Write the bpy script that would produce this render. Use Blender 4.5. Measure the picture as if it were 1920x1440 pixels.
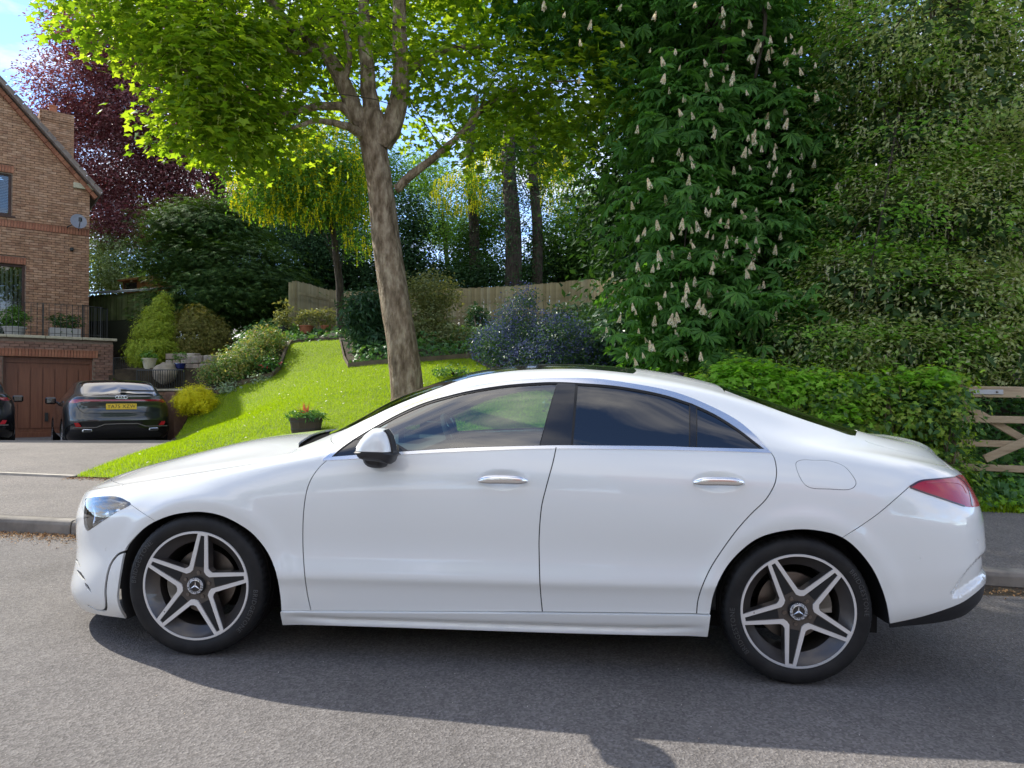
import bpy, bmesh, math, random
import numpy as np
from mathutils import Vector, Matrix, Euler, noise as mnoise
from mathutils.geometry import delaunay_2d_cdt

# ================================================================ camera, sky, sun, exposure
scn = bpy.context.scene
for o in list(bpy.data.objects): bpy.data.objects.remove(o)
CAM_H = 1.25; FPX = 1330.0; PITCH = math.atan(19/1330)
cam_d = bpy.data.cameras.new('camera'); cam = bpy.data.objects.new('camera', cam_d); scn.collection.objects.link(cam)
cam_d.sensor_width = 36.0; cam_d.lens = 36.0*FPX/1920; cam_d.clip_end = 3000; cam_d.clip_start = 0.05
cam.location = (0, 0, CAM_H); cam.rotation_euler = (math.pi/2 + PITCH, 0, 0); scn.camera = cam
SUN_EL = math.radians(40); SUN_AZ = math.radians(-57)       # azimuth from +Y towards +X (minus: to the left)
scn.view_settings.view_transform = 'Standard'; scn.view_settings.look = 'None'
scn.view_settings.gamma = 1.0; scn.view_settings.use_curve_mapping = False
scn.view_settings.exposure = 1.7
sd = bpy.data.lights.new('sun', 'SUN'); sd.energy = 2.35; sd.angle = math.radians(0.55); sd.color = (1.0, 0.95, 0.86)
sun = bpy.data.objects.new('sun', sd); scn.collection.objects.link(sun)
sdir = Vector((math.sin(SUN_AZ)*math.cos(SUN_EL), math.cos(SUN_AZ)*math.cos(SUN_EL), math.sin(SUN_EL)))
sun.rotation_euler = sdir.to_track_quat('Z', 'Y').to_euler(); sun.location = sdir*60
W = bpy.data.worlds.new('World'); scn.world = W; W.use_nodes = True
nt = W.node_tree; nt.nodes.clear()
def _n(t, **k):
    n = nt.nodes.new(t)
    for a, b in k.items(): setattr(n, a, b)
    return n
sky = _n('ShaderNodeTexSky', sky_type='NISHITA', sun_disc=False, sun_elevation=SUN_EL, sun_rotation=SUN_AZ, air_density=0.55, dust_density=0.0, ozone_density=3.0)
hs = _n('ShaderNodeHueSaturation'); hs.inputs['Saturation'].default_value = .98; nt.links.new(sky.outputs[0], hs.inputs['Color'])
bg = _n('ShaderNodeBackground'); bg.inputs[1].default_value = 0.14
out = _n('ShaderNodeOutputWorld'); tc = _n('ShaderNodeTexCoord')
sep = _n('ShaderNodeSeparateXYZ'); nt.links.new(tc.outputs['Generated'], sep.inputs[0])
mz = _n('ShaderNodeMath', operation='MAXIMUM'); nt.links.new(sep.outputs[2], mz.inputs[0]); mz.inputs[1].default_value = 0.0
az = _n('ShaderNodeMath', operation='ADD'); nt.links.new(mz.outputs[0], az.inputs[0]); az.inputs[1].default_value = 0.18
cb = _n('ShaderNodeCombineXYZ')
for i in (0, 1):
    dv = _n('ShaderNodeMath', operation='DIVIDE'); nt.links.new(sep.outputs[i], dv.inputs[0]); nt.links.new(az.outputs[0], dv.inputs[1]); nt.links.new(dv.outputs[0], cb.inputs[i])
cb.inputs[2].default_value = 70.3
no = _n('ShaderNodeTexNoise'); no.inputs['Scale'].default_value = 1.5; no.inputs['Detail'].default_value = 9; no.inputs['Roughness'].default_value = 0.58; no.inputs['Distortion'].default_value = 0.25
nt.links.new(cb.outputs[0], no.inputs['Vector'])
rp = _n('ShaderNodeValToRGB'); rp.color_ramp.elements[0].position = 0.43; rp.color_ramp.elements[1].position = 0.62
nt.links.new(no.outputs['Fac'], rp.inputs[0])
mx = _n('ShaderNodeMix', data_type='RGBA'); nt.links.new(rp.outputs[0], mx.inputs[0]); nt.links.new(hs.outputs[0], mx.inputs[6]); mx.inputs[7].default_value = (4.1, 3.95, 3.8, 1)
nt.links.new(mx.outputs[2], bg.inputs[0]); nt.links.new(bg.outputs[0], out.inputs[0])

# ================================================================ helpers
rng = np.random.default_rng(7); random.seed(7)
def project(P):
    cp, sp = math.cos(PITCH), math.sin(PITCH); d = np.asarray(P, float)-np.array([0, 0, CAM_H])
    fw = d[..., 1]*cp+d[..., 2]*sp; up = -d[..., 1]*sp+d[..., 2]*cp
    return np.stack([960+FPX*d[..., 0]/fw, 720-FPX*up/fw], -1)
def at(px, py, d):
    """world point seen at photo pixel (px, py) at depth d along +Y"""
    cp, sp = math.cos(PITCH), math.sin(PITCH); x = (px-960)/FPX; v = (720-py)/FPX
    r = np.array([x, cp-v*sp, sp+v*cp]); return np.array([0, 0, CAM_H])+r*(d/r[1])
COL = scn.collection
def tag(o, label=None, category=None, group=None, kind=None):
    if label: o['label'] = label
    if category: o['category'] = category
    if group: o['group'] = group
    if kind: o['kind'] = kind
    return o
def empty(name, loc=(0, 0, 0), rz=0.0, parent=None):
    o = bpy.data.objects.new(name, None); COL.objects.link(o); o.location = loc; o.rotation_euler = (0, 0, rz); o.empty_display_size = 0.1
    if parent: o.parent = parent
    return o
def link(name, me, parent=None, loc=None, rot=None):
    o = bpy.data.objects.new(name, me); COL.objects.link(o)
    if parent: o.parent = parent
    if loc is not None: o.location = loc
    if rot is not None: o.rotation_euler = rot
    return o
def np_mesh(name, V, F, mat=None, smooth=False):
    V = np.ascontiguousarray(V, np.float32); F = np.ascontiguousarray(F, np.int32); me = bpy.data.meshes.new(name)
    k = F.shape[1]; me.vertices.add(len(V)); me.vertices.foreach_set('co', V.ravel())
    me.loops.add(F.size); me.loops.foreach_set('vertex_index', F.ravel())
    me.polygons.add(len(F)); me.polygons.foreach_set('loop_start', np.arange(0, F.size, k, dtype=np.int32))
    me.polygons.foreach_set('use_smooth', np.full(len(F), smooth)); me.update(calc_edges=True)
    if mat: me.materials.append(mat)
    return me
def npo(name, V, F, mat, parent=None, smooth=False): return link(name, np_mesh(name, V, F, mat, smooth), parent)
class MB:
    """collects simple shapes into one mesh"""
    def __init__(s): s.v = []; s.f = []
    def add(s, V, F):
        n = len(s.v); s.v += [tuple(map(float, p)) for p in V]; s.f += [tuple(int(i)+n for i in f) for f in F]; return s
    def box(s, c, d, rz=0, M_=None):
        hx, hy, hz = d[0]/2, d[1]/2, d[2]/2
        V = [Vector((x, y, z)) for z in (-hz, hz) for y in (-hy, hy) for x in (-hx, hx)]
        R = M_ if M_ is not None else Matrix.Rotation(rz, 3, 'Z')
        return s.add([R @ p+Vector(c) for p in V], [(0, 2, 3, 1), (4, 5, 7, 6), (0, 1, 5, 4), (2, 6, 7, 3), (0, 4, 6, 2), (1, 3, 7, 5)])
    def bar(s, a, b, w, h, up=(0, 0, 1)):
        a = Vector(a); b = Vector(b); d = (b-a); L = d.length; x = d.normalized(); y = Vector(up).cross(x).normalized(); z = x.cross(y)
        return s.box((a+b)/2, (L, w, h), M_=Matrix((x, y, z)).transposed())
    def tube(s, pts, rad, n=8, cap=True):
        P = [Vector(p) for p in pts]; rad = rad if hasattr(rad, '__len__') else [rad]*len(P); V = []; F = []; x = None
        for i, p in enumerate(P):
            d = (P[min(i+1, len(P)-1)]-P[max(i-1, 0)]).normalized()
            if x is None: x = d.orthogonal().normalized()
            else: x = (x-d*x.dot(d)); x = x.normalized() if x.length > 1e-6 else d.orthogonal().normalized()
            y = d.cross(x)
            for k in range(n): a = 2*math.pi*k/n; V.append(p+(x*math.cos(a)+y*math.sin(a))*rad[i])
        for i in range(len(P)-1):
            for k in range(n): a = i*n+k; b = i*n+(k+1) % n; F.append((a, b, b+n, a+n))
        if cap: F.append(tuple(range(n-1, -1, -1))); F.append(tuple(range((len(P)-1)*n, len(P)*n)))
        return s.add(V, F)
    def lathe(s, prof, n=24, axis='z', c=(0, 0, 0), a0=0, a1=2*math.pi):
        V = []; F = []; full = abs(a1-a0-2*math.pi) < 1e-6; m = n if full else n+1
        for i in range(m):
            a = a0+(a1-a0)*i/n; ca, sa = math.cos(a), math.sin(a)
            for r, h in prof:
                p = (r*ca, r*sa, h) if axis == 'z' else ((r*ca, h, r*sa) if axis == 'y' else (h, r*ca, r*sa))
                V.append((p[0]+c[0], p[1]+c[1], p[2]+c[2]))
        k = len(prof)
        for i in range(n):
            j = (i+1) % m
            for q in range(k-1): F.append((i*k+q, j*k+q, j*k+q+1, i*k+q+1))
        return s.add(V, F)
    def prism(s, poly, h0, h1, axis='y'):
        n = len(poly); f = (lambda a, b, h: (a, h, b)) if axis == 'y' else ((lambda a, b, h: (a, b, h)) if axis == 'z' else (lambda a, b, h: (h, a, b)))
        V = [f(a, b, h0) for a, b in poly]+[f(a, b, h1) for a, b in poly]
        return s.add(V, [tuple(range(n)), tuple(range(2*n-1, n-1, -1))]+[(i, n+i, n+(i+1) % n, (i+1) % n) for i in range(n)])
    def mesh(s, name, mat, smooth=False, bevel=0):
        me = bpy.data.meshes.new(name); me.from_pydata(s.v, [], s.f)
        bm = bmesh.new(); bm.from_mesh(me); bmesh.ops.recalc_face_normals(bm, faces=bm.faces)
        if bevel: bmesh.ops.bevel(bm, geom=bm.edges[:], offset=bevel, segments=1, affect='EDGES', profile=.5)
        bm.to_mesh(me); bm.free()
        if mat: me.materials.append(mat)
        if smooth:
            me.polygons.foreach_set('use_smooth', [True]*len(me.polygons)); me.set_sharp_from_angle(angle=math.radians(38))
        return me
    def build(s, name, mat, parent=None, smooth=False, bevel=0): return link(name, s.mesh(name, mat, smooth, bevel), parent)

# ---- materials
def mat(name, col=(.5, .5, .5), rough=.6, metal=0, coat=0, spec=.5, **kw):
    m = bpy.data.materials.new(name); m.use_nodes = True; b = m.node_tree.nodes['Principled BSDF']
    b.inputs['Base Color'].default_value = (*col, 1); b.inputs['Roughness'].default_value = rough; b.inputs['Metallic'].default_value = metal
    b.inputs['Coat Weight'].default_value = coat; b.inputs['Coat Roughness'].default_value = kw.get('coat_rough', .02); b.inputs['Specular IOR Level'].default_value = spec
    return m
def nodes(m): return m.node_tree.nodes, m.node_tree.links, m.node_tree.nodes['Principled BSDF']
def ramp(N, stops):
    r = N.new('ShaderNodeValToRGB'); e = r.color_ramp.elements
    while len(e) < len(stops): e.new(0.5)
    for el, (p, c) in zip(e, stops): el.position = p; el.color = (*c, 1) if len(c) == 3 else c
    return r
def mnoisy(name, c1, c2, scale=5, rough=.8, bump=.0, bscale=40, bdist=.01, detail=6, c3=None, stretch=None, spec=.3, p=(.35, .65)):
    """two- or three-colour noise surface with fine relief"""
    m = mat(name, c1, rough, spec=spec); N, L, B = nodes(m); t = N.new('ShaderNodeTexCoord'); src = t.outputs['Object']
    if stretch:
        mp = N.new('ShaderNodeMapping'); mp.inputs['Scale'].default_value = stretch; L.new(src, mp.inputs[0]); src = mp.outputs[0]
    n = N.new('ShaderNodeTexNoise'); n.inputs['Scale'].default_value = scale; n.inputs['Detail'].default_value = detail; n.inputs['Roughness'].default_value = .6; L.new(src, n.inputs['Vector'])
    r = ramp(N, [(p[0], c1), (p[1], c2)] if c3 is None else [(p[0], c1), ((p[0]+p[1])/2, c2), (p[1], c3)]); L.new(n.outputs['Fac'], r.inputs[0]); L.new(r.outputs[0], B.inputs['Base Color'])
    if bump:
        n2 = N.new('ShaderNodeTexNoise'); n2.inputs['Scale'].default_value = bscale; n2.inputs['Detail'].default_value = 5; L.new(src, n2.inputs['Vector'])
        bp = N.new('ShaderNodeBump'); bp.inputs['Strength'].default_value = bump; bp.inputs['Distance'].default_value = bdist; L.new(n2.outputs['Fac'], bp.inputs['Height']); L.new(bp.outputs[0], B.inputs['Normal'])
    return m
def mpieces(name, cols, rough=.85, bump=.4, bscale=60, vscale=3, spec=.25, amt=.35):
    """each object (brick, board) its own tone, picked from cols by the object's random number"""
    m = mat(name, cols[0], rough, spec=spec); N, L, B = nodes(m)
    oi = N.new('ShaderNodeObjectInfo'); ge = N.new('ShaderNodeNewGeometry'); ad = N.new('ShaderNodeMath'); ad.operation = 'ADD'; L.new(oi.outputs['Random'], ad.inputs[0]); L.new(ge.outputs['Random Per Island'], ad.inputs[1])
    fr = N.new('ShaderNodeMath'); fr.operation = 'FRACT'; L.new(ad.outputs[0], fr.inputs[0])
    r = ramp(N, [(i/max(1, len(cols)-1), c) for i, c in enumerate(cols)]); L.new(fr.outputs[0], r.inputs[0])
    t = N.new('ShaderNodeTexCoord'); n = N.new('ShaderNodeTexNoise'); n.inputs['Scale'].default_value = vscale; n.inputs['Detail'].default_value = 6; L.new(t.outputs['Object'], n.inputs['Vector'])
    mm = N.new('ShaderNodeMix'); mm.data_type = 'RGBA'; mm.blend_type = 'MULTIPLY'; mm.inputs[0].default_value = 1.0
    r2 = ramp(N, [(.3, (1-amt,)*3), (.7, (1+amt*.4,)*3)]); L.new(n.outputs['Fac'], r2.inputs[0]); L.new(r.outputs[0], mm.inputs[6]); L.new(r2.outputs[0], mm.inputs[7]); L.new(mm.outputs[2], B.inputs['Base Color'])
    n2 = N.new('ShaderNodeTexNoise'); n2.inputs['Scale'].default_value = bscale; L.new(t.outputs['Object'], n2.inputs['Vector'])
    bp = N.new('ShaderNodeBump'); bp.inputs['Strength'].default_value = bump; bp.inputs['Distance'].default_value = .004; L.new(n2.outputs['Fac'], bp.inputs['Height']); L.new(bp.outputs[0], B.inputs['Normal'])
    return m
def mleaf(name, cols, trans=.45, rough=.6, tcol=None, spec=.2):
    """leaf: each leaf (mesh island) its own tone; light also comes through it"""
    m = bpy.data.materials.new(name); m.use_nodes = True; N, L = m.node_tree.nodes, m.node_tree.links; B = N['Principled BSDF']; O = N['Material Output']
    g = N.new('ShaderNodeNewGeometry'); r = ramp(N, [(i/max(1, len(cols)-1), tuple(min(.85, v*1.45) for v in c)) for i, c in enumerate(cols)]); L.new(g.outputs['Random Per Island'], r.inputs[0])
    L.new(r.outputs[0], B.inputs['Base Color']); B.inputs['Roughness'].default_value = rough; B.inputs['Specular IOR Level'].default_value = spec
    T = N.new('ShaderNodeBsdfTranslucent'); mm = N.new('ShaderNodeMix'); mm.data_type = 'RGBA'; mm.blend_type = 'MULTIPLY'; mm.inputs[0].default_value = 1
    L.new(r.outputs[0], mm.inputs[6]); mm.inputs[7].default_value = (*(tcol or (1.7, 1.5, .6)), 1); mm.clamp_result = False; L.new(mm.outputs[2], T.inputs[0])
    S = N.new('ShaderNodeMixShader'); S.inputs[0].default_value = trans; L.new(B.outputs[0], S.inputs[1]); L.new(T.outputs[0], S.inputs[2]); L.new(S.outputs[0], O.inputs[0])
    return m
def mglass(name, tint, refl=(1, 1, 1), ior=1.5, extra=0.0, rough=0.0):
    """window pane: tinted see-through plus a mirror coat that grows at a slant"""
    m = bpy.data.materials.new(name); m.use_nodes = True; N, L = m.node_tree.nodes, m.node_tree.links; N.remove(N['Principled BSDF']); O = N['Material Output']
    T = N.new('ShaderNodeBsdfTransparent'); T.inputs[0].default_value = (*tint, 1); G = N.new('ShaderNodeBsdfGlossy'); G.inputs['Roughness'].default_value = rough; G.inputs[0].default_value = (*refl, 1)
    f = N.new('ShaderNodeFresnel'); f.inputs[0].default_value = ior; a = N.new('ShaderNodeMath'); a.operation = 'MULTIPLY_ADD'; a.inputs[1].default_value = 1.6; a.inputs[2].default_value = extra; a.use_clamp = True
    L.new(f.outputs[0], a.inputs[0]); S = N.new('ShaderNodeMixShader'); L.new(a.outputs[0], S.inputs[0]); L.new(T.outputs[0], S.inputs[1]); L.new(G.outputs[0], S.inputs[2]); L.new(S.outputs[0], O.inputs[0])
    return m
def text_mesh(body, size, mat_, depth=.0015, align='CENTER', spacing=1.0, name='lettering'):
    c = bpy.data.curves.new('txt', 'FONT'); c.body = body; c.size = size; c.extrude = depth; c.align_x = align; c.align_y = 'CENTER'; c.space_character = spacing; c.resolution_u = 2
    o = bpy.data.objects.new('txt', c); COL.objects.link(o); dg = bpy.context.evaluated_depsgraph_get(); me = bpy.data.meshes.new_from_object(o.evaluated_get(dg)); me.name = name
    bpy.data.objects.remove(o); bpy.data.curves.remove(c); me.materials.clear(); me.materials.append(mat_); return me

# ---------------------------------------------------------------- car body surface
def pchip(x, y, q):
    x = np.asarray(x, float); y = np.asarray(y, float); h = np.diff(x); d = np.diff(y) / h
    m = np.zeros_like(y); m[0] = d[0]; m[-1] = d[-1]
    for i in range(1, len(x) - 1):
        if d[i-1] * d[i] > 0:
            w1 = 2*h[i] + h[i-1]; w2 = h[i] + 2*h[i-1]
            m[i] = (w1 + w2) / (w1/d[i-1] + w2/d[i])
    q = np.clip(q, x[0], x[-1]); i = np.clip(np.searchsorted(x, q) - 1, 0, len(x) - 2)
    t = (q - x[i]) / h[i]
    return ((1+2*t)*(1-t)**2*y[i] + t*(1-t)**2*h[i]*m[i] + t*t*(3-2*t)*y[i+1] + t*t*(t-1)*h[i]*m[i+1])

def natural_basis(tk, tq):
    n = len(tk); h = np.diff(tk); A = np.eye(n); B = np.zeros((n, n))
    for i in range(1, n-1):
        A[i, i-1] = h[i-1]; A[i, i] = 2*(h[i-1]+h[i]); A[i, i+1] = h[i]
        B[i, i-1] = 6/h[i-1]; B[i, i] = -6/h[i-1]-6/h[i]; B[i, i+1] = 6/h[i]
    # last row: zero slope at the centreline (symmetric)
    A[-1] = 0; A[-1, -2] = h[-1]; A[-1, -1] = 2*h[-1]; B[-1] = 0; B[-1, -2] = 6/h[-1]; B[-1, -1] = -6/h[-1]
    M2 = np.linalg.solve(A, B); I = np.eye(n)
    i = np.clip(np.searchsorted(tk, tq) - 1, 0, n-2); hh = h[i][:, None]
    a = ((tk[i+1]-tq)[:, None])/hh; b = 1-a
    return a*I[i] + b*I[i+1] + ((a**3-a)*M2[i] + (b**3-b)*M2[i+1])*hh**2/6

class Body:
    """Half of a car body as a surface over (s, t): s along the car, t up the section."""
    def __init__(self, tk, rows, xn, xt, xc0, xc1, nN, nT, LN=1.2, LT=1.2, sig=0.03, flare=None, ns=880, nt=300, nrow=None):
        self.tk = np.array(tk); K = len(tk)
        xs = np.linspace(-1.6, 5.2, 3401); ker = np.exp(-0.5*(np.arange(-100, 101)*0.002/sig)**2); ker /= ker.sum()
        self.SL = LN + (xc1-xc0) + LT; S = np.linspace(0, self.SL, ns); T = np.linspace(0, tk[-1], nt)
        C = np.zeros((ns, K, 3))
        for k in range(K):
            r = np.array(rows[k]); yy = pchip(r[:, 0], r[:, 1], xs); zz = pchip(r[:, 0], r[:, 2], xs)
            yy = np.convolve(np.pad(yy, 100, 'edge'), ker, 'valid'); zz = np.convolve(np.pad(zz, 100, 'edge'), ker, 'valid')
            def seg(xa, xb, n, L):     # closing: xa = straight start, xb = tip
                u = 1-(1-np.linspace(0, 1, 4001))**2; x = xa + (xb-xa)*u; w = np.interp(x, xs, yy)
                y = w*np.maximum(0, 1-u**n)**(1/n); d = np.r_[0, np.cumsum(np.hypot(np.diff(x), np.diff(y)))]
                return x, y, d/d[-1]
            m = S < LN; x, y, d = seg(xc0, xn[k], nN if np.isscalar(nN) else nN[k], LN); q = 1-S[m]/LN
            C[m, k, 0] = np.interp(q, d, x); C[m, k, 1] = np.interp(q, d, y)
            m2 = S > self.SL-LT; x, y, d = seg(xc1, xt[k], nT if np.isscalar(nT) else nT[k], LT); q = (S[m2]-(self.SL-LT))/LT
            C[m2, k, 0] = np.interp(q, d, x); C[m2, k, 1] = np.interp(q, d, y)
            mm = ~(m | m2); C[mm, k, 0] = xc0 + S[mm]-LN; C[mm, k, 1] = np.interp(C[mm, k, 0], xs, yy)
            C[:, k, 2] = np.interp(C[:, k, 0], xs, zz)
        # light smoothing along s of x,y so that the joints do not show
        kk = np.exp(-0.5*(np.arange(-12, 13)/4.0)**2); kk /= kk.sum()
        P2 = np.concatenate([C[12:0:-1]*[1, -1, 1], C, C[-2:-14:-1]*[1, -1, 1]], 0)
        C = sum(kk[j]*P2[j:j+ns] for j in range(25))
        Bm = natural_basis(self.tk, T)
        P = np.einsum('tk,skc->stc', Bm, C)
        if flare: P = flare(P)
        self.S, self.T, self.P = S, T, P
        gs = np.gradient(P, S, axis=0); gt = np.gradient(P, T, axis=1)
        N = np.cross(gs, gt); L = np.linalg.norm(N, axis=2, keepdims=True); L[L < 1e-9] = 1
        self.N = N/L*nsign(N, P)
    def look(self, st, A):
        st = np.asarray(st, float); a = np.clip(st[..., 0]/self.S[-1], 0, 1)*(len(self.S)-1); b = np.clip(st[..., 1]/self.T[-1], 0, 1)*(len(self.T)-1)
        i = np.minimum(a.astype(int), len(self.S)-2); j = np.minimum(b.astype(int), len(self.T)-2); u = (a-i)[..., None]; v = (b-j)[..., None]
        return (A[i, j]*(1-u)+A[i+1, j]*u)*(1-v) + (A[i, j+1]*(1-u)+A[i+1, j+1]*u)*v
    def pos(self, st): return self.look(st, self.P)
    def nor(self, st):
        n = self.look(st, self.N); return n/np.maximum(1e-9, np.linalg.norm(n, axis=-1, keepdims=True))
    def setup_inverse(self, toworld, side, cam):
        """toworld: 4x4; side: sign of local y of the traced side"""
        Pl = self.P*[1, side, 1]; W = Pl@toworld[:3, :3].T + toworld[:3, 3]
        Nw = (self.N*[1, side, 1])@toworld[:3, :3].T
        self.Q = project(W); view = W-np.array(cam); self.front = (np.einsum('stc,stc->st', Nw, view) < 0.0)
        Qs = np.where(self.front[..., None], self.Q, 1e6); self.Qs = Qs
    def inv(self, pts):
        out = []
        for p in pts:
            if len(p) == 3: out.append((p[1], p[2])); continue      # ('st', s, t)
            d = ((self.Qs-np.array(p, float))**2).sum(2); i, j = np.unravel_index(np.argmin(d), d.shape)
            i = min(max(i, 1), len(self.S)-2); j = min(max(j, 1), len(self.T)-2)
            J = np.stack([(self.Q[i+1, j]-self.Q[i-1, j])/2, (self.Q[i, j+1]-self.Q[i, j-1])/2], 1)
            r = np.array(p)-self.Q[i, j]
            if abs(np.linalg.det(J)) > 0.02: dl = np.clip(np.linalg.solve(J, r), -1, 1)
            else: dl = (0, 0)
            out.append(((i+dl[0])*self.S[1], (j+dl[1])*self.T[1]))
        return np.array(out)

def nsign(N, P):
    c = N[..., 1].mean()
    return 1.0 if c > 0 else -1.0

# rows: (x, y, z)
TK = [0, .09, .20, .26, .34, .47, .61, .72, .84, 1.04, 1.245, 1.32, 1.375, 1.65, 1.93]
ROWS = [
 [(-1.0,.80,.10),(-.8,.82,.105),(-.4,.84,.13),(.4,.850,.155),(2.3,.860,.19),(3.1,.86,.26),(3.72,.86,.305)],
 [(-1.0,.84,.15),(-.8,.86,.16),(-.4,.885,.21),(.4,.876,.235),(2.3,.882,.27),(3.1,.89,.325),(3.72,.88,.365)],
 [(-1.0,.86,.22),(-.8,.88,.235),(-.4,.900,.32),(.4,.899,.352),(2.3,.904,.387),(3.1,.905,.42),(3.72,.89,.46)],
 [(-1.0,.865,.27),(-.8,.885,.29),(-.4,.905,.37),(.4,.912,.395),(2.3,.917,.43),(3.1,.912,.475),(3.72,.90,.51)],
 [(-1.0,.87,.34),(-.8,.888,.365),(-.4,.905,.44),(.4,.899,.470),(2.3,.905,.50),(3.1,.915,.54),(3.72,.90,.57)],
 [(-1.0,.87,.43),(-.8,.888,.465),(-.4,.905,.54),(.4,.900,.605),(1.4,.899,.62),(2.3,.910,.635),(3.1,.918,.66),(3.72,.89,.67)],
 [(-1.0,.86,.52),(-.8,.875,.565),(-.4,.900,.64),(.3,.907,.735),(1.4,.906,.765),(2.3,.914,.775),(3.1,.912,.79),(3.72,.86,.77)],
 [(-1.0,.84,.58),(-.8,.85,.63),(-.4,.870,.705),(.2,.890,.80),(.6,.895,.845),(1.4,.896,.88),(2.3,.900,.89),(3.1,.885,.90),(3.72,.80,.85)],
 [(-1.0,.80,.61),(-.8,.81,.67),(-.4,.825,.75),(.1,.85,.842),(.5,.868,.91),(.8,.868,.95),(1.4,.864,.99),(2.3,.862,1.0),(2.8,.855,.99),(3.2,.825,.97),(3.72,.72,.90)],
 [(-1.0,.73,.63),(-.8,.75,.685),(-.4,.765,.77),(.1,.80,.865),(.45,.825,.935),(.62,.825,.975),(.8,.81,1.03),(1.0,.795,1.095),(1.3,.782,1.15),(1.7,.776,1.17),(2.0,.775,1.16),(2.4,.785,1.12),(2.8,.785,1.06),(3.2,.75,1.01),(3.72,.66,.92)],
 [(-1.0,.66,.642),(-.8,.68,.70),(-.4,.70,.787),(.1,.74,.882),(.42,.775,.948),(.6,.765,.999),(.8,.735,1.095),(1.0,.705,1.185),(1.25,.675,1.275),(1.5,.66,1.318),(1.75,.655,1.33),(2.0,.66,1.312),(2.3,.67,1.252),(2.6,.69,1.175),(2.9,.695,1.10),(3.2,.67,1.04),(3.5,.62,.985),(3.72,.59,.93)],
 [(-1.0,.62,.65),(-.8,.64,.706),(-.4,.66,.797),(.1,.70,.893),(.42,.735,.957),(.58,.725,1.01),(.8,.685,1.125),(1.0,.65,1.22),(1.25,.615,1.312),(1.5,.597,1.357),(1.75,.592,1.367),(2.0,.597,1.352),(2.3,.61,1.303),(2.6,.625,1.228),(2.9,.63,1.143),(3.2,.62,1.065),(3.5,.58,1.0),(3.72,.55,.935)],
 [(-1.0,.56,.655),(-.8,.58,.712),(-.4,.60,.81),(.1,.64,.906),(.40,.675,.967),(.54,.675,1.01),(.8,.63,1.155),(1.0,.595,1.245),(1.25,.56,1.332),(1.5,.545,1.371),(1.75,.54,1.381),(2.0,.545,1.366),(2.3,.56,1.32),(2.6,.575,1.245),(2.9,.58,1.163),(3.2,.57,1.083),(3.5,.54,1.015),(3.72,.50,.94)],
 [(-1.0,.29,.665),(-.8,.30,.74),(-.4,.31,.857),(.0,.33,.955),(.30,.34,1.0),(.42,.34,1.015),(.6,.325,1.112),(.8,.31,1.215),(1.0,.30,1.304),(1.25,.285,1.374),(1.5,.28,1.409),(1.75,.275,1.418),(2.0,.28,1.408),(2.3,.285,1.37),(2.6,.29,1.298),(2.9,.29,1.203),(3.15,.29,1.105),(3.3,.285,1.08),(3.54,.28,1.062),(3.66,.26,.985)],
 [(-1.0,0,.67),(-.8,0,.75),(-.4,0,.872),(.0,0,.968),(.26,0,1.005),(.36,0,1.015),(.6,0,1.14),(.8,0,1.235),(1.0,0,1.322),(1.25,0,1.388),(1.5,0,1.421),(1.75,0,1.429),(2.0,0,1.419),(2.3,0,1.38),(2.6,0,1.31),(2.9,0,1.212),(3.15,0,1.115),(3.3,0,1.087),(3.54,0,1.07),(3.66,0,1.0)],
]
XN = [-.955,-.97,-.965,-.955,-.955,-.96,-.97,-.96,-.955,-.95,-.945,-.94,-.94,-.93,-.93]
XT = [3.70,3.735,3.75,3.755,3.755,3.755,3.75,3.73,3.715,3.70,3.69,3.685,3.68,3.665,3.66]
NT = [3.6,3.8,3.8,3.7,3.6,3.5,3.4,3.3,3.3,3.3,3.3,3.3,3.3,4,4]
NN = [2.65,2.65,2.65,2.6,2.5,2.5,2.5,2.5,2.5,2.6,2.6,2.6,2.6,2.6,2.6]
def arch_flare(P):
    for cx_, cz_ in ((.02,.315),(2.735,.325)):
        r = np.hypot(P[..., 0]-cx_, P[..., 2]-cz_)
        b = np.exp(-((r-.41)/.045)**2)*.010 + np.where(r < .47, .006*np.exp(-((.47-r)/.10)**2*0), 0)*0
        b = b*(P[..., 2] > .1)*np.clip((P[..., 1]-.5)/.3, 0, 1)
        P[..., 1] += b
    return P

def densify(poly, step=.012, closed=True):
    P = np.asarray(poly, float); n = len(P); out = []
    for i in range(n if closed else n-1):
        a, b = P[i], P[(i+1) % n]; k = max(1, int(np.hypot(*(b-a))/step)); out += [a+(b-a)*j/k for j in range(k)]
    if not closed: out.append(P[-1])
    return np.array(out)
def cr(P, m=6, closed=False):
    """Catmull-Rom through the points"""
    P = np.asarray(P, float); n = len(P)
    if n < 3: return P
    Q = np.vstack([P[-1], P, P[:2]]) if closed else np.vstack([2*P[0]-P[1], P, 2*P[-1]-P[-2]]); out = []
    for i in range(1, n+(1 if closed else 0)):
        a, b, c, d = Q[i-1], Q[i], Q[i+1], Q[i+2]
        for t in np.arange(m)/m: out.append(.5*((2*b)+(-a+c)*t+(2*a-5*b+4*c-d)*t*t+(-a+3*b-3*c+d)*t**3))
    if not closed: out.append(P[-1])
    return np.array(out)
def buffer_line(P, w):
    P = np.asarray(P, float); d = np.gradient(P, axis=0); d /= np.maximum(1e-9, np.hypot(d[:, 0], d[:, 1]))[:, None]; n = np.stack([-d[:, 1], d[:, 0]], 1)
    return np.vstack([P+n*w, (P-n*w)[::-1]])
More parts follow.
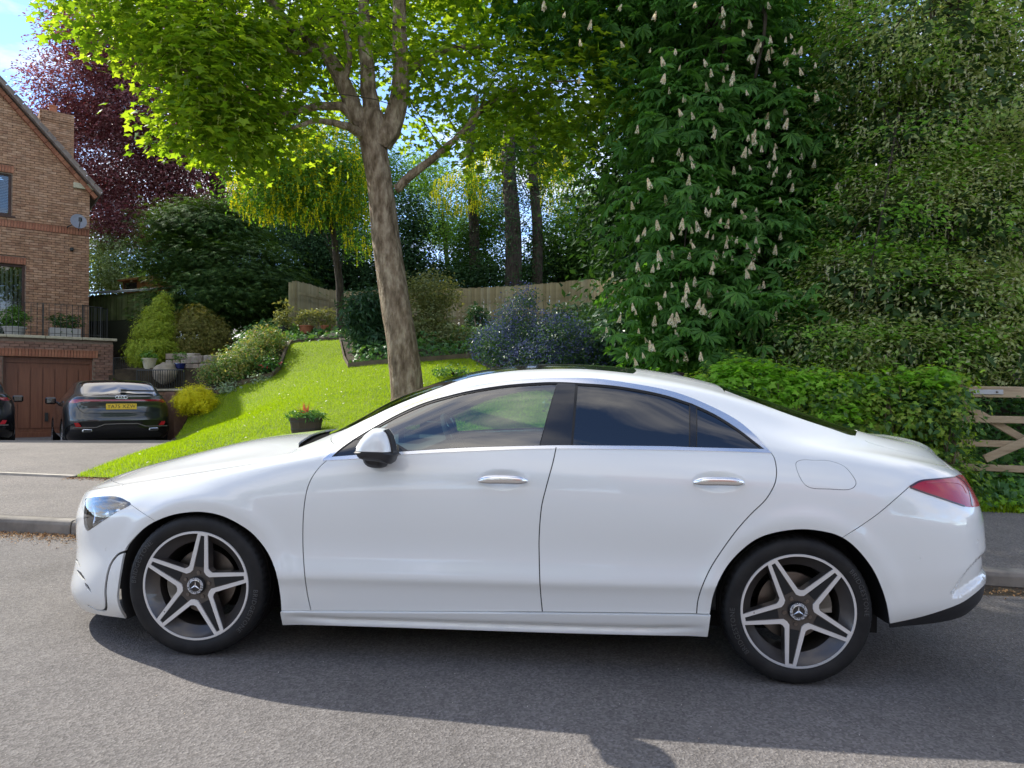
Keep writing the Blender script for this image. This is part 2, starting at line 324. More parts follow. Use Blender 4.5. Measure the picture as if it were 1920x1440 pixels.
def inside(poly, q):
    x, y = q[:, 0], q[:, 1]; r = np.zeros(len(q), bool); P = np.asarray(poly)
    bx = (x > P[:, 0].min()) & (x < P[:, 0].max()) & (y > P[:, 1].min()) & (y < P[:, 1].max()); idx = np.where(bx)[0]; xx, yy = x[idx], y[idx]; rr = np.zeros(len(idx), bool)
    for (x0, y0), (x1, y1) in zip(P, np.roll(P, -1, 0)):
        if y0 == y1: continue
        c = ((y0 > yy) != (y1 > yy)) & (xx < (x1-x0)*(yy-y0)/(y1-y0)+x0); rr ^= c
    r[idx] = rr; return r
def panel_mesh(name, body, tri, V2, posf, side, material, offset=0.0, flange=.010, flipn=False, flat_extra=None):
    """triangles of the (s,t) chart lifted to the body surface; the rim is turned inwards"""
    used, inv = np.unique(tri, return_inverse=True); F = inv.reshape(tri.shape); q = V2[used]
    P = posf(q, offset); h = .002
    gs = posf(q+[h, 0], offset)-posf(q-[h, 0], offset); gt = posf(q+[0, h], offset)-posf(q-[0, h], offset); n = np.cross(gs, gt); L = np.linalg.norm(n, axis=1, keepdims=True)
    ref = body.nor(q); n = np.where(L > 1e-10, n/np.maximum(L, 1e-12), ref); n *= np.sign((n*ref).sum(1, keepdims=True)+1e-12)
    mid = q[:, 1] > body.T[-1]-1e-4; n[mid, 1] = 0; n /= np.maximum(1e-9, np.linalg.norm(n, axis=1, keepdims=True))
    P = P*[1, side, 1]; n = n*[1, side, 1]
    fn = np.cross(P[F[:, 1]]-P[F[:, 0]], P[F[:, 2]]-P[F[:, 0]]); good = np.linalg.norm(fn, axis=1) > 1e-12; F = F[good]; fn = fn[good]
    flip = (fn*n[F].mean(1)).sum(1) < 0; F[flip] = F[flip][:, ::-1]
    E = np.concatenate([F[:, [0, 1]], F[:, [1, 2]], F[:, [2, 0]]]); key = np.sort(E, 1); k1 = key[:, 0].astype(np.int64)*len(q)+key[:, 1]; u, ix, c = np.unique(k1, return_index=True, return_counts=True); B = E[ix[c == 1]]
    dom = (q[:, 1] > body.T[-1]-1e-4) | (q[:, 0] < 1e-4) | (q[:, 0] > body.SL-1e-4); B = B[~(dom[B[:, 0]] & dom[B[:, 1]])]
    V = P; N = n; faces = [tuple(f) for f in F]; loopn = n[F].reshape(-1, 3); nf = len(F)
    if flange and len(B):
        bu, bi = np.unique(B, return_inverse=True); bi = bi.reshape(B.shape); m = len(bu); V = np.vstack([P, P[bu], P[bu]-n[bu]*flange]); a = len(P)
        Q4 = np.stack([a+bi[:, 1], a+bi[:, 0], a+m+bi[:, 0], a+m+bi[:, 1]], 1); faces += [tuple(f) for f in Q4]; loopn = np.vstack([loopn, np.zeros((4*len(Q4), 3))])
    me = bpy.data.meshes.new(name); me.from_pydata(V.tolist(), [], faces); me.polygons.foreach_set('use_smooth', [True]*nf+[False]*(len(faces)-nf))
    me.materials.append(material); me.update(); me.normals_split_custom_set(loopn.tolist()); return me
def join_meshes(name, mes, material):
    V = []; F = []; N = []; S = []
    for me in mes:
        o = len(V); v = np.empty(len(me.vertices)*3, np.float32); me.vertices.foreach_get('co', v); V += v.reshape(-1, 3).tolist()
        F += [tuple(i+o for i in p.vertices) for p in me.polygons]; S += [p.use_smooth for p in me.polygons]
        ln = np.empty(len(me.loops)*3, np.float32); me.corner_normals.foreach_get('vector', ln) if hasattr(me, 'corner_normals') else None; N.append(ln.reshape(-1, 3))
    r = bpy.data.meshes.new(name); r.from_pydata(V, [], F); r.polygons.foreach_set('use_smooth', S); r.materials.append(material); r.update(); r.normals_split_custom_set(np.vstack(N).tolist())
    for me in mes: bpy.data.meshes.remove(me)
    return r
def chart(body, regions, step=.018, dense=()):
    """regions: [(key, polygon)] in order of priority. One triangulation that follows every outline; gives {key: triangles}"""
    S, T = body.SL, body.T[-1]; ns, ntt = int(S/step), int(T/step); g = []
    for j in range(ntt+1):
        o = .5*(j % 2); g.append(np.stack([np.clip((np.arange(ns+2)-o)/ns*S, 0, S), np.full(ns+2, T*j/ntt)], 1))
    for j in range(14):
        if ntt < 60: break
        g.append(np.stack([np.linspace(.3, S-.3, ns), np.full(ns, .004+.0085*j)], 1))
    for (c, r, st) in dense:
        a = np.arange(-r, r, st); gx, gy = np.meshgrid(a*1.0, a); q = np.stack([gx.ravel()+c[0], gy.ravel()+c[1]], 1); g.append(q+rng.uniform(-.0004, .0004, q.shape))
    pts = [np.vstack(g)]; n = len(pts[0]); edges = []; polys = []
    for k, poly in regions:
        P = densify(poly); P[:, 0] = np.clip(P[:, 0], 0, S); P[:, 1] = np.clip(P[:, 1], 0, T); polys.append((k, P))
        pts.append(P); edges += [(n+i, n+(i+1) % len(P)) for i in range(len(P))]; n += len(P)
    V = np.vstack(pts); r = delaunay_2d_cdt([Vector(p) for p in V], edges, [], 0, 1e-5)
    V2 = np.array([tuple(v) for v in r[0]]); tri = np.array([f for f in r[2] if len(f) == 3], int); c = V2[tri].mean(1); lab = np.full(len(tri), -1)
    for i, (k, P) in reversed(list(enumerate(polys))): lab[inside(P, c)] = i
    res = {}
    for i, (k, P) in enumerate(polys):
        m = lab == i
        if m.any(): res[k] = np.vstack([res[k], tri[m]]) if k in res else tri[m]
    res['rest'] = tri[lab == -1]
    return V2, res

# ================================================================ the white four-door coupe
CARM = np.array([[.998031, .0571647, .0258121, -1.420414], [-.0571456, .9983648, -.0014780, 4.182982], [-.0258544, 0, .9996657, .0382414], [0, 0, 0, 1.]])
cla = Body(TK, ROWS, XN, XT, .10, 2.85, NN, NT, flare=arch_flare); cla.setup_inverse(CARM, -1, (0, 0, CAM_H)); TM = cla.T[-1]; SL = cla.SL
inv = cla.inv
paint = mat('white_paint', (.775, .79, .77), .25, coat=1.0, coat_rough=.015)
blackgloss = mat('gloss_black', (.012, .012, .013), .12, coat=.6); blackplastic = mat('black_plastic', (.018, .018, .02), .5); rubber = mat('rubber_seal', (.01, .01, .01), .7)
chrome = mat('bright_trim', (.84, .84, .84), .2, metal=.9); silver = mat('machined_alloy', (.78, .79, .80), .3, metal=.55, coat=.3); gunmetal = mat('grey_alloy', (.085, .076, .07), .35, metal=.5, coat=.4)
glass_clear = mglass('clear_car_glass', (.52, .70, .68), extra=.09); glass_tint = mglass('privacy_glass', (.05, .055, .06), extra=.045); glass_wind = mglass('windscreen_glass', (.55, .68, .66), extra=.02); glass_lamp = mglass('lamp_glass', (.93, .95, .97), extra=.02)
intr = mat('dark_interior', (.06, .065, .07), .6); intr2 = mat('seat_leather', (.025, .025, .028), .45); under = mat('underbody', (.01, .01, .01), .8)
tail_red = mat('tail_lamp_red', (.40, .002, .016), .2, coat=.3, spec=.3); tail_dark = mat('tail_lamp_smoked', (.05, .003, .006), .2, coat=.3)
steel = mat('brake_steel', (.20, .18, .165), .4, metal=1); caliper_m = mat('brake_caliper', (.33, .31, .27), .5, metal=.4)
def s_at(x, t):
    c = cla.look(np.stack([cla.S, np.full(len(cla.S), t)], 1), cla.P)[:, 0]; return float(np.interp(x, c, cla.S))
def X(x, t): return ('st', s_at(x, t), t)
def PX(pts, m=5): return inv(cr(pts, m))
handF, handR = inv([(943, 899), (1347, 903)])
scoop = inv(cr([(1853, 1028), (1832, 1047), (1812, 1068), (1796, 1090), (1783, 1114), (1788, 1123), (1808, 1117), (1836, 1097), (1853, 1080)], 3))
scoopP = np.vstack([scoop, [[scoop[-1][0]+.3, scoop[-1][1]], [scoop[0][0]+.3, scoop[0][1]+.02]]])
def cdisp(q):
    d = np.zeros(len(q))
    for h in (handF, handR):
        r2 = ((q[:, 0]-h[0]-.0)/.118)**2+((q[:, 1]-h[1])/.046)**2; d -= .020*np.where(r2 < 1, (1-r2)**1.5, 0)
    m = np.where((q[:, 0] > scoop[:, 0].min()-.02) & (q[:, 1] < scoop[:, 1].max()+.02))[0]
    if len(m):
        P = densify(scoopP, .01); dd = np.sqrt(((q[m][:, None]-P[None])**2).sum(2)).min(1); sg = inside(scoopP, q[m]); t = np.clip(np.where(sg, dd, 0)/.035, 0, 1)
        d[m] -= .020*t*t*(3-2*t)
    return d
def cpos(q, off=0.0): return cla.pos(q)+cla.nor(q)*(cdisp(q)+off)[:, None]
U = [(622, 857), (640, 841), (667, 822), (703, 800.6), (749, 776), (795, 756), (841, 742.5), (887, 732), (948, 722.6), (1009, 717.8), (1045, 717), (1082, 718.6), (1158, 724.6), (1237.5, 739), (1290, 755), (1303, 760), (1343, 779), (1382.6, 804), (1411.6, 826), (1433, 842.5)]
O_ = [(605, 862), (637.6, 836), (667, 814), (703, 791), (749, 767), (795, 749), (841, 735), (887, 724), (948, 715), (1009, 710.3), (1100, 709.5), (1158, 715.5), (1237.5, 729), (1290, 744), (1343, 767), (1382.6, 789), (1411.6, 813), (1438, 841), (1446, 849)]
Bt = [(605.6, 864), (673, 860), (764.5, 852), (900, 845.5), (1039.5, 841.5), (1237.5, 844), (1369, 847), (1446, 850)]
Lt = [(622, 857), (673, 853), (743, 848), (870, 840), (1012, 836), (1076, 835.5), (1237.5, 837), (1298, 839), (1433, 842.5)]
def interp_y(L, x): L = np.array(L); return float(np.interp(x, L[:, 0], L[:, 1]))
def win(x0t, x0b, x1t, x1b, ins=3.5):
    Uc = cr(U, 6); Lc = cr(Lt, 4); top = [(x, y+ins) for x, y in Uc if x0t < x < x1t]; bot = [(x, y-1.2) for x, y in Lc if x0b < x < x1b]
    return inv([(x0t, interp_y(Uc, x0t)+ins)]+top+[(x1t, interp_y(Uc, x1t)+ins), (x1b, interp_y(Lc, x1b)-1.2)]+bot[::-1]+[(x0b, interp_y(Lc, x0b)-1.2)])
hoodl = PX([(207, 899), (221, 906), (240.5, 906), (304, 898), (387, 887), (477, 875), (509, 867), (531, 857), (557, 842)])
s_hf = s_at(-.90, TM)
hood_front = np.array([[s_hf*1.02, TM], [s_hf+(hoodl[0][0]-s_hf)*.35, TM-.10], [s_hf+(hoodl[0][0]-s_hf)*.8, 1.45]])
cowl_c = [(s_at(.30, TM), TM), (s_at(.315, 1.78), 1.78)]; ws_c = [(s_at(.40, TM), TM), (s_at(.44, 1.65), 1.65), (s_at(.50, 1.48), 1.48)]
cowl_near = PX([(560, 839), (561.5, 829), (579, 817.5)], 4); edgeL = inv([(560, 839.5), (585, 830), (606, 821), (622, 814)])
roofl = np.vstack([[[s_at(x, 1.39), 1.39] for x in np.linspace(1.15, 2.02, 20)], PX([(1190, 697.5), (1237.5, 705), (1290, 714), (1330, 723), (1359, 732)], 4)])
wsedge = np.array([[s_at(x, tt), tt] for x, tt in ((.62, 1.40), (.75, 1.372), (.95, 1.372), (1.08, 1.38))])
rg_low = PX([(1359, 732), (1422, 756), (1500, 784.5), (1560, 804.5), (1590, 815), (1604, 817)], 4)
bootl = PX([(1622, 826), (1633, 831), (1676.7, 843), (1722, 854), (1762, 863), (1779, 875), (1795, 888)], 4)
lamp_t = PX([(1704.4, 913), (1725, 901), (1756, 897.5), (1788, 893.75), (1798, 890)], 4); lamp_b = PX([(1825, 951), (1808.6, 949), (1763.5, 933.7), (1730, 922)], 3)
le = lamp_t[-1]; lb = lamp_b[0]
lampP = np.vstack([lamp_t, [[le[0]+.20, le[1]-.01], [le[0]+.45, le[1]-.05], [le[0]+.50, le[1]-.09], [lb[0]+.18, lb[1]-.0]], lamp_b])
archF = [(213, 1200), (219, 1118), (223, 1087), (232.5, 1036), (250, 1010), (279, 984), (317, 967), (355.5, 960), (387.5, 960.5), (419, 968), (451, 984), (477, 1003.5), (502, 1035.5), (518, 1074), (526, 1118.5), (528, 1150), (527, 1205)]
archR = [(1329, 1230), (1329.4, 1157.6), (1338, 1112.5), (1357, 1070.8), (1381.5, 1039.6), (1416, 1011.8), (1454, 998), (1503, 992), (1548, 997), (1579.4, 1007.6), (1607, 1029), (1635, 1064), (1652, 1098.6), (1663, 1133), (1669, 1168), (1671, 1215)]
aF = inv(cr(archF[1:-1], 4)); aR = inv(cr(archR[1:-1], 4))
aF = np.vstack([[aF[0][0]-.004, 0], aF, [aF[-1][0], 0]]); aR = np.vstack([[aR[0][0], 0], aR, [aR[-1][0]+.01, 0]])
doorF = PX([(612, 864), (598, 877), (582, 901), (573, 930), (568.5, 972), (568, 1023), (571, 1074), (576, 1112), (583, 1145.5)])
doorM = PX([(1042.8, 839), (1036.5, 868), (1024, 914), (1015, 953), (1011, 1005), (1011, 1042), (1012.7, 1099.5), (1017, 1147.5)])
doorR = PX([(1446, 849), (1452.5, 860.5), (1456, 882), (1454, 903), (1446, 921), (1433, 940), (1409, 963), (1382.6, 992.5), (1357, 1027), (1333, 1064), (1317, 1098.6), (1308.6, 1126), (1306, 1151)])
sillt = PX([(527, 1145), (583, 1145.5), (1017, 1147.5), (1306, 1151), (1330, 1153)], 4)
chr_out = np.vstack([inv(cr(O_, 5)), inv(cr(Bt, 5))[::-1]]); inner = np.vstack([inv(cr(U, 5)), inv(cr(Lt, 5))[::-1]])
flap = inv(cr([(1492, 871), (1503, 862.5), (1525, 863), (1555, 864), (1583, 874.6), (1602, 897), (1604, 910), (1590, 918), (1555, 917), (1520, 914.6), (1503, 900.7)], 4, closed=True))
head = inv(cr([(164, 934), (205, 930), (223, 932), (236, 938), (245, 946), (221, 959), (196, 975), (175, 989), (164, 995), (158, 984), (157, 965), (160, 943)], 4, closed=True))
seamF = PX([(245, 946), (265, 960), (290, 976)], 3); seamF0 = PX([(232, 907), (227, 918), (223, 931)], 3); seamR = PX([(1704.4, 913), (1673, 941), (1642, 966.7), (1605, 992), (1578, 1009)], 4)
slit = PX([(235.4, 1034), (221, 1040), (208, 1057), (201, 1080), (197.5, 1109), (199, 1138), (194, 1144.6), (181, 1143), (164.6, 1134.6)], 4)
def G(L, w=.0024): return buffer_line(L, w)
def circ(p, r): c = inv([p])[0]; return np.array([[c[0]+r*math.cos(a), c[1]+r*math.sin(a)] for a in np.linspace(0, 2*math.pi, 14, endpoint=False)])
def ring_of(P, w): P = np.vstack([P, P[:1]]); return buffer_line(P, w)
bumF = np.vstack([[[0, 0], [0, TM]], hood_front, hoodl[:12], seamF0, inv([(236, 938)]), seamF, aF[1:14][::-1][:0], [[aF[10][0], aF[10][1]]], aF[1:10][::-1], [[aF[0][0], 0]]])
seg_r = [(1669, 1168), (1652, 1098.6), (1635, 1064), (1607, 1029), (1579.4, 1007.6)]
bumR = np.vstack([seamR[::-1], lamp_b[::-1], [[SL, lamp_b[0][1]+.02], [SL, 0], [aR[-1][0], 0]], inv(seg_r)])
diff = np.vstack([inv(cr([(1669, 1169), (1708, 1161), (1746, 1151), (1798, 1132.5), (1829, 1112), (1851, 1091)], 4)), [[SL, cla.T[-1]*0+.26], [SL, 0]], [[aR[-1][0]-.02, 0]]])
regs = [('drop', aF), ('drop', aR)]
def add(k, P): regs.append((k, P))
for L in (doorF, doorM, doorR): add('seal', G(L))
add('seal', G(sillt, .0022)); add('seal', ring_of(flap, .0012)); add('seal', G(hoodl, .0034)); add('seal', G(seamF, .0012)); add('seal', G(seamF0, .0012)); add('seal', G(seamR, .0016)); add('seal', G(slit, .0062)); add('seal', G(bootl, .0020)); add('seal', G(roofl[19:], .0022))
add('seal', inv(cr([(141.5, 1046), (146, 1051), (151, 1063), (145, 1058)], 2, True))); add('seal', inv(cr([(143, 1068.5), (152, 1073), (161, 1089), (151, 1083)], 2, True))); add('seal', inv(cr([(158, 1092.5), (164.6, 1096.7), (171.5, 1111), (163, 1104)], 2, True)))
add('seal', G(PX([(621, 820), (637, 837)], 3), .0016))
[add('sensor%d' % k_, circ(c_, .011)) for k_, c_ in enumerate([(200.6, 1030), (1720, 1047.6), (1832, 1015)])]
add('glass_front', win(668, 766, 1043.5, 1011)); add('sail', win(628, 628, 668, 766, 2)); add('pillar', win(1045.5, 1013, 1078.5, 1070.5, 1)); add('glass_rear', win(1084, 1074.5, 1292, 1292)); add('divider', win(1294, 1294, 1305, 1305, 1)); add('glass_quarter', win(1307, 1307, 1428, 1430))
add('rubber', inner); add('chrome', chr_out)
add('head', head); add('flap', flap)
add('door_f', np.vstack([doorF, doorM[::-1], [[doorF[0][0], doorF[0][1]+.02]]])); add('door_r', np.vstack([doorM, doorR[::-1]]))
add('grille', np.array([[0, .30], [.22, .31], [.30, .42], [.33, .60], [.30, .76], [0, .79]])); add('intake', np.array([[0, .08], [.38, .09], [.42, .15], [.36, .2], [0, .22]]))
add('taillamp', lampP); add('diffuser', diff); add('bumper_r', bumR)
add('windscreen', np.vstack([ws_c, edgeL[-1:], wsedge, roofl[:2], [[s_at(1.16, 1.6), 1.6], [s_at(1.19, TM), TM]]]))
add('cowl', np.vstack([cowl_c, cowl_near[::-1], edgeL, ws_c[::-1]]))
add('hood', np.vstack([hoodl, cowl_near, cowl_c[::-1], hood_front]))
rl = lambda a, b: roofl[a:b]
add('sunroof', np.vstack([roofl[0:20], [[s_at(2.035, 1.43), 1.43], [s_at(2.05, 1.5), 1.5], [s_at(2.06, TM), TM], [s_at(1.10, TM), TM]]]))
add('roof', np.vstack([roofl[20:-1], [[s_at(2.46, 1.36), 1.37], [s_at(2.47, 1.5), 1.5], [s_at(2.45, TM), TM], [s_at(2.06, TM), TM], [s_at(2.05, 1.5), 1.5], [s_at(2.04, 1.43), 1.43]]]))
add('backlight', np.vstack([rg_low, [[s_at(3.13, 1.45), 1.45], [s_at(3.16, TM), TM], [s_at(2.46, TM), TM], [s_at(2.48, 1.5), 1.5], [s_at(2.47, 1.37), 1.38]]]))
add('bumper_f', bumF)
add('boot', np.vstack([[[s_at(3.16, TM), TM], [s_at(3.13, 1.45), 1.45]], rg_low[-3:], bootl, [[le[0]+.05, le[1]+.01], [le[0]+.5, .86], [SL, .86], [SL, TM]]]))
add('sill', np.vstack([sillt, [[sillt[-1][0], 0], [sillt[0][0], 0]]]))
fz = [X(.10, .8)]
add('fender', np.vstack([hoodl[6:], cowl_near[:1], inv([(585, 830), (606, 821), (621, 820), (637, 837)]), inv([(612, 862)]), doorF, [[sillt[0][0], sillt[0][1]]], [[aF[-1][0], 0]], aF[10:-1][::-1], seamF[::-1], inv([(236, 938)]), seamF0[::-1]]))
V2, R = chart(cla, regs, .018, dense=[(handF, .12, .007), (handR, .12, .007), (scoop.mean(0), .12, .011)])
root = empty('parked_car'); root.matrix_world = Matrix(CARM.tolist())
tag(root, 'white four door coupe parked side on at the kerb in the foreground', 'car')
def spos(q, off=0.0):
    t = q[:, 1]; e = np.clip((q[:, 0]-sillt[0][0])/.25, 0, 1)*np.clip((sillt[-1][0]-q[:, 0])/.25, 0, 1); d = .010*np.clip(t/.10, 0, 1)-.016*e*np.exp(-((t-.035-.02*(1-e))/.016)**2)
    return cla.pos(q)+cla.nor(q)*(d+off)[:, None]
def both(key, name, m, off=0.0, fl=.010):
    a = panel_mesh(name, cla, R[key], V2, cpos, -1, m, off, fl); b = panel_mesh(name, cla, R[key], V2, cpos, 1, m, off, fl); return link(name, join_meshes(name, [a, b], m), root)
def each(key, name, m, off=0.0, fl=.010, parent=None):
    r = []
    for i, sd_ in enumerate((-1, 1)): r.append(link(name, panel_mesh(name, cla, R[key], V2, cpos, sd_, m, off, fl), parent[i] if parent else root))
    return r
shell = both('rest', 'body_shell', paint); tag(shell, 'white side frames, pillars and rear quarters')
frontdoors = each('door_f', 'front_door', paint); reardoors = each('door_r', 'rear_door', paint)
each('fender', 'front_wing', paint); both('hood', 'bonnet', paint); both('bumper_f', 'front_bumper', paint, 0, .012); both('bumper_r', 'rear_bumper', paint); both('boot', 'boot_lid', paint); both('roof', 'roof_panel', paint)
both('seal', 'panel_gap_seal', rubber, -.008, 0); each('rubber', 'window_seal', rubber, -.001, .008); each('chrome', 'window_trim', chrome, .003, .006)
each('glass_front', 'window_pane', glass_clear, -.004, 0, frontdoors); each('glass_rear', 'window_pane', glass_tint, -.004, 0, reardoors); each('glass_quarter', 'quarter_window', glass_tint, -.004, 0)
each('sail', 'mirror_sail', blackgloss, -.002); each('pillar', 'pillar_trim', blackgloss, -.001); each('divider', 'window_divider', blackgloss, -.002)
both('windscreen', 'windscreen', glass_wind, -.003, 0); both('backlight', 'rear_window', glass_tint, -.002, .0); both('sunroof', 'sunroof_glass', blackgloss, 0); both('cowl', 'cowl_panel', mat('matt_black_cowl', (.008, .008, .008), .95, spec=.03), -.02, .0)
sills = [link('side_skirt', panel_mesh('side_skirt', cla, R['sill'], V2, spos, s_, paint, .003, .03), root) for s_ in (-1, 1)]; both('diffuser', 'rear_diffuser', blackplastic, -.002, .01); both('grille', 'grille', blackgloss, -.010, .02); both('intake', 'air_intake', blackplastic, -.010, .02)
each('flap', 'fuel_flap', paint) if False else link('fuel_flap', panel_mesh('fuel_flap', cla, R['flap'], V2, cpos, -1, paint, 0, .01), root)
link('body_shell_patch', panel_mesh('body_shell_patch', cla, R['flap'], V2, cpos, 1, paint, 0, .01), shell)
[each('sensor%d' % k_, 'parking_sensor', paint, -.0012, .003) for k_ in range(3)]
heads = each('head', 'headlamp', glass_lamp, .001, .0); tails = each('taillamp', 'tail_lamp', tail_red, .002, .02)
# inside of the lamps
hl_in = mnoisy('lamp_reflector', (.75, .77, .80), (.10, .10, .11), scale=9, rough=.15, detail=3, p=(.46, .54)); nodes(hl_in)[2].inputs['Metallic'].default_value = .85
for i, sd_ in enumerate((-1, 1)):
    link('lamp_housing', panel_mesh('lamp_housing', cla, R['head'], V2, cpos, sd_, mat('lamp_housing', (.11, .115, .12), .25, metal=.3), -.055, .0), heads[i]); h = heads[i]
    hb = inv([(186, 944), (228, 943), (224, 950), (196, 952)]); b = panel_mesh('light_guide', cla, R['head'][:0], V2, cpos, sd_, chrome) if False else None
    def lp(px, py, off): q = inv([(px, py)]); return (cpos(q, off)[0]*[1, sd_, 1])
    m = MB(); m.tube([lp(168, 938, -.02), lp(200, 934, -.02), (lp(232, 942, -.02))], .005, 6); m.tube([lp(165, 945, -.025), lp(170, 965, -.025), lp(168, 985, -.02)], .006, 6); m.tube([lp(185, 948, -.02), lp(215, 946, -.02), lp(228, 948, -.02)], .0075, 8); m.tube([lp(168, 985, -.022), lp(182, 978, -.02), lp(190, 976, -.02)], .010, 8)
    m.build('light_guide', chrome, h, True)
    for (a, b_) in (((186, 962), .024), ((208, 954), .020)):
        c = lp(a[0], a[1], -.045); nn = Vector((-.75, sd_*.66, 0)).normalized(); q = nn.to_track_quat('Z', 'Y').to_matrix(); mm = MB(); mm.lathe([(.0001, .018), (b_*.5, .015), (b_*.85, .007), (b_, 0), (b_*1.15, .002), (b_*1.15, -.02)], 16)
        mm.v = [tuple(q @ Vector(p)+Vector(c)) for p in mm.v]; mm.build('projector_lens', chrome, h, True)
    # smoked upper edge and a darker lower line of the tail lamp
    tb = lp(1760, 915, .003)
# chart-wise darker outlines of the tail lamp
def ribbon(name, pts, w, off, m, parent, sd_):
    L = inv(cr(pts, 5)); poly = buffer_line(densify(L, .01, False), w); n = len(poly)//2; V = cpos(np.clip(poly, 0, [SL, TM]), off)*[1, sd_, 1]; F = [(i, i+1, 2*n-2-i, 2*n-1-i) for i in range(n-1)]
    V2_ = np.vstack([V, V-cla.nor(poly)*[1, sd_, 1]*.006]); F += [(i, i+1, i+1+2*n, i+2*n) for i in range(n-1)]+[(2*n-1-i, 2*n-2-i, 4*n-2-i, 4*n-1-i) for i in range(n-1)]
    me = bpy.data.meshes.new(name); me.from_pydata(V2_.tolist(), [], F); me.materials.append(m); return link(name, me, parent)
for i, sd_ in enumerate((-1, 1)):
    ribbon('lamp_edge', [(1706, 912.6), (1726, 902), (1757, 898.5), (1790, 894.5)], .004, .004, tail_dark, tails[i], sd_); ribbon('lamp_edge', [(1706, 914), (1732, 923.5), (1765, 934.5), (1808, 949)], .003, .004, tail_dark, tails[i], sd_)
    ribbon('lamp_edge', [(1792, 893), (1806, 902), (1815, 918), (1820, 935), (1822, 949)], .006, .0035, tail_dark, tails[i], sd_)
    ribbon('light_bar', [(1735, 906), (1770, 904), (1800, 908), (1812, 925)], .0035, .0035, mat('lamp_bar', (.40, .01, .02), .2, coat=.3), tails[i], sd_)
# door handles: a bridge over the recess
for di, (c, sgn) in enumerate(((handF, 0), (handR, 1))):
    for i, sd_ in enumerate((-1, 1)):
        m = MB(); L = []; rr = []
        for u in np.linspace(-1, 1, 15):
            q = np.array([[c[0]+u*.112, c[1]-.002-.004*u*u]]); P = cla.pos(q)[0]+cla.nor(q)[0]*(.006+.028*(1-abs(u)**4)**.5); L.append(P*[1, sd_, 1]); rr.append(.017*max(.25, (1-abs(u)**5))**.5)
        V = []; F = []; n = 12
        for p, r in zip(L, rr):
            for k in range(n): a = 2*math.pi*k/n; V.append((p[0], p[1]+sd_*.009*math.sin(a), p[2]+r*1.12*math.cos(a)))
        F = [(j*n+k, j*n+(k+1) % n, (j+1)*n+(k+1) % n, (j+1)*n+k) for j in range(14) for k in range(n)]+[tuple(range(n)), tuple(range(14*n, 15*n))]
        m.add(V, F); m.build('door_handle', chrome, (frontdoors, reardoors)[di][i], True)
# inner lining, wheel housings, floor
mU = (V2[R['rest']][:, :, 1].min(1) > .80) & (cla.pos(V2[R['rest']].mean(1))[:, 0] > .45) & (cla.pos(V2[R['rest']].mean(1))[:, 0] < 3.1)
R['line'] = np.vstack([R['rest'][mU], R['pillar'], R['sunroof'], R['roof'], R['divider'], R['sail']]); both('line', 'headlining', mat('headlining', (.16, .165, .17), .9), -.03, 0)
R['card'] = np.vstack([R['door_f'], R['door_r']]); each('card', 'door_card', intr, -.065, 0)
m = MB(); m.box((1.37, 0, .20), (3.7, 1.10, .12)); m.box((1.37, 0, .235), (1.86, 1.62, .06)); m.box((-.55, 0, .36), (.36, 1.0, .36)); m.box((-.375, 0, .27), (.03, 1.60, .26)); m.box((.55, 0, .42), (.3, 1.5, .4)); m.box((3.2, 0, .36), (.5, 1.1, .2)); m.build('underbody', under, root)  # floor, plus filler boxes added to stop light leaking through the nose
for cx_ in (.02, 2.735):
    for sd_ in (-1, 1):
        m = MB(); n = 26; prof = [(.872, .385), (.66, .385), (.60, .36)]
        V = []; F = []
        for i in range(n+1):
            a = math.pi*(-.03+(1.17 if cx_ < 1 else 1.06)*i/n)
            for (yy, r) in ((.852, .402), (.84, .395), (.60, .392), (.60, .02)): V.append((cx_+r*math.cos(a), sd_*yy, .315+r*math.sin(a)))
        F = [(i*4+j, i*4+j+1, i*4+5+j, i*4+4+j) for i in range(n) for j in range(3)]; m.add(V, F); m.build('wheel_arch_liner', under, root, True)
# cabin
cab = MB(); cab.box((.62, 0, .80), (.62, 1.46, .22)); cab.box((.80, 0, .93), (.42, 1.40, .07)); cab.box((1.55, 0, .42), (1.9, 1.5, .3)); cab.box((2.78, 0, .82), (.5, 1.3, .3)); cab.build('dashboard', intr, root, bevel=.02)
sc = MB(); sc.box((.80, -.0, 1.0), (.03, .46, .10)); sc.build('dashboard_screen', blackgloss, root)
for yy in (-.37, .37):
    sx = 1.62; V = []; F = []; secs = [(1.55, .58, .50, .16), (1.68, .66, .50, .16), (1.80, .86, .50, .15), (1.88, 1.02, .42, .13), (1.92, 1.10, .26, .10)]
    for (x, z, w, d) in secs:
        for (a, b) in ((-.5, -.3), (-.5, .3), (-.3, .5), (.3, .5), (.5, .3), (.5, -.3), (.3, -.5), (-.3, -.5)): V.append((x+b*d, yy+a*w, z))
    F = [(i*8+k, i*8+(k+1) % 8, i*8+8+(k+1) % 8, i*8+8+k) for i in range(4) for k in range(8)]+[tuple(range(8)), tuple(range(32, 40))]
    b = MB().add(V, F); b.box((1.38, yy, .54), (.5, .5, .16)); s_ = b.build('front_seat', intr2, root, True); MB().box((1.96, yy, 1.17), (.09, .24, .15)).build('headrest', intr2, s_, bevel=.03)
b = MB(); b.box((2.42, 0, .62), (.5, 1.3, .16)); b.bar((2.6, 0, .66), (2.85, 0, 1.08), 1.3, .14, (0, 1, 0)); b.build('rear_seat', intr2, root, bevel=.03)
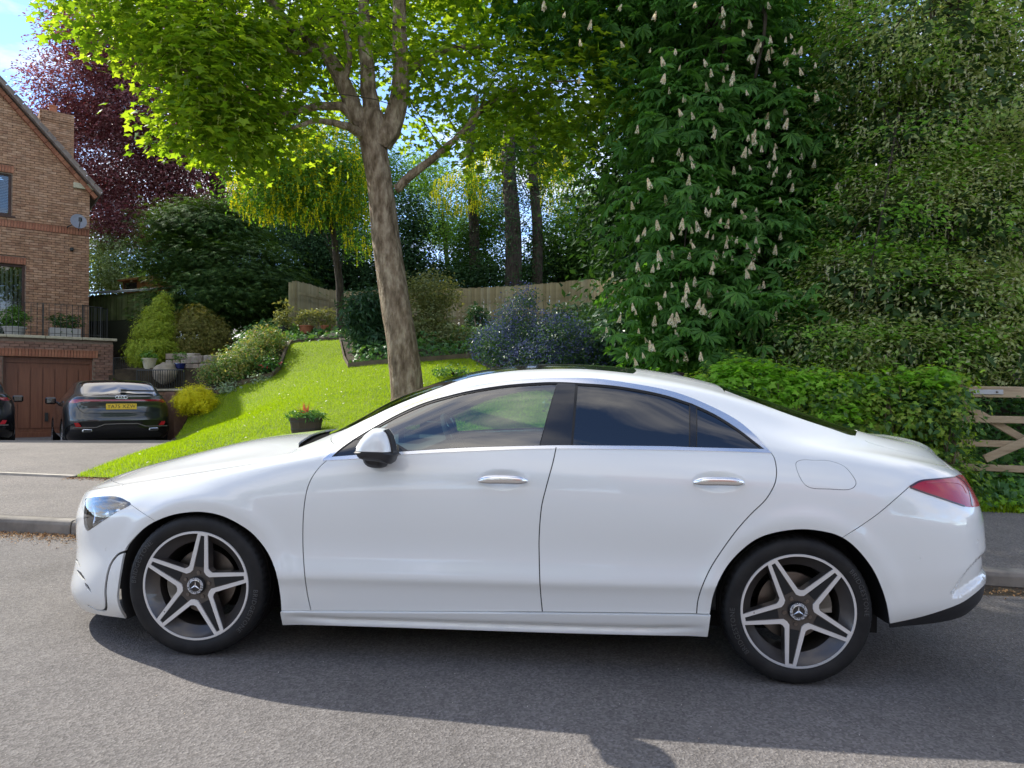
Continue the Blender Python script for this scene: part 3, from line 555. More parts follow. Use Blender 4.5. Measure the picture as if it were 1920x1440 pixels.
sw = MB(); c = Vector((1.02, .37, .93)); ax = Vector((-.90, 0, -.43)).normalized(); q = ax.to_track_quat('Z', 'Y').to_matrix(); sw.tube([c+q @ Vector((.185*math.cos(a), .185*math.sin(a), 0)) for a in np.linspace(0, 2*math.pi, 33)], .017, 8); sw.tube([c+q @ Vector((-.18, 0, 0)), c+ax*.04, c+q @ Vector((.18, 0, 0))], .018, 6); sw.tube([c+ax*.04, c+ax*.3], .035, 8)
sw.lathe([(.001, -.01), (.06, 0), (.07, .03), (.001, .05)], 12); sw.v = sw.v[:-48]+[tuple(q @ Vector(p)+c) for p in sw.v[-48:]]; sw.build('steering_wheel', mat('wheel_rim_leather', (.09, .095, .1), .3), root, True)
# door mirrors
def mirror(sd_):
    zs = lambda pts: [((px_-704)/1.0, (py_-838)/1.0) for px_, py_ in pts]
    # outlines in the car's x,z plane (metres), traced at the outer end of the housing
    cap = [(.768, .985), (.772, 1.005), (.785, 1.03), (.81, 1.06), (.84, 1.082), (.865, 1.085), (.90, 1.078), (.918, 1.05), (.93, 1.01), (.934, .985)]
    low = [(.768, .983), (.934, .983), (.938, .955), (.928, .932), (.915, .930), (.87, .938), (.82, .942), (.785, .95), (.772, .965)]
    foot = [(.775, .958), (.785, .925), (.805, .905), (.84, .899), (.868, .901), (.880, .912), (.882, .94), (.88, .96)]
    def loft(poly, ys, sc_, cx_, cz_, sh):
        m = MB(); V = []; n = len(poly)
        for yv, s, d in zip(ys, sc_, sh): V += [((p[0]-cx_)*s+cx_+d, sd_*yv, (p[1]-cz_)*s+cz_) for p in poly]
        F = [(i*n+k, i*n+(k+1) % n, (i+1)*n+(k+1) % n, (i+1)*n+k) for i in range(len(ys)-1) for k in range(n)]+[tuple(range(n)), tuple(range((len(ys)-1)*n, len(ys)*n))]
        return m.add(V, F)
    capc = [tuple(p) for p in cr(cap, 3)]; ys = [.88, .93, 1.0, 1.03, 1.055, 1.07]; sc_ = [.8, .97, 1.0, .96, .82, .52]
    o = loft(capc, ys, sc_, .855, .985, [0]*6).build('door_mirror', paint, root, True)
    lw = loft([tuple(p) for p in cr(low, 2, True)], ys, [.8, .97, 1.0, .965, .84, .56], .855, .983, [0]*6).build('mirror_base', blackplastic, o, True)
    loft([tuple(p) for p in cr(foot, 2)], [.86, .90, .94, .97, .985], [1, 1, .97, .85, .6], .83, .95, [0]*5).build('mirror_foot', blackplastic, o, True)
    r = MB(); r.prism([(p[0]+.006, p[1]) for p in [(.925, .945), (.936, .985), (.930, 1.02), (.918, 1.052), (.90, 1.075), (.908, 1.08), (.928, 1.055), (.94, 1.02), (.946, .985), (.936, .94)]], sd_*.96, sd_*1.035); r.v = [(p[0]-.014, p[1], p[2]) for p in r.v]; r.build('mirror_rim', blackplastic, o)
    ind = MB(); ind.prism([(.83, .981), (.925, .986), (.927, .980), (.85, .977)], sd_*1.0, sd_*1.048); ind.build('side_indicator', blackgloss, o)
    return o
for sd_ in (-1, 1): mirror(sd_)
# roof fin, exhaust tip
MB().prism([(2.20, 1.38), (2.36, 1.36), (2.37, 1.395), (2.33, 1.40)], -.012, .012).build('antenna_fin', blackgloss, root)
for sd_ in (-1, 1): m = MB(); m.bar((3.60, sd_*.50, .33), (3.695, sd_*.50, .34), .15, .055); m.build('exhaust_tip', chrome, root, bevel=.012)

# ---------------------------------------------------------------- wheels
def wheel(loc, sd_, phase, parent, R0=.252, RT=.327, letters=True, far=False):
    """car wheel, outer face towards sd_*y"""
    w = empty('wheel_frame', loc, 0, None); w.parent = parent
    if sd_ > 0: w.rotation_euler = (0, 0, math.pi)
    # local: outer face looks to -y
    m = MB(); m.lathe([(.242, -.006), (.238, .000), (.222, .020), (.203, .034), (.196, .040), (.192, .16), (.20, .20)], 64, 'y'); bar = m.mesh('wheel_rim', gunmetal, True); rim = link('wheel', bar, parent, loc, w.rotation_euler); bpy.data.objects.remove(w); w = rim
    m = MB(); m.lathe([(.2405, -.0065), (.2415, -.009), (.250, -.009), (.2535, -.004), (.254, .01)], 72, 'y'); m.build('rim_lip', silver, w, True)
    TW = .222; ty = [(.250, .0), (.252, -.006), (.262, -.012), (.285, -.017), (.305, -.013), (.316, -.004), (.3215, .006), (.3255, .018), (.3265, .045), (.3265, .052), (.319, .053), (.319, .061), (.3268, .062), (.327, .096), (.319, .097), (.319, .106), (.327, .107), (.3268, .141), (.319, .142), (.319, .150), (.3265, .151), (.3255, .19), (.316, .212), (.29, .222), (.25, .21)]
    n = 240; V = []; k = len(ty)
    for i in range(n):
        a = 2*math.pi*i/n
        for j, (r, y) in enumerate(ty):
            if 6 <= j <= 8 and i % 4 == 0: r -= .0045
            if j in (20, 21) and i % 4 == 0: r -= .0045
            V.append((r*math.cos(a), y, r*math.sin(a)))
    F = [(i*k+q, ((i+1) % n)*k+q, ((i+1) % n)*k+q+1, i*k+q+1) for i in range(n) for q in range(k-1)]
    tyre_m = bpy.data.materials.get('tyre_rubber') or mnoisy('tyre_rubber', (.009, .009, .010), (.018, .0175, .017), 14, .62, .25, 300, .001)
    me = bpy.data.meshes.new('tyre'); me.from_pydata(V, [], F); me.materials.append(tyre_m); me.polygons.foreach_set('use_smooth', [True]*len(F)); me.set_sharp_from_angle(angle=math.radians(35)); link('tyre', me, w)
    if far: return w
    def pol(r, a): return (r*R0*math.cos(a), r*R0*math.sin(a))
    def depth(r): return -.007+.014*max(0, 1-r/R0/.95)      # face sinks towards the hub
    def plate(name, polys, m_, d0, d1, side_grow=0.0):
        M_ = MB()
        for poly in polys:
            n_ = len(poly); V = [(x, depth(math.hypot(x, z))+d0, z) for x, z in poly]; cxx = sum(p[0] for p in poly)/n_; czz = sum(p[1] for p in poly)/n_
            V += [(x+(x-cxx)*side_grow, depth(math.hypot(x, z))*(1 if d1 < .03 else 1)+d1, z+(z-czz)*side_grow) for x, z in poly]
            M_.add(V, [tuple(range(n_))]+[tuple(range(2*n_-1, n_-1, -1))]+[(i, n_+i, n_+(i+1) % n_, (i+1) % n_) for i in range(n_)])
        return M_.build(name, m_, w)
    D = math.radians
    for sidx in range(5):
        A = phase+D(72)*sidx
        def fr(u, v): return (R0*(u*math.cos(A)-v*math.sin(A)), R0*(u*math.sin(A)+v*math.cos(A)))
        strips = []
        for sg in (1, -1):
            vo = fr(.335*1.0, sg*.178); vf = fr(.365*math.cos(D(36)), sg*.365*math.sin(D(36))); vfi = fr(.262*math.cos(D(36)), sg*.262*math.sin(D(36))); vi = fr(.262, sg*.108)
            strips.append([vfi, vf, vo, vi]); strips.append([vi, vo, fr(.966, sg*.092), fr(.925, sg*.034)])
        strips.append([fr(.925, .034), fr(.966, .092), fr(.978, 0), fr(.966, -.092), fr(.925, -.034)])
        # machined face of this spoke
        plate('spoke_face', strips, silver, -.002, .004)
        body_ = [fr(.975, .094), fr(.335, .182), fr(.37*math.cos(D(36)), .37*math.sin(D(36))), fr(.10, .073), fr(.10, -.073), fr(.37*math.cos(D(36)), -.37*math.sin(D(36))), fr(.335, -.182), fr(.975, -.094)]
        plate('spoke', [body_], gunmetal, .0045, .045, .03)
        sl = [fr(.915, .028), fr(.34, .078), fr(.34, -.078), fr(.915, -.028)]; plate('spoke_slot', [sl], under, .0002, .012)
        b_ = MB(); c_ = fr(.235*math.cos(0), 0); b_.lathe([(.001, -.002), (.008, -.002), (.009, .004), (.013, .004), (.014, .02)], 12, 'y', (c_[0], .004, c_[1])); b_.build('wheel_bolt', steel, w, True)
    h = MB(); h.lathe([(.001, -.010), (.026, -.010), (.026, -.012), (.0375, -.0115), (.041, -.006), (.042, .02)], 40, 'y'); hc = h.build('hub_cap', blackgloss, w, True)
    h = MB(); h.lathe([(.0275, -.0115), (.028, -.0135), (.037, -.0128), (.038, -.011)], 40, 'y'); h.build('emblem_ring', mnoisy('emblem_ring', (.55, .55, .56), (.10, .10, .10), 160, .25, p=(.45, .55)), w, True)
    h = MB()
    for q in range(3):
        a = D(90)+D(120)*q; tip = (.026*math.cos(a), .026*math.sin(a)); l1 = (.005*math.cos(a+D(60)), .005*math.sin(a+D(60))); l2 = (.005*math.cos(a-D(60)), .005*math.sin(a-D(60)))
        h.add([(0, -.0145, 0), (l1[0], -.0112, l1[1]), (tip[0], -.012, tip[1]), (l2[0], -.0112, l2[1])], [(0, 1, 2), (0, 2, 3)])
    h.lathe([(.0255, -.0110), (.0262, -.0130), (.0275, -.0125)], 36, 'y'); h.build('star_emblem', chrome, w)
    h = MB(); h.lathe([(.05, .085), (.150, .087), (.153, .095), (.150, .105), (.05, .107)], 48, 'y'); h.build('brake_disc', steel, w, True)
    ca = math.radians(185 if phase > 1.2 else 22); h = MB()
    for q in range(6): a = ca+(q-2.5)*.13; h.box((.135*math.cos(a), .07, .135*math.sin(a)), (.055, .05, .045), M_=Matrix.Rotation(-a, 3, 'Y'))
    h.build('brake_caliper', caliper_m, w)
    h = MB(); h.tube([(.205*math.cos(phase+2.4), .02, .205*math.sin(phase+2.4)), (.19*math.cos(phase+2.4), -.006, .19*math.sin(phase+2.4))], .004, 6); h.build('tyre_valve', rubber, w)
    if letters:
        tm = bpy.data.materials.get('tyre_lettering') or mat('tyre_lettering', (.055, .055, .055), .6)
        for (ac, s0) in ((D(158) if phase > 1.2 else D(200), 1), (D(-22) if phase > 1.2 else D(20), 1)):
            tme = text_mesh('BRIDGESTONE', .030, tm, .0006, spacing=1.12); n_ = len(tme.vertices); co = np.empty(n_*3, np.float32); tme.vertices.foreach_get('co', co); co = co.reshape(-1, 3)
            rr = .288+co[:, 1]; ang = ac-co[:, 0]/.288; out_ = np.stack([rr*np.cos(ang), -.0172-.0006*0+.0012*np.abs((rr-.287)/.012)**2-co[:, 2]-.0004, rr*np.sin(ang)], 1)
            tme.vertices.foreach_set('co', out_.astype(np.float32).ravel()); tme.update(); link('tyre_lettering', tme, w)
    return w
YF = .885; sl_ = 0
wheel((0, -YF, .326), -1, math.radians(83.5), root); wheel((2.729, -YF, .326), -1, math.radians(47), root)
wheel((0, YF, .326), 1, math.radians(20), root, far=True); wheel((2.729, YF, .326), 1, math.radians(50), root, far=True)

# ================================================================ ground
def road_z(x, y): return .0382-(.0258*(x+1.4204)-.0015*(y-4.183))
KERB = [(-60, 12), (-12, 6.6), (-4.2, 5.85), (-3.57, 5.79), (3.4, 4.86), (12, 4.0), (60, -1.5)]
BACK = [(-60, 14), (-12, 8.6), (-5.7, 7.95), (-4.8, 7.85), (0, 7.5), (5, 6.95), (12, 6.4), (60, 1)]
def kerb_y(x): return np.interp(x, [p[0] for p in KERB], [p[1] for p in KERB])
def back_y(x): return np.interp(x, [p[0] for p in BACK], [p[1] for p in BACK])
def foot_z(x, y): return road_z(x, kerb_y(x))+.115+.045*np.maximum(0, y-kerb_y(x))
def drive_z(x, y):
    z = _drive(x, y); t = np.clip((y-back_y(x))/1.3, 0, 1); return foot_z(x, y)*(1-t)+z*t
def _drive(x, y): return np.interp(y, [7.9, 10, 11.4, 12.3, 13.0, 13.8, 15, 19, 30], [.352, .43, .455, .447, .34, .16, .08, .055, .05])
ctl = [at(*p) for p in [(150, 888, 7.9), (345, 828, 12.3), (318, 830, 13.3), (574, 812, 10), (765, 757, 11), (430, 792, 11.5), (400, 740, 15.2), (520, 706, 15.6), (530, 655, 17.2), (640, 641, 17.6), (655, 691, 14.6), (730, 685, 14.3), (800, 680, 14.4), (885, 673, 14.5), (480, 650, 18.5), (560, 624, 20), (610, 626, 20.3), (430, 620, 21), (360, 672, 19), (345, 790, 14.7)]]
ctl += [np.array(p, float) for p in [(-3, 7.9, .30), (-1, 7.6, .22), (1.5, 7.4, .17), (4, 7.1, .08), (6, 6.9, .06), (10, 6.6, -.05), (3.2, 11, 1.05), (6, 9.5, .4), (8, 12, .9), (5, 16, 2.2), (10, 18, 2.2), (0, 13, 1.62), (2, 9, .5), (-6.3, 21.5, 2.95), (-4, 24.5, 3.1), (0, 24.5, 3.15), (2.6, 22, 2.9), (-5, 30, 3.9), (5, 28, 3.6), (-15, 30, 3.2), (-9.5, 20, 1.95), (15, 26, 3.0), (0, 42, 4.6), (-28, 45, 4), (28, 42, 4), (20, 9, .3), (-12, 24, 2.4)]]
CT = np.array(ctl)
def _k(r2): return np.where(r2 > 1e-12, r2*np.log(np.maximum(r2, 1e-12)), 0)
_n_ = len(CT); _D = ((CT[:, None, :2]-CT[None, :, :2])**2).sum(2); _A = np.zeros((_n_+3, _n_+3)); _A[:_n_, :_n_] = _k(_D)+np.eye(_n_)*.35; _A[:_n_, _n_] = 1; _A[:_n_, _n_+1:] = CT[:, :2]; _A[_n_:, :_n_] = _A[:_n_, _n_:].T
_w = np.linalg.solve(_A, np.r_[CT[:, 2], 0, 0, 0])
def garden_z(x, y):
    x = np.asarray(x, float); y = np.asarray(y, float); sh = x.shape; q = np.stack([x.ravel(), y.ravel()], 1); r2 = ((q[:, None]-CT[None, :, :2])**2).sum(2)
    z = _k(r2)@_w[:_n_]+_w[_n_]+q@_w[_n_+1:]
    # meets the pavement and the drive without a step
    xx, yy_ = q[:, 0], q[:, 1]; t = np.clip((yy_-back_y(xx))/.7, 0, 1); t = t*t*(3-2*t); z = foot_z(xx, yy_)*(1-t)+z*t
    t = np.clip((xx-edge_x(yy_))/.6, 0, 1); t = np.where((yy_ > 7.5) & (yy_ < 13.6) & (xx > edge_x(yy_)-.5), t, 1); z = drive_z(xx, yy_)*(1-t)+z*t
    far = np.clip((np.hypot(q[:, 0], q[:, 1]-12)-32)/15, 0, 1); z = z*(1-far)+4.2*far
    return z.reshape(sh)
EDGE_Y = [0, 7.9, 12.3, 13.2, 14.7, 15.6, 40]; EDGE_X = [-4.8, -4.82, -5.7, -6.35, -6.8, -7.1, -9.4]
def edge_x(y): return np.interp(y, EDGE_Y, EDGE_X)
def ground_z(x, y):
    x = np.asarray(x, float); y = np.asarray(y, float); ky = kerb_y(x); by = back_y(x)
    beh = (x+11.64)*math.sin(math.radians(38))-(y-20.67)*math.cos(math.radians(38)); dz_ = np.where(beh < -.8, 2.2, np.where((x > -.553*y) & (y > 17.3), 1.9, drive_z(x, y)))
    return np.where(y < ky, road_z(x, y), np.where(y < by, foot_z(x, y), np.where(x < edge_x(y), np.where(y > 26, 3.3, dz_), garden_z(x, y))))
def G3(px, py, d, dz=0.0):
    p = at(px, py, d); return Vector((p[0], p[1], float(ground_z(p[0], p[1]))+dz))

def speckled(name, base, lo, hi, sc=420, patch=1.2, bump=.8, bd=.004, rough=.9):
    m = mat(name, base, rough, spec=.3); N, L, B = nodes(m); t = N.new('ShaderNodeTexCoord')
    v = N.new('ShaderNodeTexVoronoi'); v.inputs['Scale'].default_value = sc/4; L.new(t.outputs['Object'], v.inputs['Vector'])
    n = N.new('ShaderNodeTexNoise'); n.inputs['Scale'].default_value = sc/3; n.inputs['Detail'].default_value = 3; L.new(t.outputs['Object'], n.inputs['Vector'])
    p = N.new('ShaderNodeTexNoise'); p.inputs['Scale'].default_value = patch; p.inputs['Detail'].default_value = 8; p.inputs['Roughness'].default_value = .65; L.new(t.outputs['Object'], p.inputs['Vector'])
    r = ramp(N, [(.0, lo), (.5, base), (1, hi)]); L.new(v.outputs['Color'], r.inputs[0])
    r2 = ramp(N, [(.25, (.72, .71, .70)), (.5, (.98, .98, .98)), (.75, (1.16, 1.14, 1.12))]); L.new(p.outputs['Fac'], r2.inputs[0])
    mm = N.new('ShaderNodeMix'); mm.data_type = 'RGBA'; mm.blend_type = 'MULTIPLY'; mm.inputs[0].default_value = 1; L.new(r.outputs[0], mm.inputs[6]); L.new(r2.outputs[0], mm.inputs[7]); L.new(mm.outputs[2], B.inputs['Base Color'])
    ad = N.new('ShaderNodeMath'); ad.operation = 'ADD'; L.new(v.outputs['Distance'], ad.inputs[0]); L.new(n.outputs['Fac'], ad.inputs[1])
    bp = N.new('ShaderNodeBump'); bp.inputs['Strength'].default_value = bump; bp.inputs['Distance'].default_value = bd; L.new(ad.outputs[0], bp.inputs['Height']); L.new(bp.outputs[0], B.inputs['Normal'])
    return m
asphalt = speckled('road_asphalt', (.142, .130, .121), (.09, .082, .076), (.215, .20, .186))
asph2 = speckled('drive_asphalt', (.175, .158, .145), (.11, .10, .09), (.26, .235, .21), 420)
soil = mnoisy('soil', (.035, .026, .018), (.075, .058, .035), 6, .95, .6, 60, .02)
lawn_m = mnoisy('lawn_turf', (.115, .19, .008), (.20, .275, .010), 1.1, .8, .9, 130, .03, c3=(.16, .24, .009)); concrete = mnoisy('kerb_concrete', (.16, .145, .125), (.27, .245, .21), 5, .9, .5, 220, .004)
def sheet(name, xs, ys, zf, m, kind='structure', keep=None, dz=0):
    X_, Y_ = np.meshgrid(xs, ys, indexing='ij'); Z = zf(X_, Y_)+dz; V = np.stack([X_.ravel(), Y_.ravel(), Z.ravel()], 1); a, b = len(xs), len(ys); i, j = np.meshgrid(np.arange(a-1), np.arange(b-1), indexing='ij'); k = (i*b+j).ravel(); F = np.stack([k, k+b, k+b+1, k+1], 1)
    if keep is not None: c = V[F].mean(1); F = F[keep(c[:, 0], c[:, 1])]
    return tag(npo(name, V, F, m, None, True), kind=kind)
# the ground: one sheet to the horizon, lowered under the roads and lawn that lie on it
def base_z(x, y):
    z = ground_z(x, y); d = np.where(y < back_y(x)+.3, .08, 0.0); h = np.hypot(x, y-10); f = np.clip((h-60)/100, 0, 1)
    z = np.where(y < -14, road_z(x, -14)+.1, z); z = np.clip(z, -3, 6)
    return (z-d)*(1-f)+0*f-.004
gx = np.r_[[-1500, -600, -300, -150, -80], np.arange(-50, -14, 2), np.arange(-14, 14, .25), np.arange(14, 50, 2), [80, 150, 300, 600, 1500]]
gy = np.r_[[-1500, -600, -200, -80, -40, -26, -18], np.arange(-14, 5, 1.0), np.arange(5, 27, .25), np.arange(27, 60, 2), [80, 150, 300, 600, 1500]]
sheet('ground', gx, gy, base_z, soil)
def strip(name, xs, f0, f1, zf, m, n=8, dz=0):
    V = [];
    for x in xs:
        a, b = float(f0(x)), float(f1(x))
        for j in range(n+1): y = a+(b-a)*j/n; V.append((x, y, float(zf(x, y))+dz))
    F = [(i*(n+1)+j, (i+1)*(n+1)+j, (i+1)*(n+1)+j+1, i*(n+1)+j+1) for i in range(len(xs)-1) for j in range(n)]
    return tag(npo(name, np.array(V), np.array(F), m, None, True), kind='structure')
XR = np.r_[np.arange(-60, -14, 3), np.arange(-14, 14, .5), np.arange(14, 61, 3)]
strip('road', XR, lambda x: -3.6, lambda x: kerb_y(x)-.0, road_z, asphalt, 10)
strip('pavement', XR, lambda x: kerb_y(x)+.125, lambda x: back_y(x), foot_z, asph2, 6, 0)
strip('far_pavement', XR, lambda x: -5.8, lambda x: -3.7, lambda x, y: road_z(x, y)+.11, asph2, 3)
def drv(x, y): return drive_z(x, y)
V = []; ys_ = np.r_[np.arange(7.86, 20, .2), [22]]
for y in ys_:
    e = float(edge_x(y)); w0 = -24.0
    for j in range(25): x = w0+(e-w0)*j/24; yy = max(y, float(back_y(x))) if y < 8.8 else y; V.append((x, yy, float(drive_z(x, yy))+.006))
F = [(i*25+j, i*25+j+1, (i+1)*25+j+1, (i+1)*25+j) for i in range(len(ys_)-1) for j in range(24)]
tag(npo('driveway', np.array(V), np.array(F), asph2, None, True), kind='structure')
# pale edging between drive and pavement
ed = MB()
for i in range(26):
    x0, x1 = -4.83-.9*i, -4.83-.9*(i+1)+.008; ed.bar((x0, float(back_y(x0))+.0, float(foot_z(x0, back_y(x0)))+.004), (x1, float(back_y(x1)), float(foot_z(x1, back_y(x1)))+.004), .075, .035)
tag(ed.build('edging_kerb', mnoisy('pale_edging', (.34, .31, .26), (.48, .44, .38), 7, .9)), kind='structure')
# kerb stones
kerb = empty('kerb'); tag(kerb, kind='structure'); kmesh = None
def kerb_mesh():
    m = MB(); m.prism([(0, -.2), (0, .085), (.012, .11), (.03, .12), (.125, .12), (.125, -.2)], -.4475, .4475, 'x'); m.v = [(a, b, c) for a, b, c in m.v]; return m.mesh('kerb_stone', concrete, bevel=.004)
kmesh = kerb_mesh(); x = -9.0
while x < 11:
    y0, y1 = float(kerb_y(x)), float(kerb_y(x+.9)); an = math.atan2(y1-y0, .9); zz = float(road_z(x, y0)); z1 = float(road_z(x+.9*math.cos(an), y1))
    o = link('kerb_stone', kmesh, kerb, (x+.45*math.cos(an), (y0+y1)/2, (zz+z1)/2+random.uniform(-.003, .003)), (0, math.atan2(zz-z1, .9), an)); x += .905*math.cos(an)
# lawn
LP = [(-4.84, 7.90), (-5.05, 9.0), (-5.3, 10.4), (-5.70, 12.3), (-6.35, 13.2)]+[tuple(at(*p)[:2]) for p in [(352, 797, 14.7), (378, 765, 15.0), (403, 738, 15.25), (450, 727, 15.4), (505, 712, 15.6), (522, 700, 15.9), (534, 665, 17.0), (545, 645, 17.7), (636, 640, 17.8), (644, 668, 15.8), (653, 691, 14.7), (730, 684, 14.4), (880, 672, 14.5), (925, 690, 13.2)]]+[(1.4, 11.0), (3.0, 9.0), (3.6, 7.10), (0, 7.49), (-2.4, 7.66), (-4.8, 7.84)]
LPd = densify(LP, .12)
g = np.stack(np.meshgrid(np.arange(-7.6, 4, .22), np.arange(7.5, 18.2, .22), indexing='ij'), -1).reshape(-1, 2)+rng.uniform(-.02, .02, (47*0+len(np.arange(-7.6, 4, .22))*len(np.arange(7.5, 18.2, .22)), 2))
pts = np.vstack([LPd, g[inside(LPd, g)]]); r = delaunay_2d_cdt([Vector(p) for p in pts], [(i, (i+1) % len(LPd)) for i in range(len(LPd))], [], 0, 1e-5); v2 = np.array([tuple(v) for v in r[0]]); tf = np.array([f for f in r[2]]); tf = tf[inside(LPd, v2[tf].mean(1))]
tag(npo('lawn', np.c_[v2, garden_z(v2[:, 0], v2[:, 1])+.012], tf, lawn_m, None, True), kind='structure')
grass_m = mleaf('grass_blade', [(.12, .19, .006), (.16, .235, .008), (.20, .265, .012), (.14, .205, .006)], .55, .5, (1.6, 1.6, .3), spec=.2)
def blades(name, P, h0, h1, w, m, lean=.5, kind='stuff', parent=None):
    n = len(P); a = rng.uniform(0, 2*np.pi, n); h = rng.uniform(h0, h1, n); le = rng.uniform(0, lean, n)*h; b = rng.uniform(0, 2*np.pi, n); D = np.stack([np.cos(a), np.sin(a), 0*a], 1)*w/2
    T = P+np.stack([np.cos(b)*le, np.sin(b)*le, h], 1); V = np.stack([P-D, P+D, T], 1).reshape(-1, 3); return tag(npo(name, V, np.arange(3*n).reshape(-1, 3), m, parent), kind=kind)
q = rng.uniform([-7.6, 7.5], [4, 18], (420000, 2)); q = q[inside(LPd, q)]; dens = np.clip(1.35-(q[:, 1]-8)/14, .25, 1); q = q[rng.random(len(q)) < dens]
blades('grass', np.c_[q, garden_z(q[:, 0], q[:, 1])+.008], .02, .05, .007, grass_m, .8)

# ================================================================ leaves
def tmpl_leaf(l=1, w=.5):      # simple folded leaf along +x, normal +z
    return np.array([[0, 0, 0], [.45*l, w/2, .06*l], [l, 0, -.05*l], [.45*l, -w/2, .06*l]]), np.array([[0, 1, 2], [0, 2, 3]])
def tmpl_lobed():              # five-lobed leaf
    r = [(.06, 180), (.42, 128), (.30, 100), (.56, 68), (.34, 40), (.62, 0), (.34, -40), (.56, -68), (.30, -100), (.42, -128)]
    P = [[.38, 0, .03]]+[[.38+a*math.cos(math.radians(b)), a*math.sin(math.radians(b)), -.10*abs(math.sin(math.radians(b)))*a-.1*a*a] for a, b in r]
    return np.array(P), np.array([[0, 1+(i+1) % 10, 1+i] for i in range(10)])
def tmpl_palm():               # seven drooping leaflets
    V = []; F = []
    for i, (a, l) in enumerate([(0, 1), (32, .95), (-32, .95), (68, .8), (-68, .8), (108, .55), (-108, .55)]):
        c, s = math.cos(math.radians(a)), math.sin(math.radians(a)); k = len(V)
        for (x, y, z) in ((0, 0, 0), (.62*l, .15*l, -.10*l), (l, 0, -.38*l), (.62*l, -.15*l, -.10*l)): V.append((x*c-y*s, x*s+y*c, z))
        F += [(k, k+1, k+2), (k, k+2, k+3)]
    return np.array(V), np.array(F)
def tmpl_spray():              # flat conifer spray: a few narrow fingers
    V = []; F = []
    for a, l in ((0, 1), (30, .8), (-30, .8), (55, .5), (-55, .5)):
        c, s = math.cos(math.radians(a)), math.sin(math.radians(a)); k = len(V)
        for (x, y, z) in ((0, .035, 0), (l, 0, -.15*l), (0, -.035, 0)): V.append((x*c-y*s, x*s+y*c, z))
        F.append((k, k+1, k+2))
    return np.array(V), np.array(F)
def tmpl_raceme(n=5):          # hanging bunch
    V = []; F = []
    for i in range(n):
        z0 = -i/n; w = .16*(1-.75*i/n); k = len(V); a = i*1.1
        V += [(math.cos(a)*w, math.sin(a)*w, z0), (-math.cos(a)*w, -math.sin(a)*w, z0+.02), (math.sin(a)*w*.5, math.cos(a)*w*.5, z0-1.35/n)]; F.append((k, k+1, k+2))
    return np.array(V), np.array(F)
def unit(v): return v/np.maximum(1e-9, np.linalg.norm(v, axis=-1, keepdims=True))
def place(tm, P, Nn, Dd, S):
    """copies of template tm at P with normal Nn, pointing along Dd, scale S -> V, F"""
    tv, tf = tm; z = unit(Nn); x = unit(Dd-z*(Dd*z).sum(1, keepdims=True)); y = np.cross(z, x); R_ = np.stack([x, y, z], 2)
    V = (np.einsum('nij,kj->nki', R_, tv)*S[:, None, None]+P[:, None]); n, k = len(P), len(tv); F = (tf[None]+(np.arange(n)*k)[:, None, None]).reshape(-1, tf.shape[1]); return V.reshape(-1, 3), F
def clumps(lobes, nc, shell=.55, shr=1.0):
    """clump centres in a set of ellipsoids (c, r, weight): returns P, outward dir"""
    w = np.array([l[2] if len(l) > 2 else l[1][0]*l[1][1]*l[1][2] for l in lobes], float)
    if len(lobes[0]) <= 2: w = w**.67
    k = rng.choice(len(lobes), nc, p=w/w.sum()); C = np.array([l[0] for l in lobes])[k]; Rr = np.array([l[1] for l in lobes])[k]; d = unit(rng.normal(size=(nc, 3))); u = rng.uniform(shell**3, 1, nc)**(1/3)
    return C+d*Rr*u[:, None]*shr, unit(d/Rr)
def foliage(name, lobes, nc, per, tm, size, m, parent, csize=.45, shell=.5, up=.6, droop=.2, jit=.6, flat=.5, cull=None, kind='stuff', outw=.5, shr=1.0):
    C, D = clumps(lobes, nc, shell, shr)
    if cull is not None: k = cull(C); C, D = C[k], D[k]
    n = len(C)*per; P = np.repeat(C, per, 0)+rng.normal(size=(n, 3))*csize*[1, 1, flat]*.5; O = np.repeat(D, per, 0); Nn = unit(np.array([0, 0, up])+O*outw+rng.normal(size=(n, 3))*jit*.6); Dd = unit(O*[1, 1, .3]+rng.normal(size=(n, 3))*.8+[0, 0, -droop])
    S = size*rng.uniform(.65, 1.25, n); V, F = place(tm, P, Nn, Dd, S); return tag(npo(name, V, F, m, parent), kind=kind)
def hanging(name, lobes, n, tm, size, m, parent, shell=.7, vary=.3, cull=None, pts=None):
    P = clumps(lobes, n, shell)[0] if pts is None else pts
    if cull is not None: P = P[cull(P)]
    n = len(P); a = rng.uniform(0, 6.28, n); Z = unit(np.array([0, 0, 1.])+rng.normal(size=(n, 3))*.12); V, F = place(tm, P, Z, np.stack([np.cos(a), np.sin(a), 0*a], 1), size*rng.uniform(1-vary, 1+vary, n)); return tag(npo(name, V, F, m, parent), kind='stuff')
def limb(pts, r0, r1, n=8, wob=.0):
    P = cr([tuple(p) for p in pts], 5) if len(pts) > 2 else np.array([tuple(p) for p in pts])
    return P+rng.normal(size=P.shape)*wob, np.linspace(r0, r1, len(P)), n
def branches(mb, src, lobes, k, r=.05):
    C, _ = clumps(lobes, k, .3)
    for c in C:
        s = Vector(src[rng.integers(len(src))]); e = Vector(c); l_ = (e-s).length; m1 = s.lerp(e, .33)+Vector((rng.normal()*.1, rng.normal()*.1, .10+rng.normal()*.06))*l_; m2 = s.lerp(e, .68)+Vector((rng.normal()*.09, rng.normal()*.09, .10+rng.normal()*.08))*l_; P, R_, n = limb([s, m1, m2, e], r, r*.25, 5, .008); mb.tube(P, R_, 5)
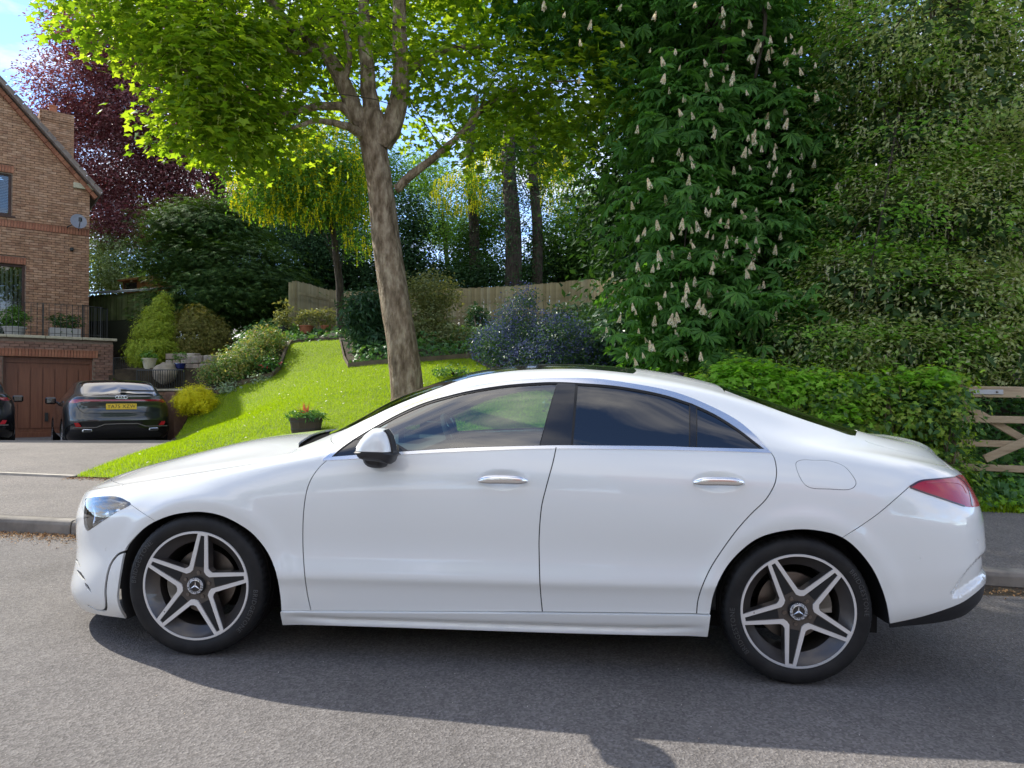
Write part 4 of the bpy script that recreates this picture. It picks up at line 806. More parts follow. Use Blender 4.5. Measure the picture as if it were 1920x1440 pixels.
bark_pale = mnoisy('bark_pale', (.10, .07, .042), (.23, .17, .115), 7, .95, 1.0, 22, .05, 15, c3=(.40, .325, .23), stretch=(1.5, 1.5, .55), p=(.34, .66)); bark_dark = mnoisy('bark_dark', (.035, .027, .02), (.085, .068, .05), 8, .95, .8, 20, .03, stretch=(2, 2, .5))
LT = {'leaf': tmpl_leaf(), 'thin': tmpl_leaf(1, .32), 'lobed': tmpl_lobed(), 'palm': tmpl_palm(), 'spray': tmpl_spray(), 'rac': tmpl_raceme(), 'rac9': tmpl_raceme(9)}
def tree_root(name, label, loc, cat='tree', group=None): return tag(empty(name, loc), label, cat, group)
def P_(px, py, d): return at(px, py, d)

# ================================================================ the sycamore on the lawn
base = G3(766, 752, 11); syc = tree_root('sycamore_tree', 'big leaning tree with pale trunk and bright green lobed leaves on the lawn', base)
def rel(o, p): return tuple(np.array(p)-np.array(o))
tp = [P_(770, 790, 11), P_(766, 745, 11), P_(755, 650, 11), P_(738, 550, 11), P_(724, 450, 11), P_(713, 350, 11), P_(701, 280, 11), P_(694, 225, 11)]
tr = [.37, .262, .238, .230, .210, .196, .208, .225]
mb = MB(); P = cr([rel(base, p) for p in tp], 8); rr = np.interp(np.linspace(0, 7, len(P)), range(8), tr); V = []; n = 40
for i, (p, r) in enumerate(zip(P, rr)):
    for k in range(n):
        a = 2*math.pi*k/n; nz = mnoise.noise(Vector((math.cos(a)*1.6, math.sin(a)*1.6, p[2]*.9)))*.09+mnoise.noise(Vector((math.cos(a)*5, math.sin(a)*5, p[2]*4)))*.035; fl = 1+max(0, 1-i/9)**2*(.35+.25*math.sin(a*4+1)); V.append((p[0]+r*fl*(1+nz)*math.cos(a), p[1]+r*fl*(1+nz)*math.sin(a), p[2]))
tp_l = P[-1]; V += [(tp_l[0]+.20*math.cos(2*math.pi*k/n), tp_l[1]+.20*math.sin(2*math.pi*k/n), tp_l[2]+.12) for k in range(n)]+[(tp_l[0]+.05*math.cos(2*math.pi*k/n), tp_l[1]+.05*math.sin(2*math.pi*k/n), tp_l[2]+.16) for k in range(n)]; mb.add(V, [(i*n+k, i*n+(k+1) % n, (i+1)*n+(k+1) % n, (i+1)*n+k) for i in range(len(P)+1) for k in range(n)]); mb.build('trunk', bark_pale, syc, True)
LIMBS = [([(690, 250, 11), (668, 215, 10.9), (640, 150, 10.8), (600, 85, 10.7), (540, 45, 10.5), (480, -40, 10.3)], .17, .05), ([(700, 250, 11), (690, 150, 11), (682, 40, 11.1), (690, -120, 11.2)], .15, .06), ([(712, 270, 11), (738, 225, 11), (752, 140, 11), (748, 30, 11), (755, -120, 11)], .19, .08),
  ([(672, 235, 10.9), (640, 200, 10.8), (585, 202, 10.6), (510, 217, 10.4), (435, 192, 10.2)], .085, .025), ([(690, 262, 11), (652, 238, 10.6), (600, 228, 10.3), (545, 240, 10)], .08, .02), ([(742, 355, 11), (775, 325, 11), (820, 290, 11.1), (870, 245, 11.2), (905, 200, 11.3)], .075, .035), ([(748, 150, 11), (800, 110, 11.2), (850, 90, 11.4), (930, 85, 11.6)], .07, .03), ([(600, 85, 10.7), (560, 100, 10.5), (520, 78, 10.4)], .05, .02), ([(660, 205, 10.9), (648, 165, 10.8), (655, 100, 10.7), (640, 20, 10.6)], .06, .03), ([(905, 200, 11.3), (990, 160, 11.4), (1100, 150, 11.3)], .035, .012), ([(435, 192, 10.2), (380, 150, 10), (300, 110, 9.8)], .03, .01), ([(480, -40, 10.3), (380, 0, 10), (280, 20, 9.8)], .05, .015)]
src = []
for pts, r0, r1 in LIMBS:
    L_, R_, n_ = limb([rel(base, P_(*p)) for p in pts], r0, r1, 10, .008); MB().tube(L_, R_, 9).build('limb', bark_pale, syc, True); src += [tuple(v) for v in L_]
def lobe(px, py, d, rx, rz, ry=None, w=None, o=(0, 0, 0)):     # pixel centre, pixel radii
    c = at(px, py, d); s = d/FPX; L_ = (rel(o, c), (rx*s, (ry if ry else rx*s), rz*s)); return L_+((w,) if w else ())
syl = [lobe(300, 60, 10, 150, 85, 1.2, 10, base), lobe(430, 150, 10, 130, 110, 1.3, 11, base), lobe(500, 40, 10.8, 130, 100, 1.5, 9, base), lobe(580, 100, 12.4, 110, 110, .9, 4, base), lobe(430, 240, 10, 90, 75, .8, 5, base), lobe(360, 230, 10.2, 55, 70, .6, 2.6, base), lobe(620, 150, 12.8, 90, 100, .9, 2.6, base), lobe(800, 40, 12.9, 170, 110, 1.1, 7, base), lobe(690, 20, 12.8, 100, 80, .9, 3, base), lobe(900, 150, 11.6, 140, 90, 1.3, 6, base), lobe(1060, 180, 11.2, 150, 75, 1.2, 6.5, base), lobe(970, 280, 11.3, 120, 45, .9, 2.4, base), lobe(790, 230, 12.4, 50, 60, .7, .9, base), lobe(560, 270, 11.8, 70, 35, .7, .7, base), lobe(660, 60, 10.2, 90, 60, .5, 1.2, base), lobe(830, 120, 10.6, 80, 70, .5, 1.3, base), lobe(600, -170, 11, 420, 140, 3.4, 30, base), lobe(960, -80, 11.5, 220, 120, 2.4, 13, base), lobe(250, -60, 10, 180, 100, 2.0, 8, base)]
syc_leaf = mleaf('sycamore_leaf', [(.05, .10, .014), (.085, .15, .016), (.13, .19, .022), (.07, .13, .016), (.15, .21, .03), (.04, .085, .014)], .6, .42, (2.6, 2.3, .6))
foliage('foliage', syl, 1500, 18, LT['lobed'], .145, syc_leaf, syc, .52, .42, 1.0, .3, .5, .38)
hanging('flower_tassel', syl[:9], 700, LT['rac'], .11, mleaf('tassel', [(.18, .22, .05), (.25, .26, .08)], .4), syc, .6)
mb = MB(); branches(mb, src[110:], syl, 26, .010); tag(mb.build('twig', bark_dark, syc, True), kind='stuff')

# ================================================================ horse chestnut and bird cherry on the right
def simple_tree(name, label, basep, top, r0, lobes, leafspec, cat='tree', group=None, bark=bark_dark, nb=30, extra=None):
    o = tree_root(name, label, basep, cat, group); t = Vector(top)-Vector(basep); L_, R_, n_ = limb([(0, 0, -.2), tuple(t*.35+Vector((.1, 0, 0))), tuple(t*.7), tuple(t)], r0, r0*.35, 9, .01); MB().tube(L_, R_, 10).build('trunk', bark, o, True)
    lb = [(rel(basep, l[0]),)+tuple(l[1:]) for l in lobes]; mb = MB(); branches(mb, [tuple(v) for v in L_[4:]], lb, nb, min(.032, r0*.1)); tag(mb.build('limb', bark, o, True), kind='stuff')
    for k, sp in enumerate(leafspec): foliage('foliage', lb, *sp[:5][:0], **dict(sp)) if isinstance(sp, dict) and False else foliage(sp.get('name', 'foliage'), lb, sp['n'], sp['per'], LT[sp['t']], sp['s'], sp['m'], o, sp.get('cs', .5), sp.get('shell', .5), sp.get('up', .6), sp.get('droop', .2), sp.get('jit', .6), sp.get('flat', .5), outw=sp.get('outw', .5), shr=sp.get('shr', 1.0))
    return o, lb
ch_leaf = mleaf('chestnut_leaf', [(.04, .105, .028), (.06, .15, .034), (.085, .185, .04), (.05, .125, .03)], .42, .42, (1.6, 1.7, .5)); flower_w = mleaf('chestnut_blossom', [(.58, .50, .37), (.66, .60, .46), (.50, .40, .30), (.70, .66, .52)], .5, .6, (1.2, 1.1, 1))
cb = G3(1380, 700, 11.6); chl = [lobe(1350, 60, 10.6, 170, 120, 1.5, 14), lobe(1290, 230, 10.4, 120, 110, 1.1, 9), lobe(1430, 260, 10.6, 130, 130, 1.2, 10), lobe(1280, 400, 10.2, 110, 90, .9, 7), lobe(1400, 450, 10.2, 120, 100, 1.0, 8), lobe(1290, 540, 9.9, 105, 75, .8, 6), lobe(1400, 590, 9.8, 105, 70, .8, 6), lobe(1300, 650, 9.6, 90, 55, .6, 3.5), lobe(1180, 70, 11, 90, 100, 1.1, 5), lobe(1060, 30, 11.6, 130, 70, 1.4, 6), lobe(1300, -140, 11, 330, 150, 3, 30), lobe(1230, 640, 9.7, 40, 40, .4, 1), lobe(1480, 420, 10.8, 80, 200, 1.0, 8)]
chest, chlb = simple_tree('horse_chestnut_tree', 'dark green tree with upright cream flower candles beside the blue shrub', cb, at(1360, -150, 11.6), .32, chl, [dict(n=2700, per=4, t='palm', s=.20, m=ch_leaf, cs=.5, shell=.45, up=.9, droop=.5, jit=.5)], nb=60)
# flower candles: one shared mesh, many parts
V = []; F = []
for i in range(70):
    z = (i/70)**.9; r = .23*(1-z)**.8+.03; a = i*2.4; c = Vector((math.cos(a)*r, math.sin(a)*r, z)); s = .13*(1-.5*z); k = len(V); u = Vector((random.uniform(-1, 1), random.uniform(-1, 1), random.uniform(-1, 1))).normalized(); w = u.orthogonal().normalized(); V += [c+u*s, c+w*s, c-u*s, c-w*s]; F.append((k, k+1, k+2, k+3))
cm = np_mesh('flower_spike', np.array(V)*[.20, .20, .24], np.array(F), flower_w)
fl_px = [(1348, 25), (1368, 27), (1354, 55), (1408, 50), (1432, 10), (1436, 80), (1449, 78), (1424, 105), (1450, 110), (1480, 108), (1508, 103), (1404, 118), (1466, 125), (1313, 115), (1340, 150), (1377, 145), (1318, 167), (1350, 205), (1283, 213), (1306, 220), (1346, 253), (1500, 180), (1532, 190), (1444, 242), (1477, 241), (1408, 285), (1420, 270), (1404, 298), (1457, 292), (1467, 286), (1308, 308), (1446, 320), (1480, 325), (1491, 356), (1224, 348), (1342, 343), (1335, 360), (1300, 382), (1317, 396), (1370, 390), (1402, 411), (1433, 425), (1363, 425), (1313, 430), (1274, 422), (1383, 450), (1322, 443), (1260, 447), (1225, 492), (1262, 483), (1290, 470), (1419, 490), (1333, 510), (1344, 494), (1290, 548), (1320, 555), (1316, 572), (1347, 508), (1390, 520), (1237, 568), (1245, 578), (1304, 593), (1424, 541), (1440, 545), (1464, 570), (1458, 600), (1245, 604), (1256, 614), (1280, 612), (1204, 636), (1235, 655), (1218, 664), (1267, 672), (1293, 674), (1324, 670), (1223, 613), (1337, 600), (1190, 514), (1392, 575), (1228, 432), (1209, 437), (1254, 500), (1300, 530), (1190, 590), (1480, 220), (1508, 140), (1382, 330), (1270, 300), (1243, 390), (1340, 420), (1275, 190), (1205, 540), (1355, 470), (1284, 350), (1460, 470), (1244, 150), (1227, 40), (1060, 30), (1150, 25), (1030, 15), (1100, 60), (1170, 90), (1236, 120)]
dchest = lambda py: np.interp(py, [0, 200, 400, 600, 700], [9.0, 9.15, 9.05, 8.8, 8.75])
for i, (px, py) in enumerate(fl_px):
    for rep in range(2):
        p = at(px+(95 if rep else 12)*random.uniform(-1, 1), py+(70 if rep else 8)*random.uniform(-1, 1), float(dchest(py))+random.uniform(-.25, .5)); o = link('flower_spike', cm, chest, rel(cb, p), (random.uniform(-.35, .35), random.uniform(-.35, .35), random.uniform(0, 6))); s = random.uniform(.62, 1.1)*(.54 if rep == 0 else .40); o.scale = (s, s, s)
# large feathery tree on the right
fe_m = mleaf('cherry_leaf_dull', [(.24, .27, .11), (.30, .33, .15), (.38, .40, .22), (.25, .30, .11)], .5, .6, (1.5, 1.4, .8)); fe_b = mleaf('cherry_leaf_fresh', [(.13, .26, .035), (.18, .33, .05), (.10, .21, .03)], .5, .4, (1.5, 1.6, .5)); fe_c = mleaf('cherry_leaf_mid', [(.13, .20, .05), (.18, .26, .07), (.22, .30, .09)], .5, .5, (1.5, 1.5, .5)); rac_m = mleaf('spent_raceme', [(.26, .25, .13), (.36, .34, .21), (.46, .44, .32)], .4, .7, (1, 1, .9))
dk0 = mleaf('painted_shade_leaf', [(.035, .07, .025), (.05, .09, .03)], .3); rb = G3(1760, 720, 10.2); rl_ = [lobe(1720, 80, 9.4, 190, 130, 1.4, 12), lobe(1850, 200, 9.2, 160, 150, 1.4, 12), lobe(1700, 260, 9.5, 130, 130, 1.2, 9), lobe(1650, 420, 9.4, 110, 110, 1.1, 8), lobe(1820, 420, 9.1, 150, 120, 1.2, 10), lobe(1600, 540, 9.2, 100, 80, .9, 6), lobe(1740, 570, 8.9, 140, 90, 1.0, 9), lobe(1880, 590, 8.9, 120, 90, 1.0, 8), lobe(1700, 660, 8.6, 150, 45, .7, 6), lobe(1850, 670, 8.6, 130, 50, .7, 6), lobe(1560, 640, 8.9, 80, 45, .7, 3.5), lobe(1480, 640, 9.2, 60, 35, .6, 1.6), lobe(1600, 160, 9.8, 60, 120, .9, 3), lobe(1700, -20, 11.0, 220, 90, 1.2, 7), lobe(1880, 40, 11, 120, 120, 1.2, 5), lobe(1560, 60, 11.4, 90, 130, 1.0, 4), lobe(1800, -120, 10, 300, 120, 2.6, 20), lobe(2100, 300, 9.4, 180, 400, 2.2, 30)]  # dark inner leaf colour stands in for deep shadow between the clumps
bird, blb = simple_tree('bird_cherry_tree', 'tall feathery grey green tree with hanging tassels behind the ivy hedge and gate', rb, at(1800, -150, 10.4), .26, rl_, [dict(name='shade_fill_foliage', n=520, per=16, t='leaf', s=.17, m=dk0, cs=.6, shell=.0, shr=.68, up=.6), dict(n=760, per=84, t='leaf', s=.066, m=fe_m, cs=.46, shell=.66, up=.9, droop=.9, flat=.5, jit=.6), dict(n=520, per=84, t='leaf', s=.074, m=fe_c, cs=.42, shell=.8, up=1.0, droop=.7, flat=.4, jit=.6), dict(n=380, per=52, t='leaf', s=.088, m=fe_b, cs=.38, shell=.92, up=1.1, droop=.5, flat=.32, jit=.5)], nb=36)
hanging('flower_tassel', blb, 4200, LT['rac'], .085, rac_m, bird, .85, .5)
# ================================================================ trees further back
sm = {}
def lm(k, cols, t=.35, tc=(1.6, 1.6, .5), r=.7): sm[k] = mleaf(k, cols, t, r, tc, .2); return sm[k]
beech = lm('copper_beech_leaf', [(.085, .036, .042), (.13, .05, .056), (.19, .085, .08), (.11, .045, .05), (.25, .16, .14)], .35, (1.5, .8, .8), .35)
bt = G3(420, 600, 34); bl = [lobe(230, 90, 32, 120, 75, 3.0, 9), lobe(170, 190, 32, 90, 75, 3, 7), lobe(300, 210, 32, 130, 110, 3.4, 12), lobe(230, 310, 32, 120, 90, 3, 10), lobe(370, 340, 33, 90, 80, 3, 6), lobe(200, 400, 32, 60, 40, 2, 2.5), lobe(260, 430, 31, 75, 45, 2, 3.5), lobe(420, 120, 34, 130, 120, 3, 9), lobe(120, 240, 32, 55, 30, 1.5, 1.2), lobe(160, 60, 32, 45, 40, 1.5, 1.2)]
bo, _ = simple_tree('copper_beech_tree', 'purple leaved tree rising behind the house chimney', bt, at(390, 120, 33.5), .42, bl, [dict(n=5200, per=22, t='leaf', s=.16, m=beech, cs=1.0, shell=.3, up=.8, flat=.3, droop=0)], nb=60)
for pts, r0, r1 in [([(385, 480, 33), (375, 420, 33), (350, 380, 33), (300, 350, 32)], .25, .08), ([(400, 500, 33), (410, 420, 33), (415, 340, 33), (430, 250, 33)], .3, .12), ([(330, 420, 33), (280, 405, 32.5), (210, 408, 32), (170, 412, 32)], .12, .04), ([(340, 395, 33), (300, 385, 33), (230, 395, 32)], .1, .03)]: L_, R_, n_ = limb([rel(bt, P_(*p)) for p in pts], r0, r1); MB().tube(L_, R_, 8).build('limb', bark_dark, bo, True)
pale = lm('pale_shrub_leaf', [(.16, .22, .07), (.26, .32, .14), (.12, .18, .05), (.34, .38, .22)], .35, (1.4, 1.4, .7))
def shrub(name, label, basep, lobes, specs, cat='shrub', group=None, stems=6, r=.03):
    o = tree_root(name, label, basep, cat, group); lb = [(rel(basep, l[0]),)+tuple(l[1:]) for l in lobes]; mb = MB()
    C, _ = clumps(lb, stems, .1)
    for c in C: mb.tube([(0, 0, -.1), (c[0]*.4, c[1]*.4, c[2]*.5), tuple(c)], [r, r*.7, r*.3], 5)
    mb.build('stem', bark_dark, o, True)
    for sp in specs: foliage(sp.get('name', 'foliage'), lb, sp['n'], sp['per'], LT[sp['t']], sp['s'], sp['m'], o, sp.get('cs', .3), sp.get('shell', .6), sp.get('up', .5), sp.get('droop', .1), sp.get('jit', .6), sp.get('flat', .7), outw=sp.get('outw', .6))
    return o, lb
shrub('flowering_shrub', 'pale green tree with whitish blossom between house wall and dark conifer', G3(215, 560, 30), [lobe(215, 490, 30, 50, 45, 1.3), lobe(180, 460, 31, 30, 50, 1.2), lobe(235, 520, 29.5, 40, 30, 1), lobe(190, 530, 29.5, 30, 25, 1)], [dict(n=700, per=22, t='leaf', s=.12, m=pale, cs=.6)], 'tree')
con = lm('dark_conifer_spray', [(.02, .05, .016), (.035, .08, .02), (.075, .13, .025), (.025, .06, .016)], .25, (1.6, 1.6, .5)); conb = lm('lit_conifer_spray', [(.07, .12, .02), (.11, .17, .025), (.05, .10, .02)], .3, (1.5, 1.5, .5))  # second spray is a paler copy with sunlight put into its colour
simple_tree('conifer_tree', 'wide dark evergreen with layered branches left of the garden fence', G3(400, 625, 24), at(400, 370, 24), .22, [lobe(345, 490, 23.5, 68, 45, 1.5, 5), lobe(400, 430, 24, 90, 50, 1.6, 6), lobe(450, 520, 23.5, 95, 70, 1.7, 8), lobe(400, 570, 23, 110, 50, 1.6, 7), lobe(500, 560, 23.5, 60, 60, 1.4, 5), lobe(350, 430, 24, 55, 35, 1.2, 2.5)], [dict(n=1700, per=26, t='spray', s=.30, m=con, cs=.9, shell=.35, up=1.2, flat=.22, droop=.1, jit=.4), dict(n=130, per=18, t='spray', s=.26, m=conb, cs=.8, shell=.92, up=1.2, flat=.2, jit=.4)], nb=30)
dk = lm('evergreen_leaf', [(.012, .035, .014), (.02, .05, .018), (.032, .07, .02), (.018, .045, .018)], .25, (1.5, 1.6, .5)); mid = lm('woodland_leaf', [(.035, .085, .018), (.055, .12, .022), (.075, .15, .03), (.045, .10, .02)], .4, (1.7, 1.7, .5)); lt = lm('light_woodland_leaf', [(.09, .17, .03), (.13, .22, .04), (.07, .14, .03)], .45, (1.6, 1.6, .5))
simple_tree('yew_tree', 'near black evergreen between the wide conifer and the garden fence', G3(560, 610, 26.5), at(590, 400, 27), .2, [lobe(560, 480, 26.5, 60, 75, 1.4, 6), lobe(640, 480, 27.5, 70, 60, 1.5, 6), lobe(530, 550, 25.5, 45, 50, 1.1, 3), lobe(600, 400, 28, 60, 40, 1.4, 3)], [dict(n=1200, per=22, t='leaf', s=.13, m=dk, cs=.7)], nb=20)
lab = lm('laburnum_leaf', [(.07, .15, .02), (.10, .20, .03), (.05, .11, .02)], .45, (1.5, 1.5, .5)); yel = mleaf('laburnum_blossom', [(.52, .46, .008), (.62, .55, .015), (.42, .42, .02)], .45, .6, (1.1, 1.05, .5))
ll = [lobe(540, 300, 18.4, 100, 60, 1.3, 7), lobe(620, 290, 18.4, 70, 70, 1.3, 6), lobe(500, 360, 18.4, 70, 50, 1.1, 4), lobe(590, 370, 18.4, 90, 55, 1.2, 5), lobe(670, 430, 18.6, 30, 60, .6, 1.0), lobe(640, 350, 18.4, 50, 60, 1, 3)]
lo, llb = simple_tree('laburnum_tree', 'tree hung with yellow blossom chains left of the pale trunk', G3(640, 610, 19.2), at(600, 260, 18.6), .12, ll, [dict(n=1500, per=16, t='leaf', s=.10, m=lab, cs=.5)], nb=30)
hanging('blossom_chain', llb, 1600, LT['rac9'], .25, yel, lo, .62)
lo2, lb2 = simple_tree('laburnum_tree', 'yellow blossomed tree behind the ivy clad trunks right of the pale trunk', G3(960, 590, 27), at(960, 330, 27.5), .14, [lobe(860, 360, 27, 60, 40, 1.3, 4), lobe(1040, 340, 27.5, 45, 60, 1.4, 4), lobe(920, 330, 27.5, 60, 50, 1.3, 4), lobe(1080, 400, 27.5, 40, 35, 1.2, 2)], [dict(n=420, per=14, t='leaf', s=.12, m=lab, cs=.6)], nb=20); hanging('blossom_chain', lb2, 1000, LT['rac9'], .26, yel, lo2, .6)
ivy_dark = lm('dark_ivy_leaf', [(.014, .04, .012), (.03, .07, .02), (.02, .05, .015)], .2)
for i, (px, d, r, lab_) in enumerate([(958, 25.5, .34, 'tall trunk wrapped in dark ivy, left of the close pair behind the fence'), (1003, 25.8, .22, 'tall ivy clad trunk, right of the close pair behind the fence'), (885, 29, .24, 'dark ivy covered trunk behind the fence, nearest the pale leaning trunk')]):
    b = G3(px, 560, d); topz = at(px, 180, d)[2]-b.z; pts = [(0, 0, -.2), (.1, 0, topz*.4), (-.1, 0, topz*.75), (.15, 0, topz)]; o = tree_root('ivy_clad_tree', lab_, b, 'tree', 'ivy clad trees behind the fence'); L_, R_, n_ = limb(pts, r, r*.6, 10); MB().tube(L_, R_, 10).build('trunk', bark_dark, o, True)
    foliage('foliage', [((0, 0, topz*f), (r*1.7, r*1.7, topz*.16)) for f in (.1, .3, .5, .7)]+[((0, 0, topz*1.0), (1.5, 1.3, 1.2), .8)], 420, 14, LT['leaf'], .11, ivy_dark, o, .35, .6)
woods = [(760, 28, 'dark_tree', 'dark bushy tree right of the pale trunk above the fence', [(765, 480, 30, 60, 3), (770, 400, 22, 40, 1.2)], dk), (880, 31, 'dark_tree', 'blackish leafy tree above the middle of the fence', [(885, 480, 42, 50, 3.4), (915, 410, 38, 40, 2)], mid),
  (1090, 27, 'leafy_tree', 'mid green leafy tree above the right end of the fence', [(1090, 450, 85, 60, 6), (1130, 500, 80, 45, 5), (1180, 430, 60, 70, 4)], mid), (1020, 32, 'leafy_tree', 'green leafy tree just behind the ivy clad trunks', [(1000, 250, 110, 60, 5), (1050, 300, 60, 40, 2.5), (930, 250, 60, 50, 2.5)], mid),
  (850, 36, 'leafy_tree', 'light green distant tree seen in the gap beside the pale trunk', [(830, 420, 50, 40, 3), (800, 330, 35, 40, 2)], lt), (1140, 38, 'leafy_tree', 'pale distant tree below the small patch of sky', [(1150, 370, 50, 40, 3)], lt),
  (700, 34, 'leafy_tree', 'distant mixed tree behind the yellow blossom', [(620, 420, 90, 60, 5), (700, 330, 80, 60, 4), (540, 430, 60, 50, 3)], mid), (480, 38, 'leafy_tree', 'distant tree between the purple tree and the yellow blossom', [(470, 400, 50, 50, 3), (520, 330, 50, 60, 3)], mid)]
for px, d, nm, lb_, ls, m_ in woods:
    simple_tree(nm, lb_, G3(px, 560, d), at(ls[0][0], ls[0][1]-20, d), .2, [lobe(a, b, d+random.uniform(-.5, .5), c, e, 1.6, w) for a, b, c, e, w in ls], [dict(n=int(150*sum(l[4] for l in ls)**.9), per=18, t='leaf', s=.15, m=m_, cs=.8, up=.7)], nb=18)
shrub('wild_hedge', 'dark untrimmed hedge standing just behind the board fence', G3(870, 560, 27.5), [lobe(x, y_, 27.5, 62, 45, 1.0, 3) for x, y_ in ((600, 528), (690, 530), (770, 530), (860, 530), (950, 520), (1040, 505), (1130, 490), (1210, 475))], [dict(n=1500, per=20, t='leaf', s=.15, m=dk, cs=.6, shell=.3)], 'hedge', stems=14)
# woodland that closes the view low down, and behind the right-hand trees
tag(foliage('distant_wood', [((x, 44+random.uniform(-2, 2), random.uniform(6.0, 8.0)), (3.6, 2.2, random.uniform(3.0, 4.6))) for x in (-21, -15.5, -11, -6.5, 3, 8)]+[((x, 40, 7), (4, 2.5, 6)) for x in (14, 20, 27, 34)], 2600, 22, LT['leaf'], .30, mid, None, 1.3, .5), kind='stuff')
for i, (x, y, h, rr_) in enumerate([(7.5, 13.5, 5.5, 2.6), (3.6, 14.0, 4.6, 2.0), (11.5, 12.5, 6, 3), (5.5, 17, 8, 3)]):
    lbls = ['dense dark tree behind the right hand feathery tree', 'dark shrubby tree behind the flowering chestnut', 'dark tree beyond the field gate', 'tall dark tree filling the gap behind chestnut and feathery tree']
    b = Vector((x, y, float(garden_z(x, y)))); simple_tree('dark_tree', lbls[i], b, (x, y, b.z+h), .25, [((x, y, b.z+h*.5), (rr_, rr_*.8, h*.52)), ((x-.8, y, b.z+h*.85), (rr_*.8, rr_*.7, h*.35)), ((x+.8, y+.3, b.z+h*.3), (rr_*.8, rr_*.7, h*.3))], [dict(n=1100, per=20, t='leaf', s=.17, m=dk, cs=.8)], nb=14)

# ================================================================ brick house with garage block
brick_m = mpieces('house_brick', [(.36, .205, .118), (.42, .25, .145), (.31, .17, .10), (.46, .29, .18), (.38, .22, .13)], .9, .5, 90, 6); brick_red = mpieces('red_brick', [(.33, .14, .08), (.38, .175, .10), (.29, .12, .07), (.36, .155, .09)], .9, .4, 90, 6)
brick_old = mpieces('weathered_brick', [(.24, .135, .095), (.29, .175, .125), (.20, .115, .085), (.31, .20, .15)], .92, .5, 90, 6); mortar = mnoisy('mortar', (.20, .155, .115), (.27, .21, .16), 12, .95, .4, 120, .004)
stone_m = mnoisy('coping_stone', (.33, .30, .20), (.48, .44, .31), 6, .9, .5, 60, .01, c3=(.42, .39, .27)); frame_br = mnoisy('brown_window_frame', (.045, .022, .014), (.065, .032, .02), 10, .45); iron = mat('black_railing_iron', (.018, .02, .018), .5); blind_m = mat('window_blind', (.62, .63, .62), .7); pane_m = mglass('house_glass', (.6, .63, .62), extra=.0)
tile_m = mnoisy('roof_tile', (.16, .13, .11), (.26, .21, .17), 5, .9, .5, 50, .01); door_wood = mnoisy('garage_timber', (.165, .062, .032), (.22, .088, .045), 3, .45, .2, 30, .004, stretch=(6, 6, .5), spec=.4)
ANG = math.radians(38); WD = Vector((-math.cos(ANG), -math.sin(ANG), 0)); WN = Vector((math.sin(ANG), -math.cos(ANG), 0))       # along the walls to the left, out of the walls
class Wall:
    def __init__(s, p0): s.o = Vector((p0[0], p0[1], 0))
    def uz(s, px, py):        # photo pixel -> (u along wall, z)
        r = Vector(at(px, py, 1.0))-Vector((0, 0, CAM_H)); c = Vector((0, 0, CAM_H)); t = (s.o-c).dot(WN)/r.dot(WN); p = c+r*t; return (p-s.o).dot(WD), p.z
    def p(s, u, z, out=0.0): q = s.o+WD*u+WN*out; return Vector((q.x, q.y, z))
    def box(s, mb, u0, u1, z0, z1, o0, o1): c = s.p((u0+u1)/2, (z0+z1)/2, (o0+o1)/2); mb.box(c, (abs(u1-u0), abs(o1-o0), z1-z0), ANG)
hw = Wall(at(166, 600, 22.36)); gw = Wall(at(212, 637, 20.67))
house = tag(empty('brick_house', hw.p(0, 0)), 'buff brick house with gable, satellite dish and garage block below a terrace', 'house')
def hp(o): o.parent = house; o.matrix_parent_inverse = Matrix.Translation(-house.location); return o
def brick_shape(w, h=.065, d=.05):
    return MB().box((0, 0, 0), (w, d, h)).mesh('brick', None)
bm_full, bm_half = brick_shape(.213), brick_shape(.10); bsol = MB().box((0, 0, 0), (.066, .055, .21)).mesh('brick', None)
for me in (bm_full, bm_half): me.materials.append(brick_m)
bsol.materials.append(brick_red)
def bricks(wall, u0, u1, z0, z1, ok, mats, as_parts, parent_fn, out=.0):
    """stretcher bond; as_parts: how many bricks become objects, the rest one mesh"""
    L = []; r = 0; z = z0
    while z < z1-.03:
        u = u0-(.1125 if r % 2 else 0)
        while u < u1:
            a, b = max(u, u0), min(u+.213, u1)
            if b-a > .05:
                sm_ = np.linspace(a+.004, b-.004, 9); k_ = [ok(v, z+.0325) for v in sm_]
                if not all(k_) and any(k_): g_ = sm_[k_]; a, b = float(g_.min())-.004, float(g_.max())+.004
                if any(k_) and b-a > .04: L.append(((a+b)/2, z+.0325, b-a))
            u += .225
        z += .075; r += 1
    random.shuffle(L); L.sort(key=lambda t: t[0] > 99); n = 0; rest = MB(); full = {}
    for c, zz, w in L:
        o_ = out+random.uniform(-.003, .003)
        if n < as_parts and w > .2:
            if mats.name not in full: me = bm_full.copy(); me.materials.clear(); me.materials.append(mats); full[mats.name] = me
            o = link('brick', full[mats.name]); o.location = wall.p(c, zz, o_); o.rotation_euler = (0, 0, ANG); parent_fn(o); n += 1
        else: rest.box(wall.p(c, zz, o_), (w, .05, .065), ANG)
    if rest.v: o = rest.build('brickwork', mats); parent_fn(o); tag(o, kind='stuff')
def part(mb, name, m, smooth=False, bevel=0): return hp(mb.build(name, m, None, smooth, bevel))
